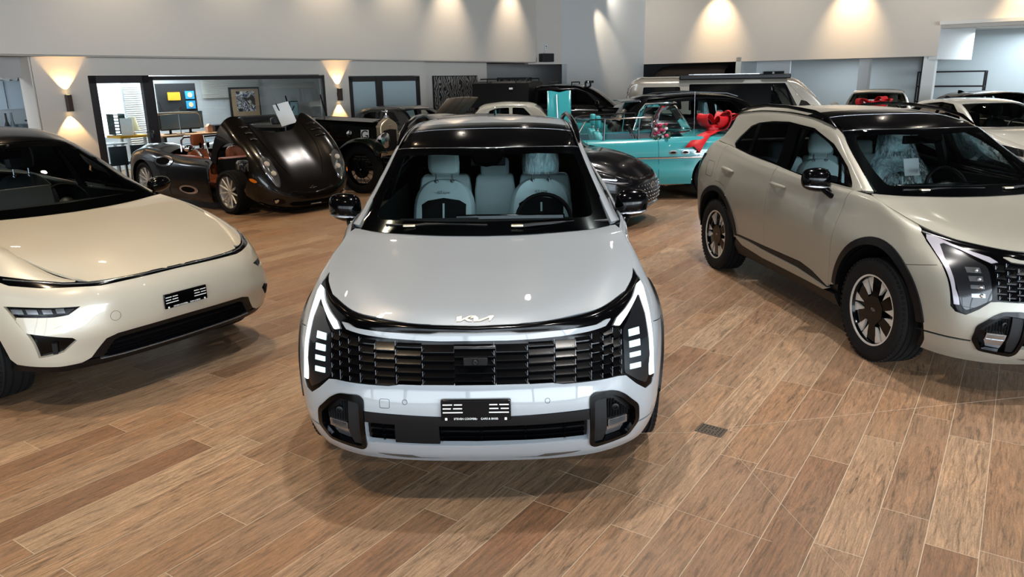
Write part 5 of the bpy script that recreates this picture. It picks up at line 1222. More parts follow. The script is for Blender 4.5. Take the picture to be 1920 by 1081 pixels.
# ---------- open roadster with its clamshell bonnet raised ----------
def roadster(root):
    pm = M['paint_bronze']; P = lambda n: M[n]
    def st(*r): return [(x, y, z) for (y, x, z) in r]
    rows = []      # rear tub: bottom -> top edge, from the door front to the tail
    for s, w, zt, k in ((1.36, .90, .80, 0), (1.7, .91, .80, 0), (2.2, .92, .80, 0), (2.7, .935, .84, 0), (3.1, .95, .90, 0), (3.5, .955, .92, 0), (3.85, .93, .86, 0)):
        rows.append([(w - .06, s, .12), (w - .01, s, .20), (w, s, .35), (w, s, .52), (w - .02, s, .68 if zt < .85 else .74), (w - .09, s, zt - .03), (w - .17, s, zt)])
    rows.append([(.80, 4.05, .20), (.82, 4.10, .30), (.82, 4.12, .42), (.80, 4.12, .55), (.77, 4.10, .68), (.70, 4.04, .78), (.64, 3.98, .82)])
    rows.append([(.45, 4.12, .22), (.46, 4.18, .32), (.46, 4.22, .42), (.45, 4.22, .55), (.43, 4.20, .68), (.40, 4.14, .78), (.38, 4.07, .82)])
    rows.append([(.0, 4.14, .22), (0, 4.20, .32), (0, 4.25, .42), (0, 4.25, .55), (0, 4.23, .68), (0, 4.17, .78), (0, 4.10, .82)])
    SK = Surf(rows, 6, 'u', -1); SK.sym = 'u'
    # this surface starts at the door, so mirror by hand
    if SK.N[3, 10, 0] < 0: SK.N = -SK.N
    class Mir(Surf):
        def __init__(s, S): s.A = S.A * np.array([-1, 1, 1]); s.N = S.N * np.array([-1, 1, 1]); s.U = S.U; s.V = S.V; s.sym = 'u'
        def inv(s, pts, view, face=.12): return SK.inv([(p[0] if view == 's' else -p[0], p[1]) for p in pts], view, face)
    RC_ = (3.42, .335)
    for S in (SK, Mir(SK)):
        A = SK.inv([p for p in arc_pts(RC_, .385, 186, -6, 24) if p[1] > .14], 's')
        out = [(0, 0), (A[0][0], 0)] + A + [(A[-1][0], 0), (SK.U[-1], 0), (SK.U[-1], SK.V[-1]), (0, SK.V[-1])]
        patch('body_side', S, out, M['paint_bronze_shade'], root, h=.08, rim=.02)  # darker copy of the bronze, dark reflections put into the colour
        q = SK.inv(dens([(2.62, .83), (2.60, .5), (2.58, .16)], .06, False), 's'); strip('door_gap', S, q, .006, P('dark_void'), root, off=.0006, th=0)
        for (c, z, a, b) in ((2.72, .72, .26, .085), (2.0, .30, .28, .07)):
            e = [(c + a * math.cos(t), z + b * math.sin(t)) for t in [2 * PI * i / 24 for i in range(24)]]
            q = SK.inv(e, 's'); io = patch('air_intake', S, q, P('chrome'), root, h=.06, off=.010, rim=.012)
            e = [(c + .02 + a * .72 * math.cos(t), z + b * .66 * math.sin(t)) for t in [2 * PI * i / 20 for i in range(20)]]
            patch('intake_opening', S, SK.inv(e, 's'), P('dark_void'), io, h=.06, off=.013, rim=0)
    # rear deck over the wheels and sills around the cockpit
    g = []
    for s, w, zc, ze in ((2.75, .76, .86, .845), (3.1, .78, .93, .90), (3.5, .785, .92, .92), (3.85, .76, .88, .86), (4.02, .66, .83, .82)):
        g.append([(0, s, zc), (w * .4, s, zc + .01), (w * .65, s, zc + .05 if s < 3.9 else zc), (w * .85, s, ze + .05 if s < 3.9 else ze), (w, s, ze)])
    D = Surf(g, 6, 'v', -1); patch('rear_deck', D, [(0, -D.V[-1]), (0, D.V[-1]), (D.U[-1], D.V[-1]), (D.U[-1], -D.V[-1])], M['paint_bronze_shade'], root, h=.08, rim=.02)
    m = MB()
    for sg in (1, -1): m.loft([[(sg * .60, s, .79), (sg * .66, s, .81), (sg * (w - .17), s, .80)] for s, w in ((1.36, .90), (2.0, .915), (2.78, .935))], closed=False, cap=False)
    m.build('cockpit_sill', P('saddle_leather'), root, solid=.02)
    m = MB(); m.box((0, 2.2, .20), (1.6, 1.8, .06)); m.box((0, 2.78, .5), (1.4, .06, .6)); m.build('cockpit_floor', P('carpet_black'), root)
    m = MB(); m.box((0, 1.52, .72), (1.42, .34, .16)); m.box((0, 1.66, .64), (1.36, .1, .2)); m.build('dashboard', P('saddle_leather'), root, bevel=.03)
    for x in (-.36, .36):
        o = seat(root, x, 2.22, P('saddle_leather'), z=-.32); m = MB()
        for sg in (-1, 1): m.box((x + sg * .07, 2.34, .96), (.045, .02, .09)); 
        m.build('seat_slot', P('dark_void'), o, bevel=.01)
        m = MB(); m.tube([(x - .2, 2.74, .84), (x - .19, 2.73, 1.04), (x - .14, 2.72, 1.09), (x + .14, 2.72, 1.09), (x + .19, 2.73, 1.04), (x + .2, 2.74, .84)], .018, 8); m.build('roll_hoop', P('chrome'), root)
    m = MB(); m.tube([(-.76, 1.50, .80), (-.66, 1.80, 1.14), (0, 1.68, 1.17), (.66, 1.80, 1.14), (.76, 1.50, .80)], .014, 8); wf = m.build('windshield_frame', P('chrome'), root)
    m = MB(); m.loft([[(-.75, 1.51, .81), (0, 1.36, .83), (.75, 1.51, .81)], [(-.655, 1.80, 1.13), (0, 1.68, 1.16), (.655, 1.80, 1.13)]], closed=False, cap=False); m.build('windshield', P('window_thin'), wf)
    steering(root, .36, 1.84, .82, r=.165, mat='chrome')
    for sg in (1, -1):
        m = MB(); m.tube([(sg * .80, 1.66, .82), (sg * .88, 1.68, .95), (sg * .93, 1.72, .97)], .02, 8); m.ball((sg * .97, 1.74, .98), .075, 12, (1.2, .7, .8)); m.build('side_mirror', P('chrome'), root)
    # chassis and running gear at the front
    m = MB(); m.box((0, .95, .24), (1.0, 1.2, .08)); m.box((.3, 1.0, .45), (.08, 1.0, .3)); m.box((-.3, 1.0, .45), (.08, 1.0, .3)); m.box((0, 1.34, .50), (1.5, .05, .60)); m.build('chassis', P('black_matt'), root)
    m = MB()
    for sg in (1, -1):
        for z in (.24, .46): m.tube([(sg * .35, .70, z), (sg * .66, .87, z), (sg * .35, 1.05, z)], .02, 8)
        m.tube([(sg * .40, .9, .60), (sg * .58, .88, .28)], .05, 10); m.tube([(sg * .40, .9, .66), (sg * .40, .9, .54)], .06, 12)
    m.build('suspension', P('lamp_reflector'), root)
    m = MB(); m.lathe([(.09, 0), (.11, .05), (.11, .16), (.07, .2), (0, .2)], 18, 'z', Matrix.Translation((-.45, 1.12, .58))); m.lathe([(.05, 0), (.05, .1), (0, .12)], 14, 'z', Matrix.Translation((-.2, 1.15, .56))); m.box((.1, 1.1, .60), (.4, .25, .16)); m.build('fluid_reservoirs', P('lamp_reflector'), root, bevel=.01)
    m = MB(); m.box((-.25, .98, .66), (.3, .2, .10)); m.tube([(-.5, .9, .62), (-.3, .8, .68), (0, .9, .66), (.3, 1.0, .62)], .03, 8); m.build('air_box', P('champagne'), root, bevel=.02)
    for sg in (1, -1):
        wheel(root, (sg * .80, .875, .335), sg, Ro=.335, Ri=.25, w=.24, style='ten'); wheel(root, (sg * .80, RC_[0], .335), sg, Ro=.335, Ri=.25, w=.27, style='ten')
    # clamshell
    cg = [
     [(0, -.03, .12), (.30, -.01, .12), (.50, .04, .12), (.70, .15, .125), (.83, .30, .13), (.89, .44, .14), (.89, .50, .14)],
     [(0, -.05, .22), (.30, -.03, .22), (.50, .02, .22), (.71, .13, .225), (.85, .29, .23), (.915, .44, .23), (.92, .50, .21)],
     [(0, .00, .33), (.30, .02, .335), (.50, .06, .35), (.72, .17, .37), (.86, .32, .37), (.925, .46, .34), (.93, .54, .26)],
     [(0, .13, .42), (.30, .14, .43), (.50, .18, .46), (.72, .28, .51), (.86, .40, .50), (.93, .52, .42), (.935, .60, .28)],
     [(0, .40, .54), (.30, .40, .55), (.50, .42, .60), (.71, .46, .66), (.86, .54, .61), (.935, .62, .46), (.94, .68, .28)],
     [(0, .75, .65), (.30, .75, .66), (.50, .75, .72), (.71, .76, .78), (.87, .78, .71), (.94, .80, .50), (.94, .82, .24)],
     [(0, 1.0, .71), (.30, 1.02, .72), (.50, 1.08, .79), (.71, 1.10, .84), (.87, 1.10, .77), (.935, 1.10, .52), (.935, 1.10, .20)],
     [(0, 1.16, .75), (.30, 1.22, .76), (.48, 1.38, .83), (.64, 1.50, .87), (.82, 1.46, .80), (.93, 1.42, .53), (.93, 1.42, .16)],
    ]
    CS = Surf(cg, 8, 'v', -1); V = CS.V[-1]; U = CS.U[-1]
    arch = CS.inv([p for p in arc_pts((.875, .33), .40, -12, 190, 30)], 's')
    lo = arch[-1]; half = [(0, V)] + [(lo[0] - .02, V)] + arch[::-1] + [(arch[0][0], V), (U, V)]
    out = half + miv(half)[::-1]
    o = patch('raised_bonnet', CS, out, pm, root, h=.06, rim=.03)
    hp = [(.10, .50), (.42, .30 + .22), (.10, .72)]
    for f in (lambda l: l, miv):
        e = []
        for i in range(26):
            t = 2 * PI * i / 26; a, b = .235 * math.cos(t), .115 * math.sin(t) * (1 + .25 * math.cos(t)); c_, s_ = math.cos(.35), math.sin(.35); e.append((.63 + b * c_ + a * s_ * .6, .38 + a * c_))
        q = CS.inv(e, 't'); hl = patch('headlamp', CS, f(q), P('chrome'), o, h=.04, off=.006, rim=.01)
        e2 = [((x - .63) * .86 + .63, (y - .38) * .90 + .38) for x, y in e]; patch('headlamp_lens', CS, f(CS.inv(e2, 't')), P('lamp_reflector'), hl, h=.04, off=.012, rim=.008)
        for yy in (.33, .46):
            c = uvP(CS, f(CS.inv([(.63 + (yy - .38) * .4, yy)], 't'))[0]); m = MB(); m.lathe([(.04, -.01), (.045, .012), (.035, .03), (0, .034)], 16, 'z', Matrix.Translation(c) @ Matrix.Rotation(R(35), 4, 'X')); m.build('projector', P('alu'), hl)
        e = [(.66 + .045 * math.cos(t), .235 + .03 * math.sin(t)) for t in [2 * PI * i / 16 for i in range(16)]]; e = [(.60 + .085 * math.cos(t), .25 + .045 * math.sin(t)) for t in [2 * PI * i / 18 for i in range(18)]]
        fg = patch('fog_opening', CS, f(CS.inv(e, 'f')), P('black_gloss'), o, h=.03, off=.003, rim=0)
        c = uvP(CS, f(CS.inv([(.64, .25)], 'f'))[0]); m = MB(); m.lathe([(.035, 0), (.035, .02), (.02, .03), (0, .03)], 14, 'y', Matrix.Translation(c) @ Matrix.Rotation(PI, 4, 'Z')); m.build('fog_lamp', P('chrome'), fg)
        e = [(.40 + .055 * math.cos(t), .44 + .022 * math.sin(t)) for t in [2 * PI * i / 14 for i in range(14)]]; patch('turn_signal', CS, f(CS.inv(e, 's')), P('amber'), o, h=.03, off=.01, rim=.01)
        for yy in (.92, 1.06, 1.20):
            q = CS.inv(dens([(.54, yy + .02), (.70, yy - .01)], .02, False), 't'); strip('bonnet_vent', CS, f(q), .045, pm, o, off=.014, th=.01)
            q = CS.inv(dens([(.55, yy - .005), (.69, yy - .035)], .02, False), 't'); strip('vent_slot', CS, f(q), .016, P('dark_void'), o, off=.003, th=0)
        q = CS.inv(dens([(.30, .30), (.40, .50), (.47, .8), (.49, 1.3)], .04, False), 't'); strip('bonnet_crease', CS, f(q), .008, P('black_gloss'), o, off=.004, th=0)
    c = uvP(CS, CS.inv([(.0, .10)], 't')[0]); m = MB(); m.lathe([(.03, 0), (.03, .006), (0, .008)], 16, 'z', Matrix.Translation(c) @ Matrix.Rotation(R(40), 4, 'X')); m.tube([(-.07, c[1], c[2]), (.07, c[1], c[2])], .006, 6); m.build('nose_emblem', P('chrome'), o)
    p_ = [(x, .128) for x in (.0, .3, .5, .68, .80)]; q = CS.inv(p_, 'f'); strip('front_lip', CS, miv(q)[::-1] + q[1:], .03, P('black_gloss'), o, off=.02)
    q = seg(CS, [(0, .26), (.40, .255), (.46, .22), (.40, .185), (0, .18)], 'f'); patch('nose_intake', CS, q + miv(q)[::-1], P('dark_void'), o, h=.03, off=.002, rim=0)
    text('dealer_lettering', 'STEVEN COOPER', .026, P('white_plastic'), o, Matrix.Translation((0, -.058, .205)) @ Matrix.Rotation(PI/2, 4, 'X'))
    hz = Vector((0, .06, .10)); T = Matrix.Translation(hz) @ Matrix.Rotation(R(CLAM), 4, 'X') @ Matrix.Translation(-hz)
    o.matrix_local = T
    return root
CLAM = 29
# ---------- nineteen-twenties open tourer ----------
def tourer(root):
    bk = M['paint_tourer']; P = lambda n: M[n]
    def box_ring(s, w, zb, zt, r=.08): return [(-w, s, zb), (-w, s, zt - r), (-w + r * .5, s, zt - r * .3), (-w + r * 1.4, s, zt), (0, s, zt + .03), (w - r * 1.4, s, zt), (w - r * .5, s, zt - r * .3), (w, s, zt - r), (w, s, zb)]
    m = MB(); m.loft([box_ring(.40, .27, .62, 1.22), box_ring(1.0, .31, .62, 1.25), box_ring(1.75, .38, .60, 1.28)]); bo = m.build('bonnet', bk, root)
    m = MB()
    for sg in (1, -1): m.box((sg * .18, 1.1, 1.275), (.30, 1.3, .014), rot=(R(2), sg * R(8), 0))
    m.build('bonnet_lid', P('black_gloss'), bo)
    m = MB(); m.loft([box_ring(1.75, .40, .58, 1.28), box_ring(2.0, .52, .55, 1.30), box_ring(2.3, .60, .50, 1.22), box_ring(3.6, .64, .50, 1.20), box_ring(3.9, .55, .55, 1.15)]); m.build('body_tub', bk, root)
    m = MB(); m.box((0, 2.65, 1.18), (1.0, .16, .3), rot=(R(-12), 0, 0)); m.box((0, 3.5, 1.18), (1.0, .16, .3), rot=(R(-12), 0, 0)); m.build('bench_seat', P('grey_leather'), root, bevel=.05)
    # radiator
    po = [(-.27, .62), (-.27, 1.16), (-.20, 1.22), (0, 1.31), (.20, 1.22), (.27, 1.16), (.27, .62)]; pi = [(-.20, .70), (-.20, 1.08), (0, 1.10), (.20, 1.08), (.20, .70)]
    m = MB(); m.prism(po, .30, .42, 'y'); ra = m.build('radiator', P('champagne'), root, bevel=.015)
    m = MB(); m.prism(pi, .285, .30, 'y'); m.build('radiator_core', P('black_matt'), ra)
    m = MB(); m.lathe([(.02, 0), (.045, .01), (.045, .03), (.015, .05), (.012, .09)], 14, 'z', Matrix.Translation((0, .36, 1.30))); m.ball((0, .35, 1.42), .025, 10, (.8, 1.2, 1.6)); m.tube([(-.07, .40, 1.43), (0, .36, 1.41), (.07, .40, 1.43)], .008, 6); m.build('mascot', P('chrome'), ra)
    m = MB(); m.ball((0, .283, 1.17), .03, 12, (1.3, .2, .8)); m.build('radiator_badge', P('chrome'), ra)
    for sg in (1, -1):
        m = MB(); m.lathe([(.0, .16), (.06, .15), (.115, .08), (.135, 0), (.135, -.02), (.12, -.025)], 24, 'y', Matrix.Translation((sg * .42, .12, .93)), cap=False); m.tube([(sg * .42, .2, .80), (sg * .42, .24, .62)], .02, 6); h = m.build('headlamp', P('chrome'), root)
        m = MB(); m.lathe([(0, -.045), (.08, -.035), (.12, -.02)], 24, 'y', Matrix.Translation((sg * .42, .12, .93)), cap=False); m.build('headlamp_lens', P('lamp_reflector'), h)
        # wing: a thin curved sheet from in front of the wheel to the running board
        pr = [(-.02, .70), (.10, .90), (.34, 1.00), (.62, .95), (.90, .76), (1.25, .48), (1.6, .40), (2.6, .38)]
        m = MB(); m.loft([[(sg * .52, s, z - .01), (sg * .56, s, z + .01), (sg * .72, s, z + .03), (sg * .86, s, z + .01), (sg * .89, s, z - .05)] for s, z in pr], closed=False, cap=False); m.build('front_wing', bk, root, solid=.012, subd=1)
        pr = [(3.1, .50), (3.3, .82), (3.6, .98), (3.95, .92), (4.2, .66)]
        m = MB(); m.loft([[(sg * .60, s, z), (sg * .74, s, z + .03), (sg * .88, s, z)] for s, z in pr], closed=False, cap=False); m.build('rear_wing', bk, root, solid=.012, subd=1)
        wheel(root, (sg * .72, .45, .43), sg, Ro=.43, Ri=.30, w=.15, style='wire'); wheel(root, (sg * .72, 3.55, .43), sg, Ro=.43, Ri=.30, w=.15, style='wire')
        m = MB(); m.tube([(sg * .50, 2.15, 1.25), (sg * .50, 2.28, 1.72)], .012, 6); m.build('windshield_post', P('black_gloss'), root)
    m = MB(); m.tube([(-.62, .44, .43), (0, .42, .36), (.62, .44, .43)], .035, 8); m.tube([(-.4, 0, .50), (-.36, 2.0, .50)], .04, 6); m.tube([(.4, 0, .50), (.36, 2.0, .50)], .04, 6); m.box((0, 2.3, .45), (.8, 3.2, .1)); m.build('chassis', P('black_matt'), root)
    m = MB(); m.box((-.335, .62, 1.0), (.008, .17, .20), rot=(0, R(2), R(3))); pl = m.build('number_panel', P('white_plastic'), root)
    text('number_letter', 'G', .24, P('black_matt'), pl, Matrix.Translation((-.342, .62, 1.0)) @ Matrix.Rotation(R(-87), 4, 'Z') @ Matrix.Rotation(PI/2, 4, 'X'), ext=.002)
    m = MB(); m.tube([(-.39, 1.76, .62), (-.40, 1.76, 1.2), (-.3, 1.76, 1.29), (0, 1.76, 1.32)], .008, 6); m.build('scuttle_band', P('silver_trim'), root)
    m = MB()
    for z in (.86, .94, 1.02, 1.10): m.box((-.352, 1.56, z), (.006, .07, .055))
    m.box((-.348, 1.45, 1.04), (.006, .05, .03)); m.build('red_badges', P('red_lens2'), root)
    m = MB(); m.lathe([(.05, 0), (.055, .01), (.03, .02), (0, .02)], 16, 'x', Matrix.Translation((-.33, .98, 1.02)) @ Matrix.Rotation(PI, 4, 'Z')); m.build('bonnet_cap', P('chrome'), root)
    m = MB(); m.ball((-.30, .98, 1.05), .045, 10); m.build('side_lamp', P('chrome'), root)
    return root

# ---------- room ----------
pbr('paint_graphite', '0b0b0e', .22, .2, .45, spec=.3); pbr('paint_black', '060607', .22, 0, .35, spec=.3); paint('paint_champagne', '9a9286', .3, .3); paint('paint_teal', '3a9ba0', 0, .25); paint('paint_white', 'c4c0b4', .1, .3); paint('paint_bronze', '15120f', .5, .22, .6); pbr('paint_bronze_shade', '07080b', .2, 0, .35, spec=.3); pbr('paint_tourer', '060b08', .18, 0, .35, spec=.3); pbr('paint_bronze_light', '6b5d4e', .5, .2); pbr('paint_dark', '101213', .25, .1, .5, spec=.3); paint('paint_cream2', 'c9c3b2', 0, .3)
emis('led_dim', 'd8f0ff', 1.2); pbr('teal_leather', '3f9ea3', .45); pbr('saddle_leather', '8a4420', .5); pbr('cream_leather', 'b9b09a', .5); pbr('red_lens2', 'b3222c', .5)
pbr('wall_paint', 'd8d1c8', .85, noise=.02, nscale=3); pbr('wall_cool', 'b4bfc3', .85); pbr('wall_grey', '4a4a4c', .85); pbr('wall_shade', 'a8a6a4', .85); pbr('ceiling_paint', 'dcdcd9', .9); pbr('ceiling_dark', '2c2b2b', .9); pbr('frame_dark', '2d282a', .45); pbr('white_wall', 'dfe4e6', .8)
pbr('wood_desk', 'b98a5c', .5); pbr('paper_yellow', 'f0a51e', .7); pbr('paper_blue', '2f9bd6', .6); pbr('board_black', '101114', .6); pbr('lamp_glow_off', 'd9cfa8', .4); pbr('grout', 'a5947e', .8); pbr('blind', 'd9d6cf', .7)
def struct(o): return tag(o, kind='structure')
def floor_mat():
    m, nt, o = newmat('floor_planks'); N = nt.nodes.new; L = nt.links.new
    def mth(op, a, b=None, c=None):
        n = N('ShaderNodeMath'); n.operation = op
        for i, v in enumerate((a, b, c)):
            if v is None: continue
            if isinstance(v, (int, float)): n.inputs[i].default_value = v
            else: L(v, n.inputs[i])
        return n.outputs[0]
    tc = N('ShaderNodeTexCoord'); mp = N('ShaderNodeMapping'); mp.inputs['Rotation'].default_value = (0, 0, R(-56)); L(tc.outputs['Object'], mp.inputs[0])
    sx = N('ShaderNodeSeparateXYZ'); L(mp.outputs[0], sx.inputs[0]); U, V = sx.outputs[0], mth('ADD', sx.outputs[1], .095)
    pw, pl = .2, 1.2
    vr = mth('DIVIDE', V, pw); row = mth('FLOOR', vr); vf = mth('SUBTRACT', vr, row)
    wn = N('ShaderNodeTexWhiteNoise'); wn.noise_dimensions = '1D'; L(row, wn.inputs['W'])
    ur = mth('ADD', mth('DIVIDE', U, pl), mth('MULTIPLY', wn.outputs['Value'], 7.3)); col = mth('FLOOR', ur); uf = mth('SUBTRACT', ur, col)
    cb = N('ShaderNodeCombineXYZ'); L(row, cb.inputs[0]); L(col, cb.inputs[1])
    w2 = N('ShaderNodeTexWhiteNoise'); w2.noise_dimensions = '2D'; L(cb.outputs[0], w2.inputs['Vector'])
    # grain
    gv = N('ShaderNodeCombineXYZ'); L(mth('MULTIPLY', U, 1.0), gv.inputs[0]); L(mth('MULTIPLY', V, 9.0), gv.inputs[1]); L(mth('MULTIPLY', w2.outputs['Value'], 40), gv.inputs[2])
    n1 = N('ShaderNodeTexNoise'); n1.inputs['Scale'].default_value = 3.6; n1.inputs['Detail'].default_value = 9; n1.inputs['Roughness'].default_value = .68; n1.inputs['Distortion'].default_value = 1.6; L(gv.outputs[0], n1.inputs['Vector'])
    g2 = N('ShaderNodeCombineXYZ'); L(mth('MULTIPLY', U, 3.0), g2.inputs[0]); L(mth('MULTIPLY', V, 60.0), g2.inputs[1]); L(mth('MULTIPLY', w2.outputs['Value'], 90), g2.inputs[2])
    n2 = N('ShaderNodeTexNoise'); n2.inputs['Scale'].default_value = 2.4; n2.inputs['Detail'].default_value = 6; n2.inputs['Roughness'].default_value = .75; L(g2.outputs[0], n2.inputs['Vector'])
    n3 = N('ShaderNodeTexNoise'); n3.inputs['Scale'].default_value = 1.6; n3.inputs['Detail'].default_value = 4; L(mp.outputs[0], n3.inputs['Vector'])
    r1 = N('ShaderNodeValToRGB'); L(w2.outputs['Value'], r1.inputs[0])
    e = r1.color_ramp.elements; e[0].color = srgb('77533a'); e[1].color = srgb('a68f76')
    for p, c in ((.2, '9a7859'), (.4, '7f6049'), (.6, 'a2866b'), (.8, '86644a')): k = e.new(p); k.color = srgb(c)
    r2 = N('ShaderNodeValToRGB'); L(n1.outputs[0], r2.inputs[0]); e = r2.color_ramp.elements; e[0].position = .32; e[0].color = (.20, .15, .12, 1); e[1].position = .68; e[1].color = (1.45, 1.38, 1.30, 1)
    k = e.new(.47); k.color = (.86, .82, .78, 1)
    mx = N('ShaderNodeMix'); mx.data_type = 'RGBA'; mx.blend_type = 'MULTIPLY'; mx.inputs[0].default_value = 1; L(r1.outputs[0], mx.inputs[6]); L(r2.outputs[0], mx.inputs[7])
    r3 = N('ShaderNodeValToRGB'); L(n2.outputs[0], r3.inputs[0]); e = r3.color_ramp.elements; e[0].position = .36; e[0].color = (.55, .50, .46, 1); e[1].position = .56; e[1].color = (1.06, 1.05, 1.04, 1)
    m2 = N('ShaderNodeMix'); m2.data_type = 'RGBA'; m2.blend_type = 'MULTIPLY'; m2.inputs[0].default_value = .85; L(mx.outputs[2], m2.inputs[6]); L(r3.outputs[0], m2.inputs[7])
    m4 = N('ShaderNodeMix'); m4.data_type = 'RGBA'; m4.blend_type = 'MIX'; m4.inputs[7].default_value = srgb('8b7d69'); L(mth('MULTIPLY', n3.outputs[0], .55), m4.inputs[0]); L(m2.outputs[2], m4.inputs[6])
    n5 = N('ShaderNodeTexNoise'); n5.inputs['Scale'].default_value = 55; n5.inputs['Detail'].default_value = 4; n5.inputs['Roughness'].default_value = .8; L(gv.outputs[0], n5.inputs['Vector'])
    r5 = N('ShaderNodeValToRGB'); L(n5.outputs[0], r5.inputs[0]); e = r5.color_ramp.elements; e[0].position = .34; e[0].color = (.62, .56, .52, 1); e[1].position = .58; e[1].color = (1.08, 1.07, 1.06, 1)
    m5 = N('ShaderNodeMix'); m5.data_type = 'RGBA'; m5.blend_type = 'MULTIPLY'; m5.inputs[0].default_value = .8; L(m4.outputs[2], m5.inputs[6]); L(r5.outputs[0], m5.inputs[7]); m4 = m5
    # joints
    a = .5 * .0032 / pw; b = .5 * .0032 / pl
    jv = mth('LESS_THAN', mth('ABSOLUTE', mth('SUBTRACT', mth('ABSOLUTE', mth('SUBTRACT', vf, .5)), .5)), a); ju = mth('LESS_THAN', mth('ABSOLUTE', mth('SUBTRACT', mth('ABSOLUTE', mth('SUBTRACT', uf, .5)), .5)), b)
    j = mth('MAXIMUM', jv, ju)
    m3 = N('ShaderNodeMix'); m3.data_type = 'RGBA'; m3.inputs[7].default_value = srgb('ac9c85'); L(j, m3.inputs[0]); L(m4.outputs[2], m3.inputs[6])
    p = N('ShaderNodeBsdfPrincipled'); L(m3.outputs[2], p.inputs['Base Color'])
    ro = mth('ADD', mth('MULTIPLY', n1.outputs[0], .25), .30); L(mth('MAXIMUM', ro, mth('MULTIPLY', j, .7)), p.inputs['Roughness']); p.inputs['Specular IOR Level'].default_value = .4
    bp = N('ShaderNodeBump'); bp.inputs['Strength'].default_value = .25; bp.inputs['Distance'].default_value = .004; L(mth('SUBTRACT', n2.outputs[0], mth('MULTIPLY', j, .6)), bp.inputs['Height']); L(bp.outputs[0], p.inputs['Normal'])
    L(p.outputs[0], o.inputs[0]); return m
def wbox(name, mat, x0, x1, y0, y1, z0, z1, frame=None, parent=None, bevel=0):
    m = MB(); m.box(((x0 + x1) / 2, (y0 + y1) / 2, (z0 + z1) / 2), (x1 - x0, y1 - y0, z1 - z0), frame); return m.build(name, mat, parent, smooth=0, bevel=bevel)
def frame_from(P, Q):
    a = math.atan2(Q[1] - P[1], Q[0] - P[0]); return Matrix.Translation((P[0], P[1], 0)) @ Matrix.Rotation(a, 4, 'Z'), math.hypot(Q[0] - P[0], Q[1] - P[1])
WL, _ = frame_from((-8.05, 13.9), (-4.24, 18.9))     # left wall: x runs along it, +y goes behind it
def room():
    fm = floor_mat(); m = MB(); m.box((1, 12, -.06), (48, 50, .12)); fl = struct(m.build('floor', fm, smooth=0))
    # cut joints round the drain
    for (a, b) in (((.99, 4.70), (1.12, 3.95)), ((1.15, 3.80), (1.35, 2.50)), ((.20, 3.86), (1.03, 3.87)), ((1.22, 3.92), (3.3, 4.30)), ((.22, 3.47), (1.11, 2.82))):
        d = Vector((b[0]-a[0], b[1]-a[1], 0)); m = MB(); T, l = frame_from(a, b); m.box((l/2, 0, .0002), (l, .0018, .0012), T); m.build('floor_joint', M['grout'], fl, smooth=0)
    T = Matrix.Translation((1.125, 3.887, 0)) @ Matrix.Rotation(R(-36), 4, 'Z')
    m = MB(); m.box((0, 0, .002), (.155, .115, .004), T); dr = m.build('floor_drain', M['drain_metal'], smooth=0); tag(dr, 'small square metal drain grate set in the plank floor', 'drain')
    m = MB()
    for i in range(7):
        for j in range(5):
            if not (2 <= i <= 4 and j == 2): m.lathe([(.004, 0), (.004, .0012), (0, .0012)], 6, 'z', T @ Matrix.Translation((-.06 + i * .02, -.04 + j * .02, .0037)))
    m.build('drain_holes', M['dark_void'], dr)
    W = M['wall_paint']; H = 5.3
    # left wall pieces
    for i, (a, b, z0, z1) in enumerate(((-.42, .51, 0, 2.7), (.51, 5.98, 2.14, 2.7), (5.98, 6.73, 0, 2.7), (6.73, 9.26, 2.10, 2.7), (9.26, 9.5, 0, 2.7))): struct(wbox('wall_left', W, a, b, 0, .2, z0, z1, WL))
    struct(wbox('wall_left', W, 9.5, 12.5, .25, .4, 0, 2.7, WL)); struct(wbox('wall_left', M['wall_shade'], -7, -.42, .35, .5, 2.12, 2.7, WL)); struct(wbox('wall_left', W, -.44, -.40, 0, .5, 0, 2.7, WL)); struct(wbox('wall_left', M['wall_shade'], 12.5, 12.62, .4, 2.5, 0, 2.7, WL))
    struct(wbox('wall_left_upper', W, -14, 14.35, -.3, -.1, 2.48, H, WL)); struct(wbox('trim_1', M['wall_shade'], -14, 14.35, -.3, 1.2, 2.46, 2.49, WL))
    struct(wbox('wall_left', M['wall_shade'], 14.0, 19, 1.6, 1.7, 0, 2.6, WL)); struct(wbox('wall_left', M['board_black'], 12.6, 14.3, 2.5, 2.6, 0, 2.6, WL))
    struct(wbox('wall_left', M['ceiling_dark'], -14, -7, 0, .2, 0, H, WL))  # out of view, kept dark so the glossy cars reflect less
    struct(wbox('wall_left', M['wall_grey'], -7, -1.35, .35, .5, 0, 2.12, WL))  # added out of view, screens the bright kitchen from car reflections
    # facets at the far corner
    Pa, Pb, Pc, Pd = (.64, 25.3), (1.78, 25.95), (5.3, 30.5), (13.25, 24.1)
    F, l = frame_from(Pa, Pb); struct(wbox('wall_back', W, 0, l, 0, .2, 2.42, H, F)); F, l = frame_from(Pb, Pc); struct(wbox('wall_back', M['white_wall'], .3, l, 0, .2, 0, H, F)); struct(wbox('wall_back', M['white_wall'], 0, .3, 0, .2, 2.42, H, F))
    F2, l2 = frame_from(Pc, Pd); struct(wbox('wall_right_upper', W, 0, l2, 0, .25, 2.45, H, F2))
    struct(wbox('wall_right', M['wall_cool'], 3.9, 20, 4.2, 4.35, 0, 3.4, F2)); struct(wbox('wall_right', M['board_black'], -1.5, 3.75, 1.6, 1.7, 0, 2.6, F2)); struct(wbox('wall_right', M['wall_cool'], 3.75, 3.95, 0, 4.2, 0, 2.6, F2)); struct(wbox('wall_right', M['white_wall'], 3.95, 5.2, 1.5, 1.6, 0, 2.46, F2))
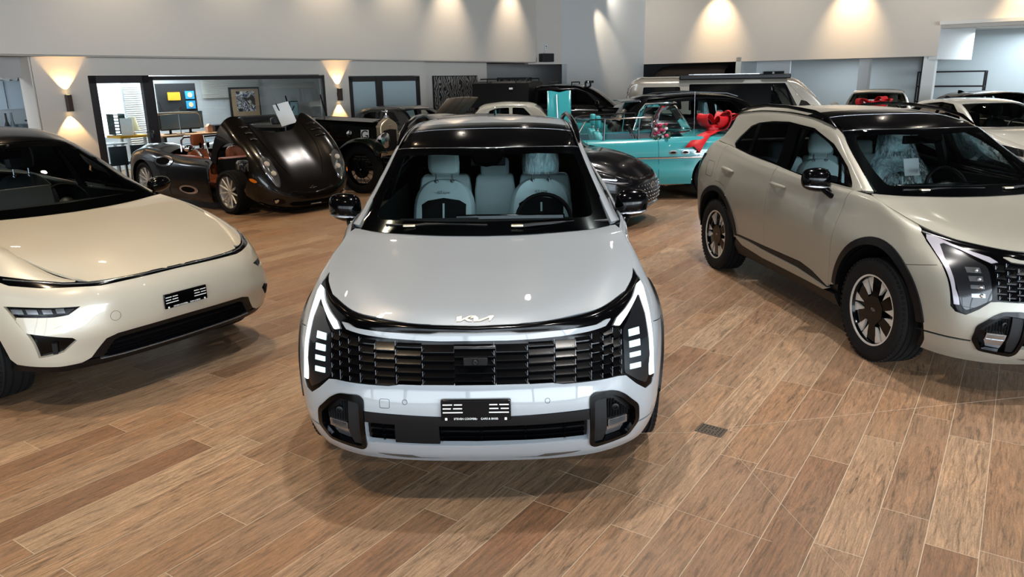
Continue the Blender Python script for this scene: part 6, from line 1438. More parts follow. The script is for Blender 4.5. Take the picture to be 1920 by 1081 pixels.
    struct(wbox('door_2', M['board_black'], 4.25, 5.0, 1.44, 1.5, 0, 2.1, F2)); o = struct(wbox('trim_2', M['white_plastic'], 4.6, 4.66, 1.40, 1.44, 0, 2.08, F2))
    Pe = (15.4, 25.9); struct(wbox('wall_right_upper', W, l2, l2 + 12, 0, .25, 3.25, H, F2)); F3, l3 = frame_from(Pd, Pe); struct(wbox('wall_right_return', M['white_wall'], 0, l3, 0, .25, 2.35, H, F3))
    struct(wbox('ceiling_lower', M['ceiling_paint'], 10.2, 22, -.2, 4.3, 3.35, 3.45, F2)); struct(wbox('ceiling_lower', M['ceiling_paint'], -1, 10.2, .2, 4.3, 2.6, 2.7, F2))
    for (x, n) in ((10.0, 1), (7.6, 2)):
        pm = MB(); pm.box((x, .25 if n == 1 else 2.2, 1.23), (.34, .34, 2.46), F2); p = pm.build('wall_right_pillar', M['white_wall'], smooth=0); struct(p)
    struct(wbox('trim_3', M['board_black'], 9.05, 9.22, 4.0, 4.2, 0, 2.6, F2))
    # outer shell
    struct(wbox('ceiling', M['ceiling_dark'], -20, 24, -7, 36, H, H + .2)); struct(wbox('wall_east', M['wall_cool'], 22, 22.2, -7, 36, 0, H)); struct(wbox('wall_west', M['ceiling_dark'], -13.2, -13, -7, 9, 0, H)); struct(wbox('wall_north', W, -20, 24, 36, 36.2, 0, H))  # west wall is unseen and dark to dim reflections in black paint
    # glazed street front behind the viewer
    struct(wbox('wall_south', W, -13, 22, -6.2, -6, 0, .25)); struct(wbox('wall_south', W, -13, 22, -6.2, -6, 4.3, H))
    for i in range(13): struct(wbox('window_4', M['frame_dark'], -13 + i * 2.9, -12.88 + i * 2.9, -6.2, -6.05, .25, 4.3))
    struct(wbox('window_4', M['frame_dark'], -13, 22, -6.2, -6.05, 2.7, 2.8))
    # --- glazing of the left wall
    def pane(name, x0, x1, z0, z1, mull=(), fw=.09, y=.05):
        m = MB()
        for a, b, c, d in ((x0, x0 + fw, z0, z1), (x1 - fw, x1, z0, z1), (x0, x1, z1 - fw, z1), (x0, x1, z0, z0 + fw)): m.box(((a + b) / 2, y, (c + d) / 2), (b - a, .10, d - c), WL)
        for (q, ww) in mull: m.box((q, y - .01, (z0 + z1) / 2), (ww, .11, z1 - z0), WL)
        o = struct(m.build(name, M['frame_dark'], smooth=0)); g = MB(); g.box(((x0 + x1) / 2, y, (z0 + z1) / 2), (x1 - x0, .006, z1 - z0), WL); g.build('pane', M['frost_blue'] if x0 > 6.5 else M['room_glass'], o, smooth=0); return o
    d1 = pane('door_1', .51, 1.66, .02, 2.14, fw=.14); pane('window_1', 1.66, 5.98, .3, 2.12, fw=.075); pane('window_2', 6.73, 9.26, .1, 2.08, mull=((7.75, .20),), fw=.12)
    m = MB(); m.box((1.58, -.02, 1.02), (.03, .03, .14), WL); m.tube([tuple(WL @ Vector(p)) for p in ((1.58, -.06, 1.06), (1.42, -.06, 1.06))], .012, 6); m.build('door_handle', M['chrome'], d1)
    # rooms behind the glass
    struct(wbox('wall_office', M['office_wall'], .7, 9.6, 3.6, 3.7, 0, 2.7, WL)); struct(wbox('wall_office', M['wall_paint'], 6.3, 9.5, 1.5, 1.6, 0, 2.7, WL)) if 0 else None; struct(wbox('wall_office', M['wall_paint'], 9.5, 9.6, .4, 3.6, 0, 2.7, WL)); struct(wbox('ceiling_office', M['ceiling_paint'], -7, 9.6, .2, 5, 2.62, 2.7, WL))
    struct(wbox('wall_office', M['white_wall'], .62, .70, .2, 3.6, 0, 2.7, WL))
    for a, b in ((-6.4, .62),): struct(wbox('wall_kitchen', M['white_wall'], a, b, 2.6, 2.7, 0, 2.7, WL))
    # blinds in the office, seen as reflections and slats
    def thing(nm, mats, parts, label, cat, group=None):
        ob = parts.build(nm, mats, smooth=30); return tag(ob, label, cat, group)
    m = MB()
    for i in range(14): m.box((5.7, 3.5, 2.08 - i * .035), (1.7, .03, .012), WL, rot=(R(25), 0, 0))
    thing('window_blind', M['blind'], m, 'white slatted blind at the top of the office back wall', 'blind')
    m = MB()
    for i in range(30): m.box((3.05, 3.45, 2.03 - i * .05), (.44, .03, .018), WL, rot=(R(25), 0, 0))
    thing('window_blind', M['blind'], m, 'slatted blind in the office seen through the dark framed door', 'blind')
    # bright window of the office
    m = MB(); m.box((2.50, 3.55, 1.42), (.62, .04, 1.24), WL); o = m.build('window_5', M['daylight_pane'], smooth=0); struct(o)
    # office furniture
    m = MB(); m.box((3.52, 1.5, .87), (2.3, .8, .04), WL); dk = m.build('desk', M['wood_desk'], smooth=0, bevel=.005); tag(dk, 'long light wooden office desk behind the large glass pane', 'desk')
    for a in (2.45, 4.6):
        m = MB(); m.box((a, 1.5, .425), (.06, .7, .85), WL); m.build('leg', M['frame_dark'], dk, smooth=0)
    m = MB(); m.box((3.42, 2.2, 1.46), (.95, .06, 1.05), WL); bd = m.build('display_cabinet', M['board_black'], smooth=0); tag(bd, 'tall black board behind the monitors in the office', 'board')
    for (x, z, c, lb) in ((3.33, 1.70, 'paper_yellow', 'orange paper note pinned high on the black office board'), (3.72, 1.72, 'paper_blue', 'upper of two blue pictures on the black office board'), (3.72, 1.50, 'paper_blue', 'lower of two blue pictures on the black office board')):
        m = MB(); m.box((x, 2.15, z), (.30 if c == 'paper_yellow' else .22, .02, .18), WL); o = m.build('paper_note' if c == 'paper_yellow' else 'picture', M[c], smooth=0); tag(o, lb, 'picture' if c != 'paper_yellow' else 'note')
        if c == 'paper_blue':
            m = MB(); m.lathe([(.06, 0), (.06, .006), (0, .006)], 12, 'y', WL @ Matrix.Translation((x, 2.138, z)) @ Matrix.Rotation(PI, 4, 'Z')); m.build('picture_motif', M['lamp_glow_off'], o)
    def monitor(x, y, z, w, h, lb, turn=0):
        T = WL @ Matrix.Translation((x, y, z)) @ Matrix.Rotation(turn, 4, 'Z'); m = MB(); m.box((0, 0, h / 2 + .1), (w, .04, h), T); o = m.build('monitor', M['board_black'], smooth=0, bevel=.008); tag(o, lb, 'monitor')
        m = MB(); m.box((0, .02, .06), (.05, .03, .14), T); m.box((0, .03, .006), (.22, .16, .012), T); m.build('monitor_stand', M['black_satin'], o, smooth=0)
        m = MB(); m.box((0, -.022, h / 2 + .1), (w - .03, .004, h - .03), T); m.build('screen', M['screen_grey'], o, smooth=0)
    monitor(2.82, 1.55, .89, .62, .38, 'left computer monitor on the wooden office desk', .3); monitor(3.32, 1.6, .89, .62, .38, 'right computer monitor on the wooden office desk', -.1)
    m = MB(); T = WL @ Matrix.Translation((2.88, 1.25, .89)); m.lathe([(.09, 0), (.09, .015), (0, .015)], 16, 'z', T); m.tube([(0, 0, 0), (0, 0, .45)], .012, 6, M=T); dl = m.build('desk_lamp', M['silver_trim']); tag(dl, 'desk lamp with a long flat shade beside the monitors', 'lamp')
    m = MB(); m.tube([(-.5, 0, .45), (0, 0, .47), (.42, 0, .46), (.50, 0, .40), (.52, 0, .2)], .016, 8, M=T, flat=1); m.box((-.1, 0, .475), (.75, .10, .02), T); m.build('lamp_shade', M['champagne'], dl)
    m = MB(); m.box((4.05, 1.5, .965), (.60, .40, .15), WL); cb = m.build('drawer_box', M['board_black'], smooth=0, bevel=.006); tag(cb, 'low black drawer box at the right end of the desk', 'box')
    m = MB(); m.box((3.91, 1.295, .965), (.26, .01, .11), WL); m.build('drawer', M['black_satin'], cb, smooth=0); m = MB(); m.box((4.19, 1.295, .965), (.26, .01, .11), WL); m.build('drawer', M['black_satin'], cb, smooth=0)
    m = MB(); m.box((3.62, 1.35, .955), (.12, .12, .13), WL); m.prism([(-.06, .22), (.06, .22), (0, .28)], -.06, .06, 'y', WL @ Matrix.Translation((3.62, 1.35, .80))); thing('tissue_box', M['tan_card'], m, 'small tan house shaped box between monitor and drawers', 'box')
    # red/tan papers, trays and chair by the door
    m = MB()
    for i in range(7): m.box((1.86, 2.0, .95 + i * .066), (.24, .34, .012), WL)
    m.box((1.74, 2.0, 1.15), (.01, .3, .44), WL); m.box((1.98, 2.0, 1.15), (.01, .3, .44), WL); thing('letter_tray', M['black_satin'], m, 'stack of black letter trays seen through the glass door', 'tray')
    m = MB(); m.box((2.0, 1.9, .89), (.6, .6, .05), WL); o = m.build('side_table', M['wood_yellow'], smooth=0); tag(o, 'yellow topped side table behind the glass door', 'table')
    m = MB(); m.box((1.75, 1.65, .44), (.05, .05, .84), WL); m.build('leg', M['white_plastic'], o, smooth=0); m = MB(); m.box((2.25, 1.65, .44), (.05, .05, .84), WL); m.build('leg', M['white_plastic'], o, smooth=0)
    m = MB(); T = WL @ Matrix.Translation((2.10, 1.8, .915)); m.lathe([(.08, 0), (.02, .04), (.02, .10), (.14, .10), (.07, .38)], 16, 'z', T, cap=False); thing('table_lamp', M['lamp_glow_off'], m, 'cream shaded table lamp on the yellow side table', 'lamp')
    m = MB(); m.box((1.93, 1.72, 1.10), (.02, .24, .36), WL, rot=(0, 0, .9)); thing('file_folder', M['paper'], m, 'pale upright folder leaning beside the cream lamp', 'folder')
    m = MB(); T = WL @ Matrix.Translation((1.28, 1.0, 0)); m.lathe([(.24, .80), (.24, .83), (0, .83)], 24, 'z', T); m.lathe([(.03, 0), (.03, .80)], 10, 'z', T); thing('round_table', M['white_plastic'], m, 'small round white table just inside the glass door', 'table')
    for (x, y) in ((1.05, .60), (1.50, .66)):
        m = MB(); T = WL @ Matrix.Translation((x, y, 0)); m.box((0, 0, .45), (.36, .36, .05), T); m.box((0, -.17, .62), (.34, .03, .36), T)
        for a in (-.15, .15):
            for b in (-.15, .15): m.tube([(a, b, 0), (a, b, .45)], .012, 6, M=T)
        thing('office_chair', M['screen_grey'], m, 'pale office chair at the round white table', 'chair', 'chairs at the round table')
    # abstract picture
    m = MB(); m.box((6.06, 3.46, 1.47), (.92, .04, .80), WL); pc = m.build('abstract_picture', M['board_black'], smooth=0); tag(pc, 'large framed abstract picture on the office back wall', 'picture')
    m = MB(); m.box((6.06, 3.43, 1.47), (.82, .01, .70), WL); m.build('mat_board', M['mat_tan'], pc, smooth=0); m = MB(); m.box((6.06, 3.42, 1.50), (.56, .01, .52), WL); m.build('artwork', art_mat(), pc, smooth=0)
    m = MB(); m.box((7.58, 3.40, 1.24), (.28, .04, .44), WL); pf = m.build('photo_frame', M['board_black'], smooth=0); tag(pf, 'small upright photo frame at the right of the office', 'frame'); m = MB(); m.box((7.58, 3.375, 1.24), (.24, .01, .39), WL); m.build('photo', M['paper_cyan'], pf, smooth=0)
    # frosted room behind window 2
    struct(wbox('wall_office', M['frost_blue'], 6.9, 9.4, .9, .95, 0, 2.6, WL))
    # kitchen at the far left
    K = lambda *a: wbox(*a)
    m = MB(); m.box((-.75, 2.40, 1.81), (2.6, .38, .54), WL); o = m.build('wall_cabinet', M['cabinet_blue'], smooth=0, bevel=.004); tag(o, 'white wall cabinet with a dark edge in the kitchen', 'cabinet')
    m = MB(); m.box((.57, 2.36, 1.81), (.05, .34, .54), WL); m.build('cabinet_side', M['board_black'], o, smooth=0); m = MB(); m.box((-.10, 2.2, 1.81), (.006, .01, .52), WL); m.build('door_gap', M['dark_void'], o, smooth=0)
    m = MB(); m.box((-1.0, 2.2, 1.14), (3.1, .75, .05), WL); m.box((-1.0, 2.25, .56), (3.0, .65, 1.11), WL); thing('kitchen_counter', M['white_wall'], m, 'white kitchen counter at the far left behind the cream car', 'counter')
    for i, (x, h, c, lb) in enumerate(((-.26, .30, 'board_black', 'dark slender vase on the kitchen counter'), (-.16, .31, 'screen_grey', 'grey slender vase beside the dark one'),)):
        m = MB(); m.lathe([(.05, 0), (.055, .04), (.02, .16), (.016, h), (.022, h + .01), (0, h + .01)], 14, 'z', WL @ Matrix.Translation((x, 1.95, 1.165))); thing('vase', M[c], m, lb, 'vase')
    m = MB(); m.lathe([(.10, 0), (.12, .09), (.10, .09), (0, .02)], 16, 'z', WL @ Matrix.Translation((.01, 2.0, 1.165))); thing('bowl', M['screen_grey'], m, 'low metal bowl on the kitchen counter', 'bowl')
    m = MB(); m.lathe([(.05, 0), (.06, .14), (.05, .14), (0, .02)], 14, 'z', WL @ Matrix.Translation((.165, 1.95, 1.165))); m.box((.13, 1.95, 1.32), (.12, .06, .03), WL); thing('cup', M['black_satin'], m, 'black coffee press beside the tap', 'cup')
    m = MB(); m.tube([(.22, 2.1, 1.17), (.22, 2.1, 1.30), (.25, 2.08, 1.35), (.32, 2.04, 1.37), (.42, 2.0, 1.35)], .014, 8, M=WL); thing('tap', M['chrome'], m, 'curved chrome tap at the end of the kitchen counter', 'tap')
    for i, x in enumerate((-.02, .12, .27)):
        m = MB(); m.box((x, 2.34, 2.135), (.13, .2, .11), WL, rot=(0, R(20 if i < 2 else 0), 0)); thing('storage_box', M['white_plastic'] if i != 1 else M['paper'], m, 'white box on top of the kitchen wall cabinet', 'box', 'boxes on the kitchen cabinet')
    # sconces
    for t, lb in ((.085, 'dark wall sconce glowing up and down beside the glass door'), (6.36, 'dark wall sconce between the two dark framed windows')):
        m = MB(); m.box((t, -.075, 1.665), (.085, .10, .29), WL); s = m.build('wall_sconce', M['frame_brown'], smooth=0, bevel=.004); tag(s, lb, 'wall lamp'); m = MB(); m.box((t, -.02, 1.665), (.06, .04, .10), WL); m.build('bracket', M['black_satin'], s, smooth=0)
        for up in (1, -1):
            m = MB(); m.lathe([(.030, 0), (0, 0)], 12, 'z', WL @ Matrix.Translation((t, -.078, 1.665 + up * .1455))); m.build('bulb', M['sconce_glow'], s)
            l = bpy.data.lights.new('sconce_light', 'SPOT'); l.energy = 26 * SCON; l.color = (1, .62, .26); l.spot_size = R(76); l.spot_blend = .35; l.shadow_soft_size = .012
            o = bpy.data.objects.new('sconce_light', l); COL.objects.link(o); p = WL @ Vector((t, -.085, 1.665 + up * .165)); tgt = WL @ Vector((t, -.085 + .13, 1.665 + up * 1.0)); o.location = p; o.rotation_euler = (Vector(tgt) - p).to_track_quat('-Z', 'Y').to_euler(); o.parent = s; o.matrix_parent_inverse = s.matrix_world.inverted()
    # zebra canvas
    zb = zebra_mat()
    m = MB(); m.box((10.98, .20, 1.55), (1.95, .04, 1.08), WL); z = m.build('zebra_canvas', M['board_black'], smooth=0); tag(z, 'black and white striped canvas behind the black pickup', 'picture'); m = MB(); m.box((10.98, .176, 1.55), (1.91, .006, 1.04), WL); m.build('canvas_print', zb, z, smooth=0)
    m = MB(); m.box((15.7, 1.56, 1.62), (2.0, .04, .8), WL); z = m.build('zebra_canvas', M['board_black'], smooth=0); tag(z, 'second striped canvas in the recess behind the roof light bar', 'picture'); m = MB(); m.box((15.7, 1.536, 1.62), (1.96, .006, .76), WL); m.build('canvas_print', zb, z, smooth=0)
    # speaker and sensor on the ledge
    F, l = frame_from(Pa, Pb)
    m = MB(); m.box((.62, -.14, 2.62), (.44, .24, .26), F); sp = m.build('speaker', M['board_black'], smooth=0, bevel=.012); tag(sp, 'small black speaker box on the ledge of the far corner', 'speaker'); m = MB(); m.box((.62, -.245, 2.62), (.40, .01, .22), F); m.build('speaker_grille', M['black_matt'], sp, smooth=0)
    m = MB(); m.box((.66, -.03, 2.95), (.10, .06, .15), F); m.tube([(.62, -.03, 2.88), (.60, -.05, 2.78), (.64, -.08, 2.74)], .008, 5, M=F); se = m.build('wall_sensor', M['white_plastic'], smooth=0); tag(se, 'white wall sensor with a cable above the black speaker', 'sensor')
    m = MB(); m.ball((.66, -.065, 2.98), .02, 8, M=F); m.ball((.67, -.065, 2.92), .014, 8, M=F); m.build('lens', M['board_black'], se)
    m = MB(); m.box((.22, -.06, 2.56), (.10, .10, .14), F); thing('power_adapter', M['champagne'], m, 'small pale adapter left of the black speaker', 'adapter')
    # dome shaped hood in the dark opening on the right
    m = MB(); m.loft([[(x, .9 + .75 * math.cos(t) * k, 2.0 + .40 * math.sin(t) * k) for t in [PI * i / 12 for i in range(13)]] for x, k in ((.25, .55), (.45, .85), (.8, 1), (3.0, 1), (3.2, .8))], closed=False, cap=False, M=F2); m.box((1.8, .9, 1.5), (2.8, 1.4, 1.0), F2); cn = m.build('covered_trailer', M['brown_canvas']); tag(cn, 'dark rounded canvas cover in the opening behind the pale van', 'cover')
    for x in (3.05, 3.55):
        m = MB(); m.lathe([(.05, 0), (.06, .10), (.05, .12), (0, .12)], 12, 'y', F2 @ Matrix.Translation((x, 1.5, 2.22)) @ Matrix.Rotation(PI, 4, 'Z')); thing('spotlight', M['black_satin'], m, 'small round spotlight on the dark panel under the right beam', 'spotlight', 'spotlights under the beam')
    # black rack on the right
    m = MB()
    sh = empty('metal_shelf', tuple(F2 @ Vector((10.2, 3.0, 0))), math.atan2(Pd[1] - Pc[1], Pd[0] - Pc[0]), 'black metal shelving rack beside the white pillar', 'shelf')
    for x in (-1.0, 1.0):
        for y in (-.2, .2): m = MB(); m.box((x, y, 1.0), (.05, .05, 2.0)); m.build('upright', M['board_black'], sh, smooth=0)
    for z in (1.98, 1.5, 1.0, .4): m = MB(); m.box((0, 0, z), (2.0, .42, .05)); m.build('shelf_board', M['board_black'], sh, smooth=0)
    return F2
def ramp_art(name, cols, sc, dist, kind):
    m, nt, o = newmat(name); N = nt.nodes.new; L = nt.links.new
    tc = N('ShaderNodeTexCoord'); b = N('ShaderNodeBsdfPrincipled'); b.inputs['Roughness'].default_value = .5; r = N('ShaderNodeValToRGB')
    if kind == 'wave':
        w = N('ShaderNodeTexWave'); w.inputs['Scale'].default_value = sc * 1.8; w.inputs['Distortion'].default_value = dist; w.inputs['Detail'].default_value = 1.2; w.inputs['Detail Scale'].default_value = 1.1; L(tc.outputs['Object'], w.inputs['Vector']); f = w.outputs['Fac']
    else:
        w = N('ShaderNodeTexNoise'); w.inputs['Scale'].default_value = sc; w.inputs['Detail'].default_value = 3; w.inputs['Distortion'].default_value = dist; L(tc.outputs['Object'], w.inputs['Vector']); f = w.outputs['Fac']
    L(f, r.inputs[0]); r.color_ramp.interpolation = 'CONSTANT' if kind != 'wave' else 'LINEAR'
    e = r.color_ramp.elements; e[0].position = cols[0][0]; e[0].color = srgb(cols[0][1]); e[1].position = cols[1][0]; e[1].color = srgb(cols[1][1])
    for p, c in cols[2:]: k = e.new(p); k.color = srgb(c)
    L(r.outputs[0], b.inputs['Base Color']); L(b.outputs[0], o.inputs[0]); return m
def art_mat(): return ramp_art('abstract_art', [(0, '121216'), (.60, 'e2e0dc'), (.46, 'b9b7b4'), (.52, '2b3a6a'), (.56, '15161a'), (.67, '8c2a20')], 3.5, 1.8, 'noise')
def zebra_mat(): return ramp_art('zebra_stripes', [(.44, '0c0c0c'), (.60, '8f8c88')], 3.2, 9.0, 'wave')
pbr('drain_metal', '6f655a', .35, .7); emis('daylight_pane', 'eaf8ff', 2.4); pbr('screen_grey', '59666d', .3); pbr('tan_card', 'c79a80', .7); pbr('wood_yellow', 'e0a21c', .5); pbr('mat_tan', '9c8468', .7); pbr('paper_cyan', 'a9d2de', .4)
pbr('frost_blue', 'b6c8cf', .6); pbr('office_wall', 'c2c6c8', .85); pbr('cabinet_blue', 'b9c9d6', .3); pbr('frame_brown', '3a2a20', .4); emis('sconce_glow', 'ffd27a', 12); pbr('brown_canvas', '2e241d', .75)
SCON = 1.0

LAMP, WASH, DAY, EXPO = 190, 230, 420, 0.95
pbr('petal_pink', 'd0466f', .6); pbr('petal_white', 'efe6e2', .6); pbr('petal_rose', '9a2c4c', .6); pbr('leaf', '2a4a33', .6)

emis('lamp_warm', 'ffdcb0', 90); emis('lamp_neutral', 'fff2e0', 90)

# ---------- camera ----------
def make_camera():
    f, pitch, roll, H = 1400, .27236, -.016078, 1.9465
    cam = bpy.data.cameras.new('camera'); o = bpy.data.objects.new('camera', cam); COL.objects.link(o)
    cam.sensor_width = 36; cam.lens = 36 * f / 1920; cam.clip_end = 200; cam.clip_start = .05
    F = Vector((0, math.cos(pitch), -math.sin(pitch))); Rr = Vector((1, 0, 0)); U = Rr.cross(F)
    c, s = math.cos(roll), math.sin(roll)
    R2 = c * Rr + s * U; U2 = -s * Rr + c * U
    o.matrix_world = Matrix(((R2.x, U2.x, -F.x, 0), (R2.y, U2.y, -F.y, 0), (R2.z, U2.z, -F.z, H), (0, 0, 0, 1)))
    bpy.context.scene.camera = o
make_camera()

# ---------- put everything in place ----------
F2 = room()
def put(name, loc, yaw, label, cat='car', group=None): return empty(name, (loc[0], loc[1], 0), R(yaw) if abs(yaw) > 3.2 else yaw, label, cat, group)
sport(put('suv', (-.1683, 3.0427), -.0118, 'light grey compact SUV facing the viewer in the centre, running lights lit'), M['paint_grey'], True)
sport(put('suv', (3.5264, 4.1641), .13713, 'sand coloured compact SUV at the right with lights off'), M['paint_sand'], False)
coupe(put('electric_car', (-2.129, 4.733), .99, 'cream electric car with a black roof at the left edge'), M['paint_cream'])
hatch(put('hatchback', (1.95, 10.2), 62, 'dark grey hatchback showing its honeycomb grille beside the grey SUV'))
convertible(put('convertible', (4.32, 13.15), 90, 'teal fifties convertible with chrome trim and a red bow'))
roadster(put('roadster', (-3.12, 11.70), 51.6, 'dark bronze open roadster with its front bonnet raised'))
tourer(put('vintage_tourer', (-1.96, 14.05), 64, 'black vintage tourer with wire wheels and upright radiator'))
black_suv(put('suv', (6.55, 15.25), 90, 'black SUV with roof rails behind the teal convertible'))
pale_van(put('camper_van', (7.95, 17.25), 82, 'pale champagne camper van with a black side awning'))
pickup(put('pickup_truck', (4.25, 20.55), 75, 'black pickup truck with roof light bar and bed canopy'))
limousine(put('limousine', (8.95, 18.7), -26, 'white limousine with a red bow on its bonnet'))
fastback(put('electric_car', (8.95, 12.1), 0, 'white electric car parked behind the sand coloured SUV'))
classic(put('classic_saloon', (-.3, 16.3), 60, 'dark classic saloon with its bronze bonnet raised'), 'paint_dark', raised='paint_bronze_light')
classic(put('classic_saloon', (2.6, 18.95), 90, 'teal classic saloon with a cream roof behind the raised bronze bonnet'), 'paint_teal', roof='paint_cream2')
limousine(put('black_saloon', (11.2, 25.4), 90, 'black saloon in the dark corner between van and limousine'), 'paint_black')
fastback(put('black_hatchback', (15.6, 20.5), 90, 'black car whose roof shows behind the white electric car'), 'paint_black')
bp = empty('bonnet_panel', (.98, 14.75, 0), R(6), 'teal car bonnet stood upright behind the grey SUV', 'car part')
m = MB(); m.loft([[(x, .06 * t + .03 * (1 - (x / .23) ** 2), z + (.03 if abs(x) > .15 and t > 1 else 0)) for x in (-.23, -.16, -.02, .02, .16, .23)] for t, z in ((0, .02), (1, .9), (1.9, 1.70))], closed=False, cap=False); m.build('panel', M['paint_teal'], bp, solid=.03)
m = MB(); m.tube([(.0, .02, .1), (-.02, .08, .9), (-.05, .12, 1.66)], .014, 6); m.build('chrome_strip', M['silver_trim'], bp)
# ---- bows, flowers, papers
def bow(loc, s, rz, label, tails=True):
    o = empty('gift_bow', loc, rz, label, 'bow'); rf = M['red_fabric']
    for k, (az, L_, h, w0) in enumerate(((-28, .30, .62, .10), (28, .30, .50, .10), (205, .32, .40, .10), (150, .30, .34, .10), (-65, .24, .34, .09), (-10, .40, .20, .08))):
        T = Matrix.Rotation(R(az), 4, 'Z'); m = MB(); rr = []
        for i in range(13):
            t = 2 * PI * i / 12; x = L_ / 2 * (1 - math.cos(t)); z = .12 + h * .30 * math.sin(t) * (x / L_ + .25) ** .5 + .45 * x; w = .03 + w0 * min(1, x / L_ * 1.6)
            rr.append([tuple((T @ Vector((x, y, z + .02 * abs(y) / w))) * s) for y in (-w, -w * .5, 0, w * .5, w)])
        m.loft(rr, closed=False, cap=False); m.build('bow_loop', rf, o, solid=.010 * s, subd=1)
    m = MB(); m.box((-.05 * s, -.06 * s, .09 * s), (.20 * s, .14 * s, .12 * s)); m.build('bow_knot', rf, o, bevel=.03 * s)
    if tails:
        m = MB(); m.loft([[(0, -.1, .06), (.16, -.1, .06)], [(-.24, -.26, .05), (-.08, -.34, .04)], [(-.46, -.42, .0), (-.28, -.52, -.01)], [(-.62, -.54, -.09), (-.42, -.64, -.13)]], closed=False, cap=False)
        m.add([(-.62, -.54, -.09), (-.42, -.64, -.13), (-.50, -.68, -.26), (-.58, -.62, -.16), (-.74, -.62, -.18)], [(0, 3, 4), (3, 1, 2), (0, 1, 3)]); m.build('bow_tail', rf, o, solid=.006)
    return o
bow((3.45, 12.85, 1.03), .95, R(8), 'big red fabric bow on the teal convertible bonnet', True)
b2 = bow((9.1, 19.25, .97), 1.15, R(-30), 'red ribbon bow on the white limousine bonnet', False)
m = MB(); m.box((9.75, 20.45, 1.19), (.62, .02, .20), rot=(R(-15), 0, R(-20))); tag(m.build('sign_card', M['paper'], smooth=0), 'white card standing behind the ribbon on the limousine', 'sign')
fo = empty('flower_bouquet', (2.46, 12.30, 1.03), 0, 'pink and white flower bouquet tied to the teal convertible', 'flowers')
random.seed(3)
for i in range(16):
    m = MB(); c = (random.uniform(-.10, .10), random.uniform(-.05, .05), random.uniform(-.02, .20)); m.ball(c, .034, 10, (1, 1, .85)); m.ball((c[0], c[1] - .02, c[2]), .02, 8); m.build('blossom', M[('petal_pink', 'petal_white', 'petal_rose')[i % 3]], fo)
m = MB()
for i in range(14):
    a = random.uniform(0, 2 * PI); m.add([(0, 0, .02), (.16 * math.cos(a), -.02, .16 * math.sin(a) + .04), (.13 * math.cos(a + .3), -.03, .13 * math.sin(a + .3) + .04)], [(0, 1, 2)])
m.build('leaves', M['leaf'], fo, solid=.003)
pp = empty('information_sheet', (-4.03, 13.78, 0), R(40), 'white information sheet on a stand behind the raised bonnet', 'sign')
m = MB(); m.box((0, 0, 1.42), (.30, .01, .40), rot=(R(-20), R(-12), 0)); m.build('sheet', M['paper'], pp, smooth=0)
m = MB(); m.tube([(0, .03, .0), (0, .03, 1.3)], .014, 6); m.lathe([(.16, 0), (.16, .015), (0, .015)], 16, 'z'); m.build('stand', M['silver_trim'], pp)
m = MB(); m.tube([(-.14, .02, 1.6), (.02, .05, 1.25), (.20, .02, 1.55)], .012, 6); m.build('clip', M['black_satin'], pp)
br = empty('brochure', (8.38, 12.0, .80), R(-20), 'red and white brochure on the white electric car nose', 'brochure')
m = MB(); m.box((0, 0, .0), (.34, .02, .42), rot=(R(-20), 0, 0)); m.build('page', M['paper'], br, smooth=0); m = MB(); m.box((.02, -.02, .08), (.20, .02, .16), rot=(R(-20), 0, 0)); m.build('red_panel', M['red_lens2'], br, smooth=0)
# plastic film over the seat of the sand SUV, wrapped headrest of the grey one
def seat_film(car, x, tall):
    T = car; m = MB(); rings = []
    hs = ((.75, .33, .22), (.95, .31, .20), (1.1, .28, .18), (1.22, .20, .12), (1.35, .165, .09), (1.47, .14, .07), (1.50, .06, .03)) if tall else ((1.255, .136, .062), (1.33, .142, .066), (1.42, .138, .064), (1.475, .10, .045))
    for z, w, d in hs:
        y = 2.36 + .14 + (z - .62) * .30 if tall else 2.36 + .335; n = 40; rings.append([(x + w * math.cos(2*PI*i/n) * (1 + (.05 if tall else .02) * math.sin(i * 5)), y + d * math.sin(2*PI*i/n) * (1 + .08 * math.cos(i * 7)), z) for i in range(n)])
    m.loft(rings, cap=False); return m.build('plastic_cover', M['plastic_film'], car)
cars = [o for o in bpy.context.scene.objects if o.type == 'EMPTY' and o.name.startswith('suv')]
seat_film(cars[0], .37, False); seat_film(cars[1], .37, True)
m = MB(); m.box((.30, 2.36, 1.16), (.17, .005, .15), rot=(R(-15), 0, .2)); m.build('paper_tag', M['paper'], cars[1], smooth=0)
# ---------- light ----------
def spot(x, y, z, e, col, size=95, blend=.8, soft=.06, tgt=None, fixture=True):
    l = bpy.data.lights.new('downlight', 'SPOT'); l.energy = e; l.color = col; l.spot_size = R(size); l.spot_blend = blend; l.shadow_soft_size = soft
    o = bpy.data.objects.new('downlight', l); COL.objects.link(o); o.location = (x, y, z)
    if tgt: o.rotation_euler = (Vector(tgt) - Vector((x, y, z))).to_track_quat('-Z', 'Y').to_euler()
warm = (1, .77, .52); neu = (1, .95, .90)
GRID = [(-6.5, 6.5), (-4.2, 8.8), (-2.0, 11.0), (-4.5, 4.0), (-2.3, 6.4), (.2, 8.7), (2.4, 11.2), (-2.4, 1.6), (-.2, 3.9), (2.2, 6.3), (4.6, 8.8), (6.9, 11.2), (1.6, 1.2), (4.4, 3.8), (6.9, 6.3), (9.5, 9.2), (-6.6, 10.6), (-1.0, 14.0), (3.5, 15.0), (8.0, 15.5), (0.5, 18.5), (6.0, 20.0), (11.5, 17.5)]
fx = empty('ceiling_downlights', (0, 0, 0)); tag(fx, kind='structure')
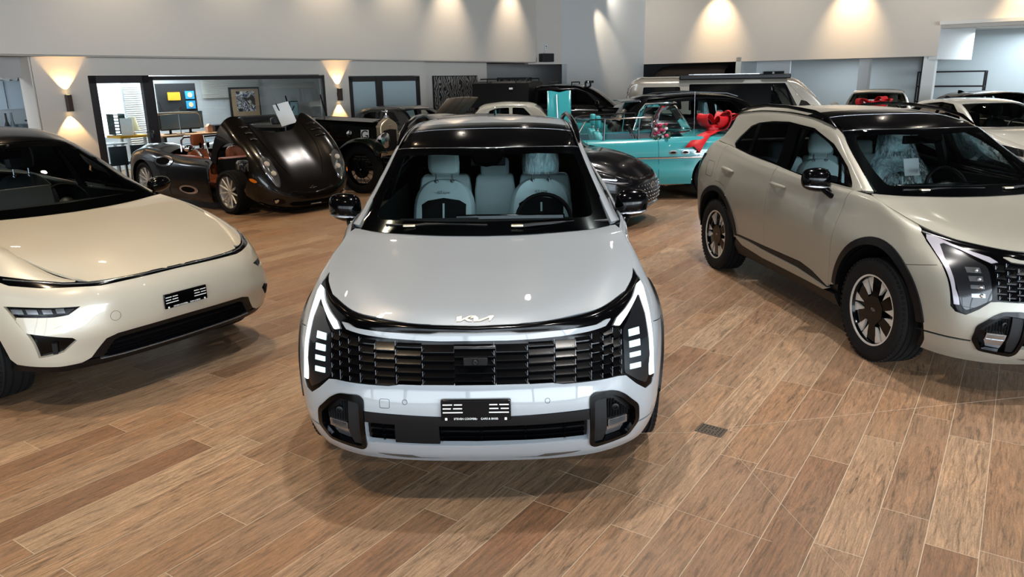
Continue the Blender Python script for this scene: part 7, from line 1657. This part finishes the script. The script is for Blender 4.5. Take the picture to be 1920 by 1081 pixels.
for i, (x, y) in enumerate(GRID):
    m = MB(); m.lathe([(.095, 0), (.095, -.02), (.06, -.025), (.055, 0)], 20, 'z', Matrix.Translation((x, y, 5.30)), cap=False); tr = m.build('ceiling_downlight', M['white_plastic']); tag(tr, kind='structure'); tr.parent = fx
    m = MB(); m.lathe([(.055, 0), (0, 0)], 16, 'z', Matrix.Translation((x, y, 5.285)), cap=False); m.build('lamp_disc', M['lamp_warm'] if x < -1.5 else M['lamp_neutral'], tr)
for (x, y) in GRID: spot(x, y, 5.24, LAMP * (1.05 if x < -1.5 else 1.75 if x > 2 else 1.35), warm if x < -1.5 else neu)
for t, e_ in ((-3.0, .30), (1.0, .30), (3.5, .2), (5.9, .30), (8.2, .22), (10.2, .5), (13.0, .5)):     # wall washers along the left bulkhead, with weak wide spots added as fill
    p = WL @ Vector((t, -.95, 5.1)); q = WL @ Vector((t, -.3, 3.2)); spot(p.x, p.y, 5.1, WASH * e_, (1, .80, .58), 96 if e_ < .4 else 70, 1.0, .05, tuple(q))
for t, e_ in ((.5, .35), (3.0, 1.0), (5.3, .45), (7.6, 1.0), (10.0, .45), (12.5, 1.0)):  # weaker wide spots are added fill for the right wall
    p = F2 @ Vector((t, -.8 if e_ == 1 else -3.2, 5.15)); q = F2 @ Vector((t, 0, 3.6)); spot(p.x, p.y, 5.15, WASH * 1.0 * e_, (1, .72, .42) if e_ == 1 else (1, .88, .74), 70 if e_ == 1 else 110, 1.0, .05, tuple(q))
spot(3.2, 26.6, 5.1, WASH * .8, (1, .80, .58), 34, .8, .04, (3.5, 28.2, 3.2))
for i in range(6):      # daylight through the glazed front
    l = bpy.data.lights.new('daylight', 'AREA'); l.shape = 'RECTANGLE'; l.size = 5.6; l.size_y = 3.9; l.energy = DAY * (.35, .35, .6, 1.1, 1.5, 1.5)[i]; l.color = (.80, .91, 1)
    o = bpy.data.objects.new('daylight', l); COL.objects.link(o); o.location = (-10 + i * 5.8, -6.4, 2.3); o.rotation_euler = (R(90), 0, 0)
for (x, y, z, s, e, c) in (((WL @ Vector((3.2, 2.0, 2.55))).x, (WL @ Vector((3.2, 2.0, 2.55))).y, 2.55, 1.8, 120, (.9, .96, 1)), ((WL @ Vector((-2, 1.2, 2.5))).x, (WL @ Vector((-2, 1.2, 2.5))).y, 2.5, 1.2, 60, (.86, .94, 1)), ((F2 @ Vector((12.5, 2.5, 3.2))).x, (F2 @ Vector((12.5, 2.5, 3.2))).y, 3.2, 2.5, 90, (.84, .94, 1)), ((F2 @ Vector((6.5, 2.5, 2.5))).x, (F2 @ Vector((6.5, 2.5, 2.5))).y, 2.5, 1.6, 25, (.9, .96, 1)), ((WL @ Vector((8, .55, 2.5))).x, (WL @ Vector((8, .55, 2.5))).y, 2.5, .6, 45, (.9, .96, 1))):
    if e:
        l = bpy.data.lights.new('room_fill', 'AREA'); l.shape = 'SQUARE'; l.size = s; l.energy = e; l.color = c; o = bpy.data.objects.new('room_fill', l); COL.objects.link(o); o.location = (x, y, z)  # added area lamps that brighten the back rooms, no fittings built
w = bpy.data.worlds.new('world'); bpy.context.scene.world = w; w.use_nodes = True
bg = w.node_tree.nodes['Background']; bg.inputs[0].default_value = (.75, .87, 1, 1); bg.inputs[1].default_value = 1.0
sc = bpy.context.scene
sc.view_settings.view_transform = 'Standard'; sc.view_settings.look = 'None'; sc.view_settings.gamma = 1; sc.view_settings.use_curve_mapping = False; sc.view_settings.exposure = EXPO
sc.cycles.use_denoising = True
try: sc.cycles.denoiser = 'OPENIMAGEDENOISE'
except Exception: pass
sc.cycles.max_bounces = 8; sc.cycles.transparent_max_bounces = 24; sc.cycles.diffuse_bounces = 3; sc.cycles.glossy_bounces = 4; sc.cycles.caustics_reflective = False; sc.cycles.caustics_refractive = False; sc.cycles.sample_clamp_indirect = 6
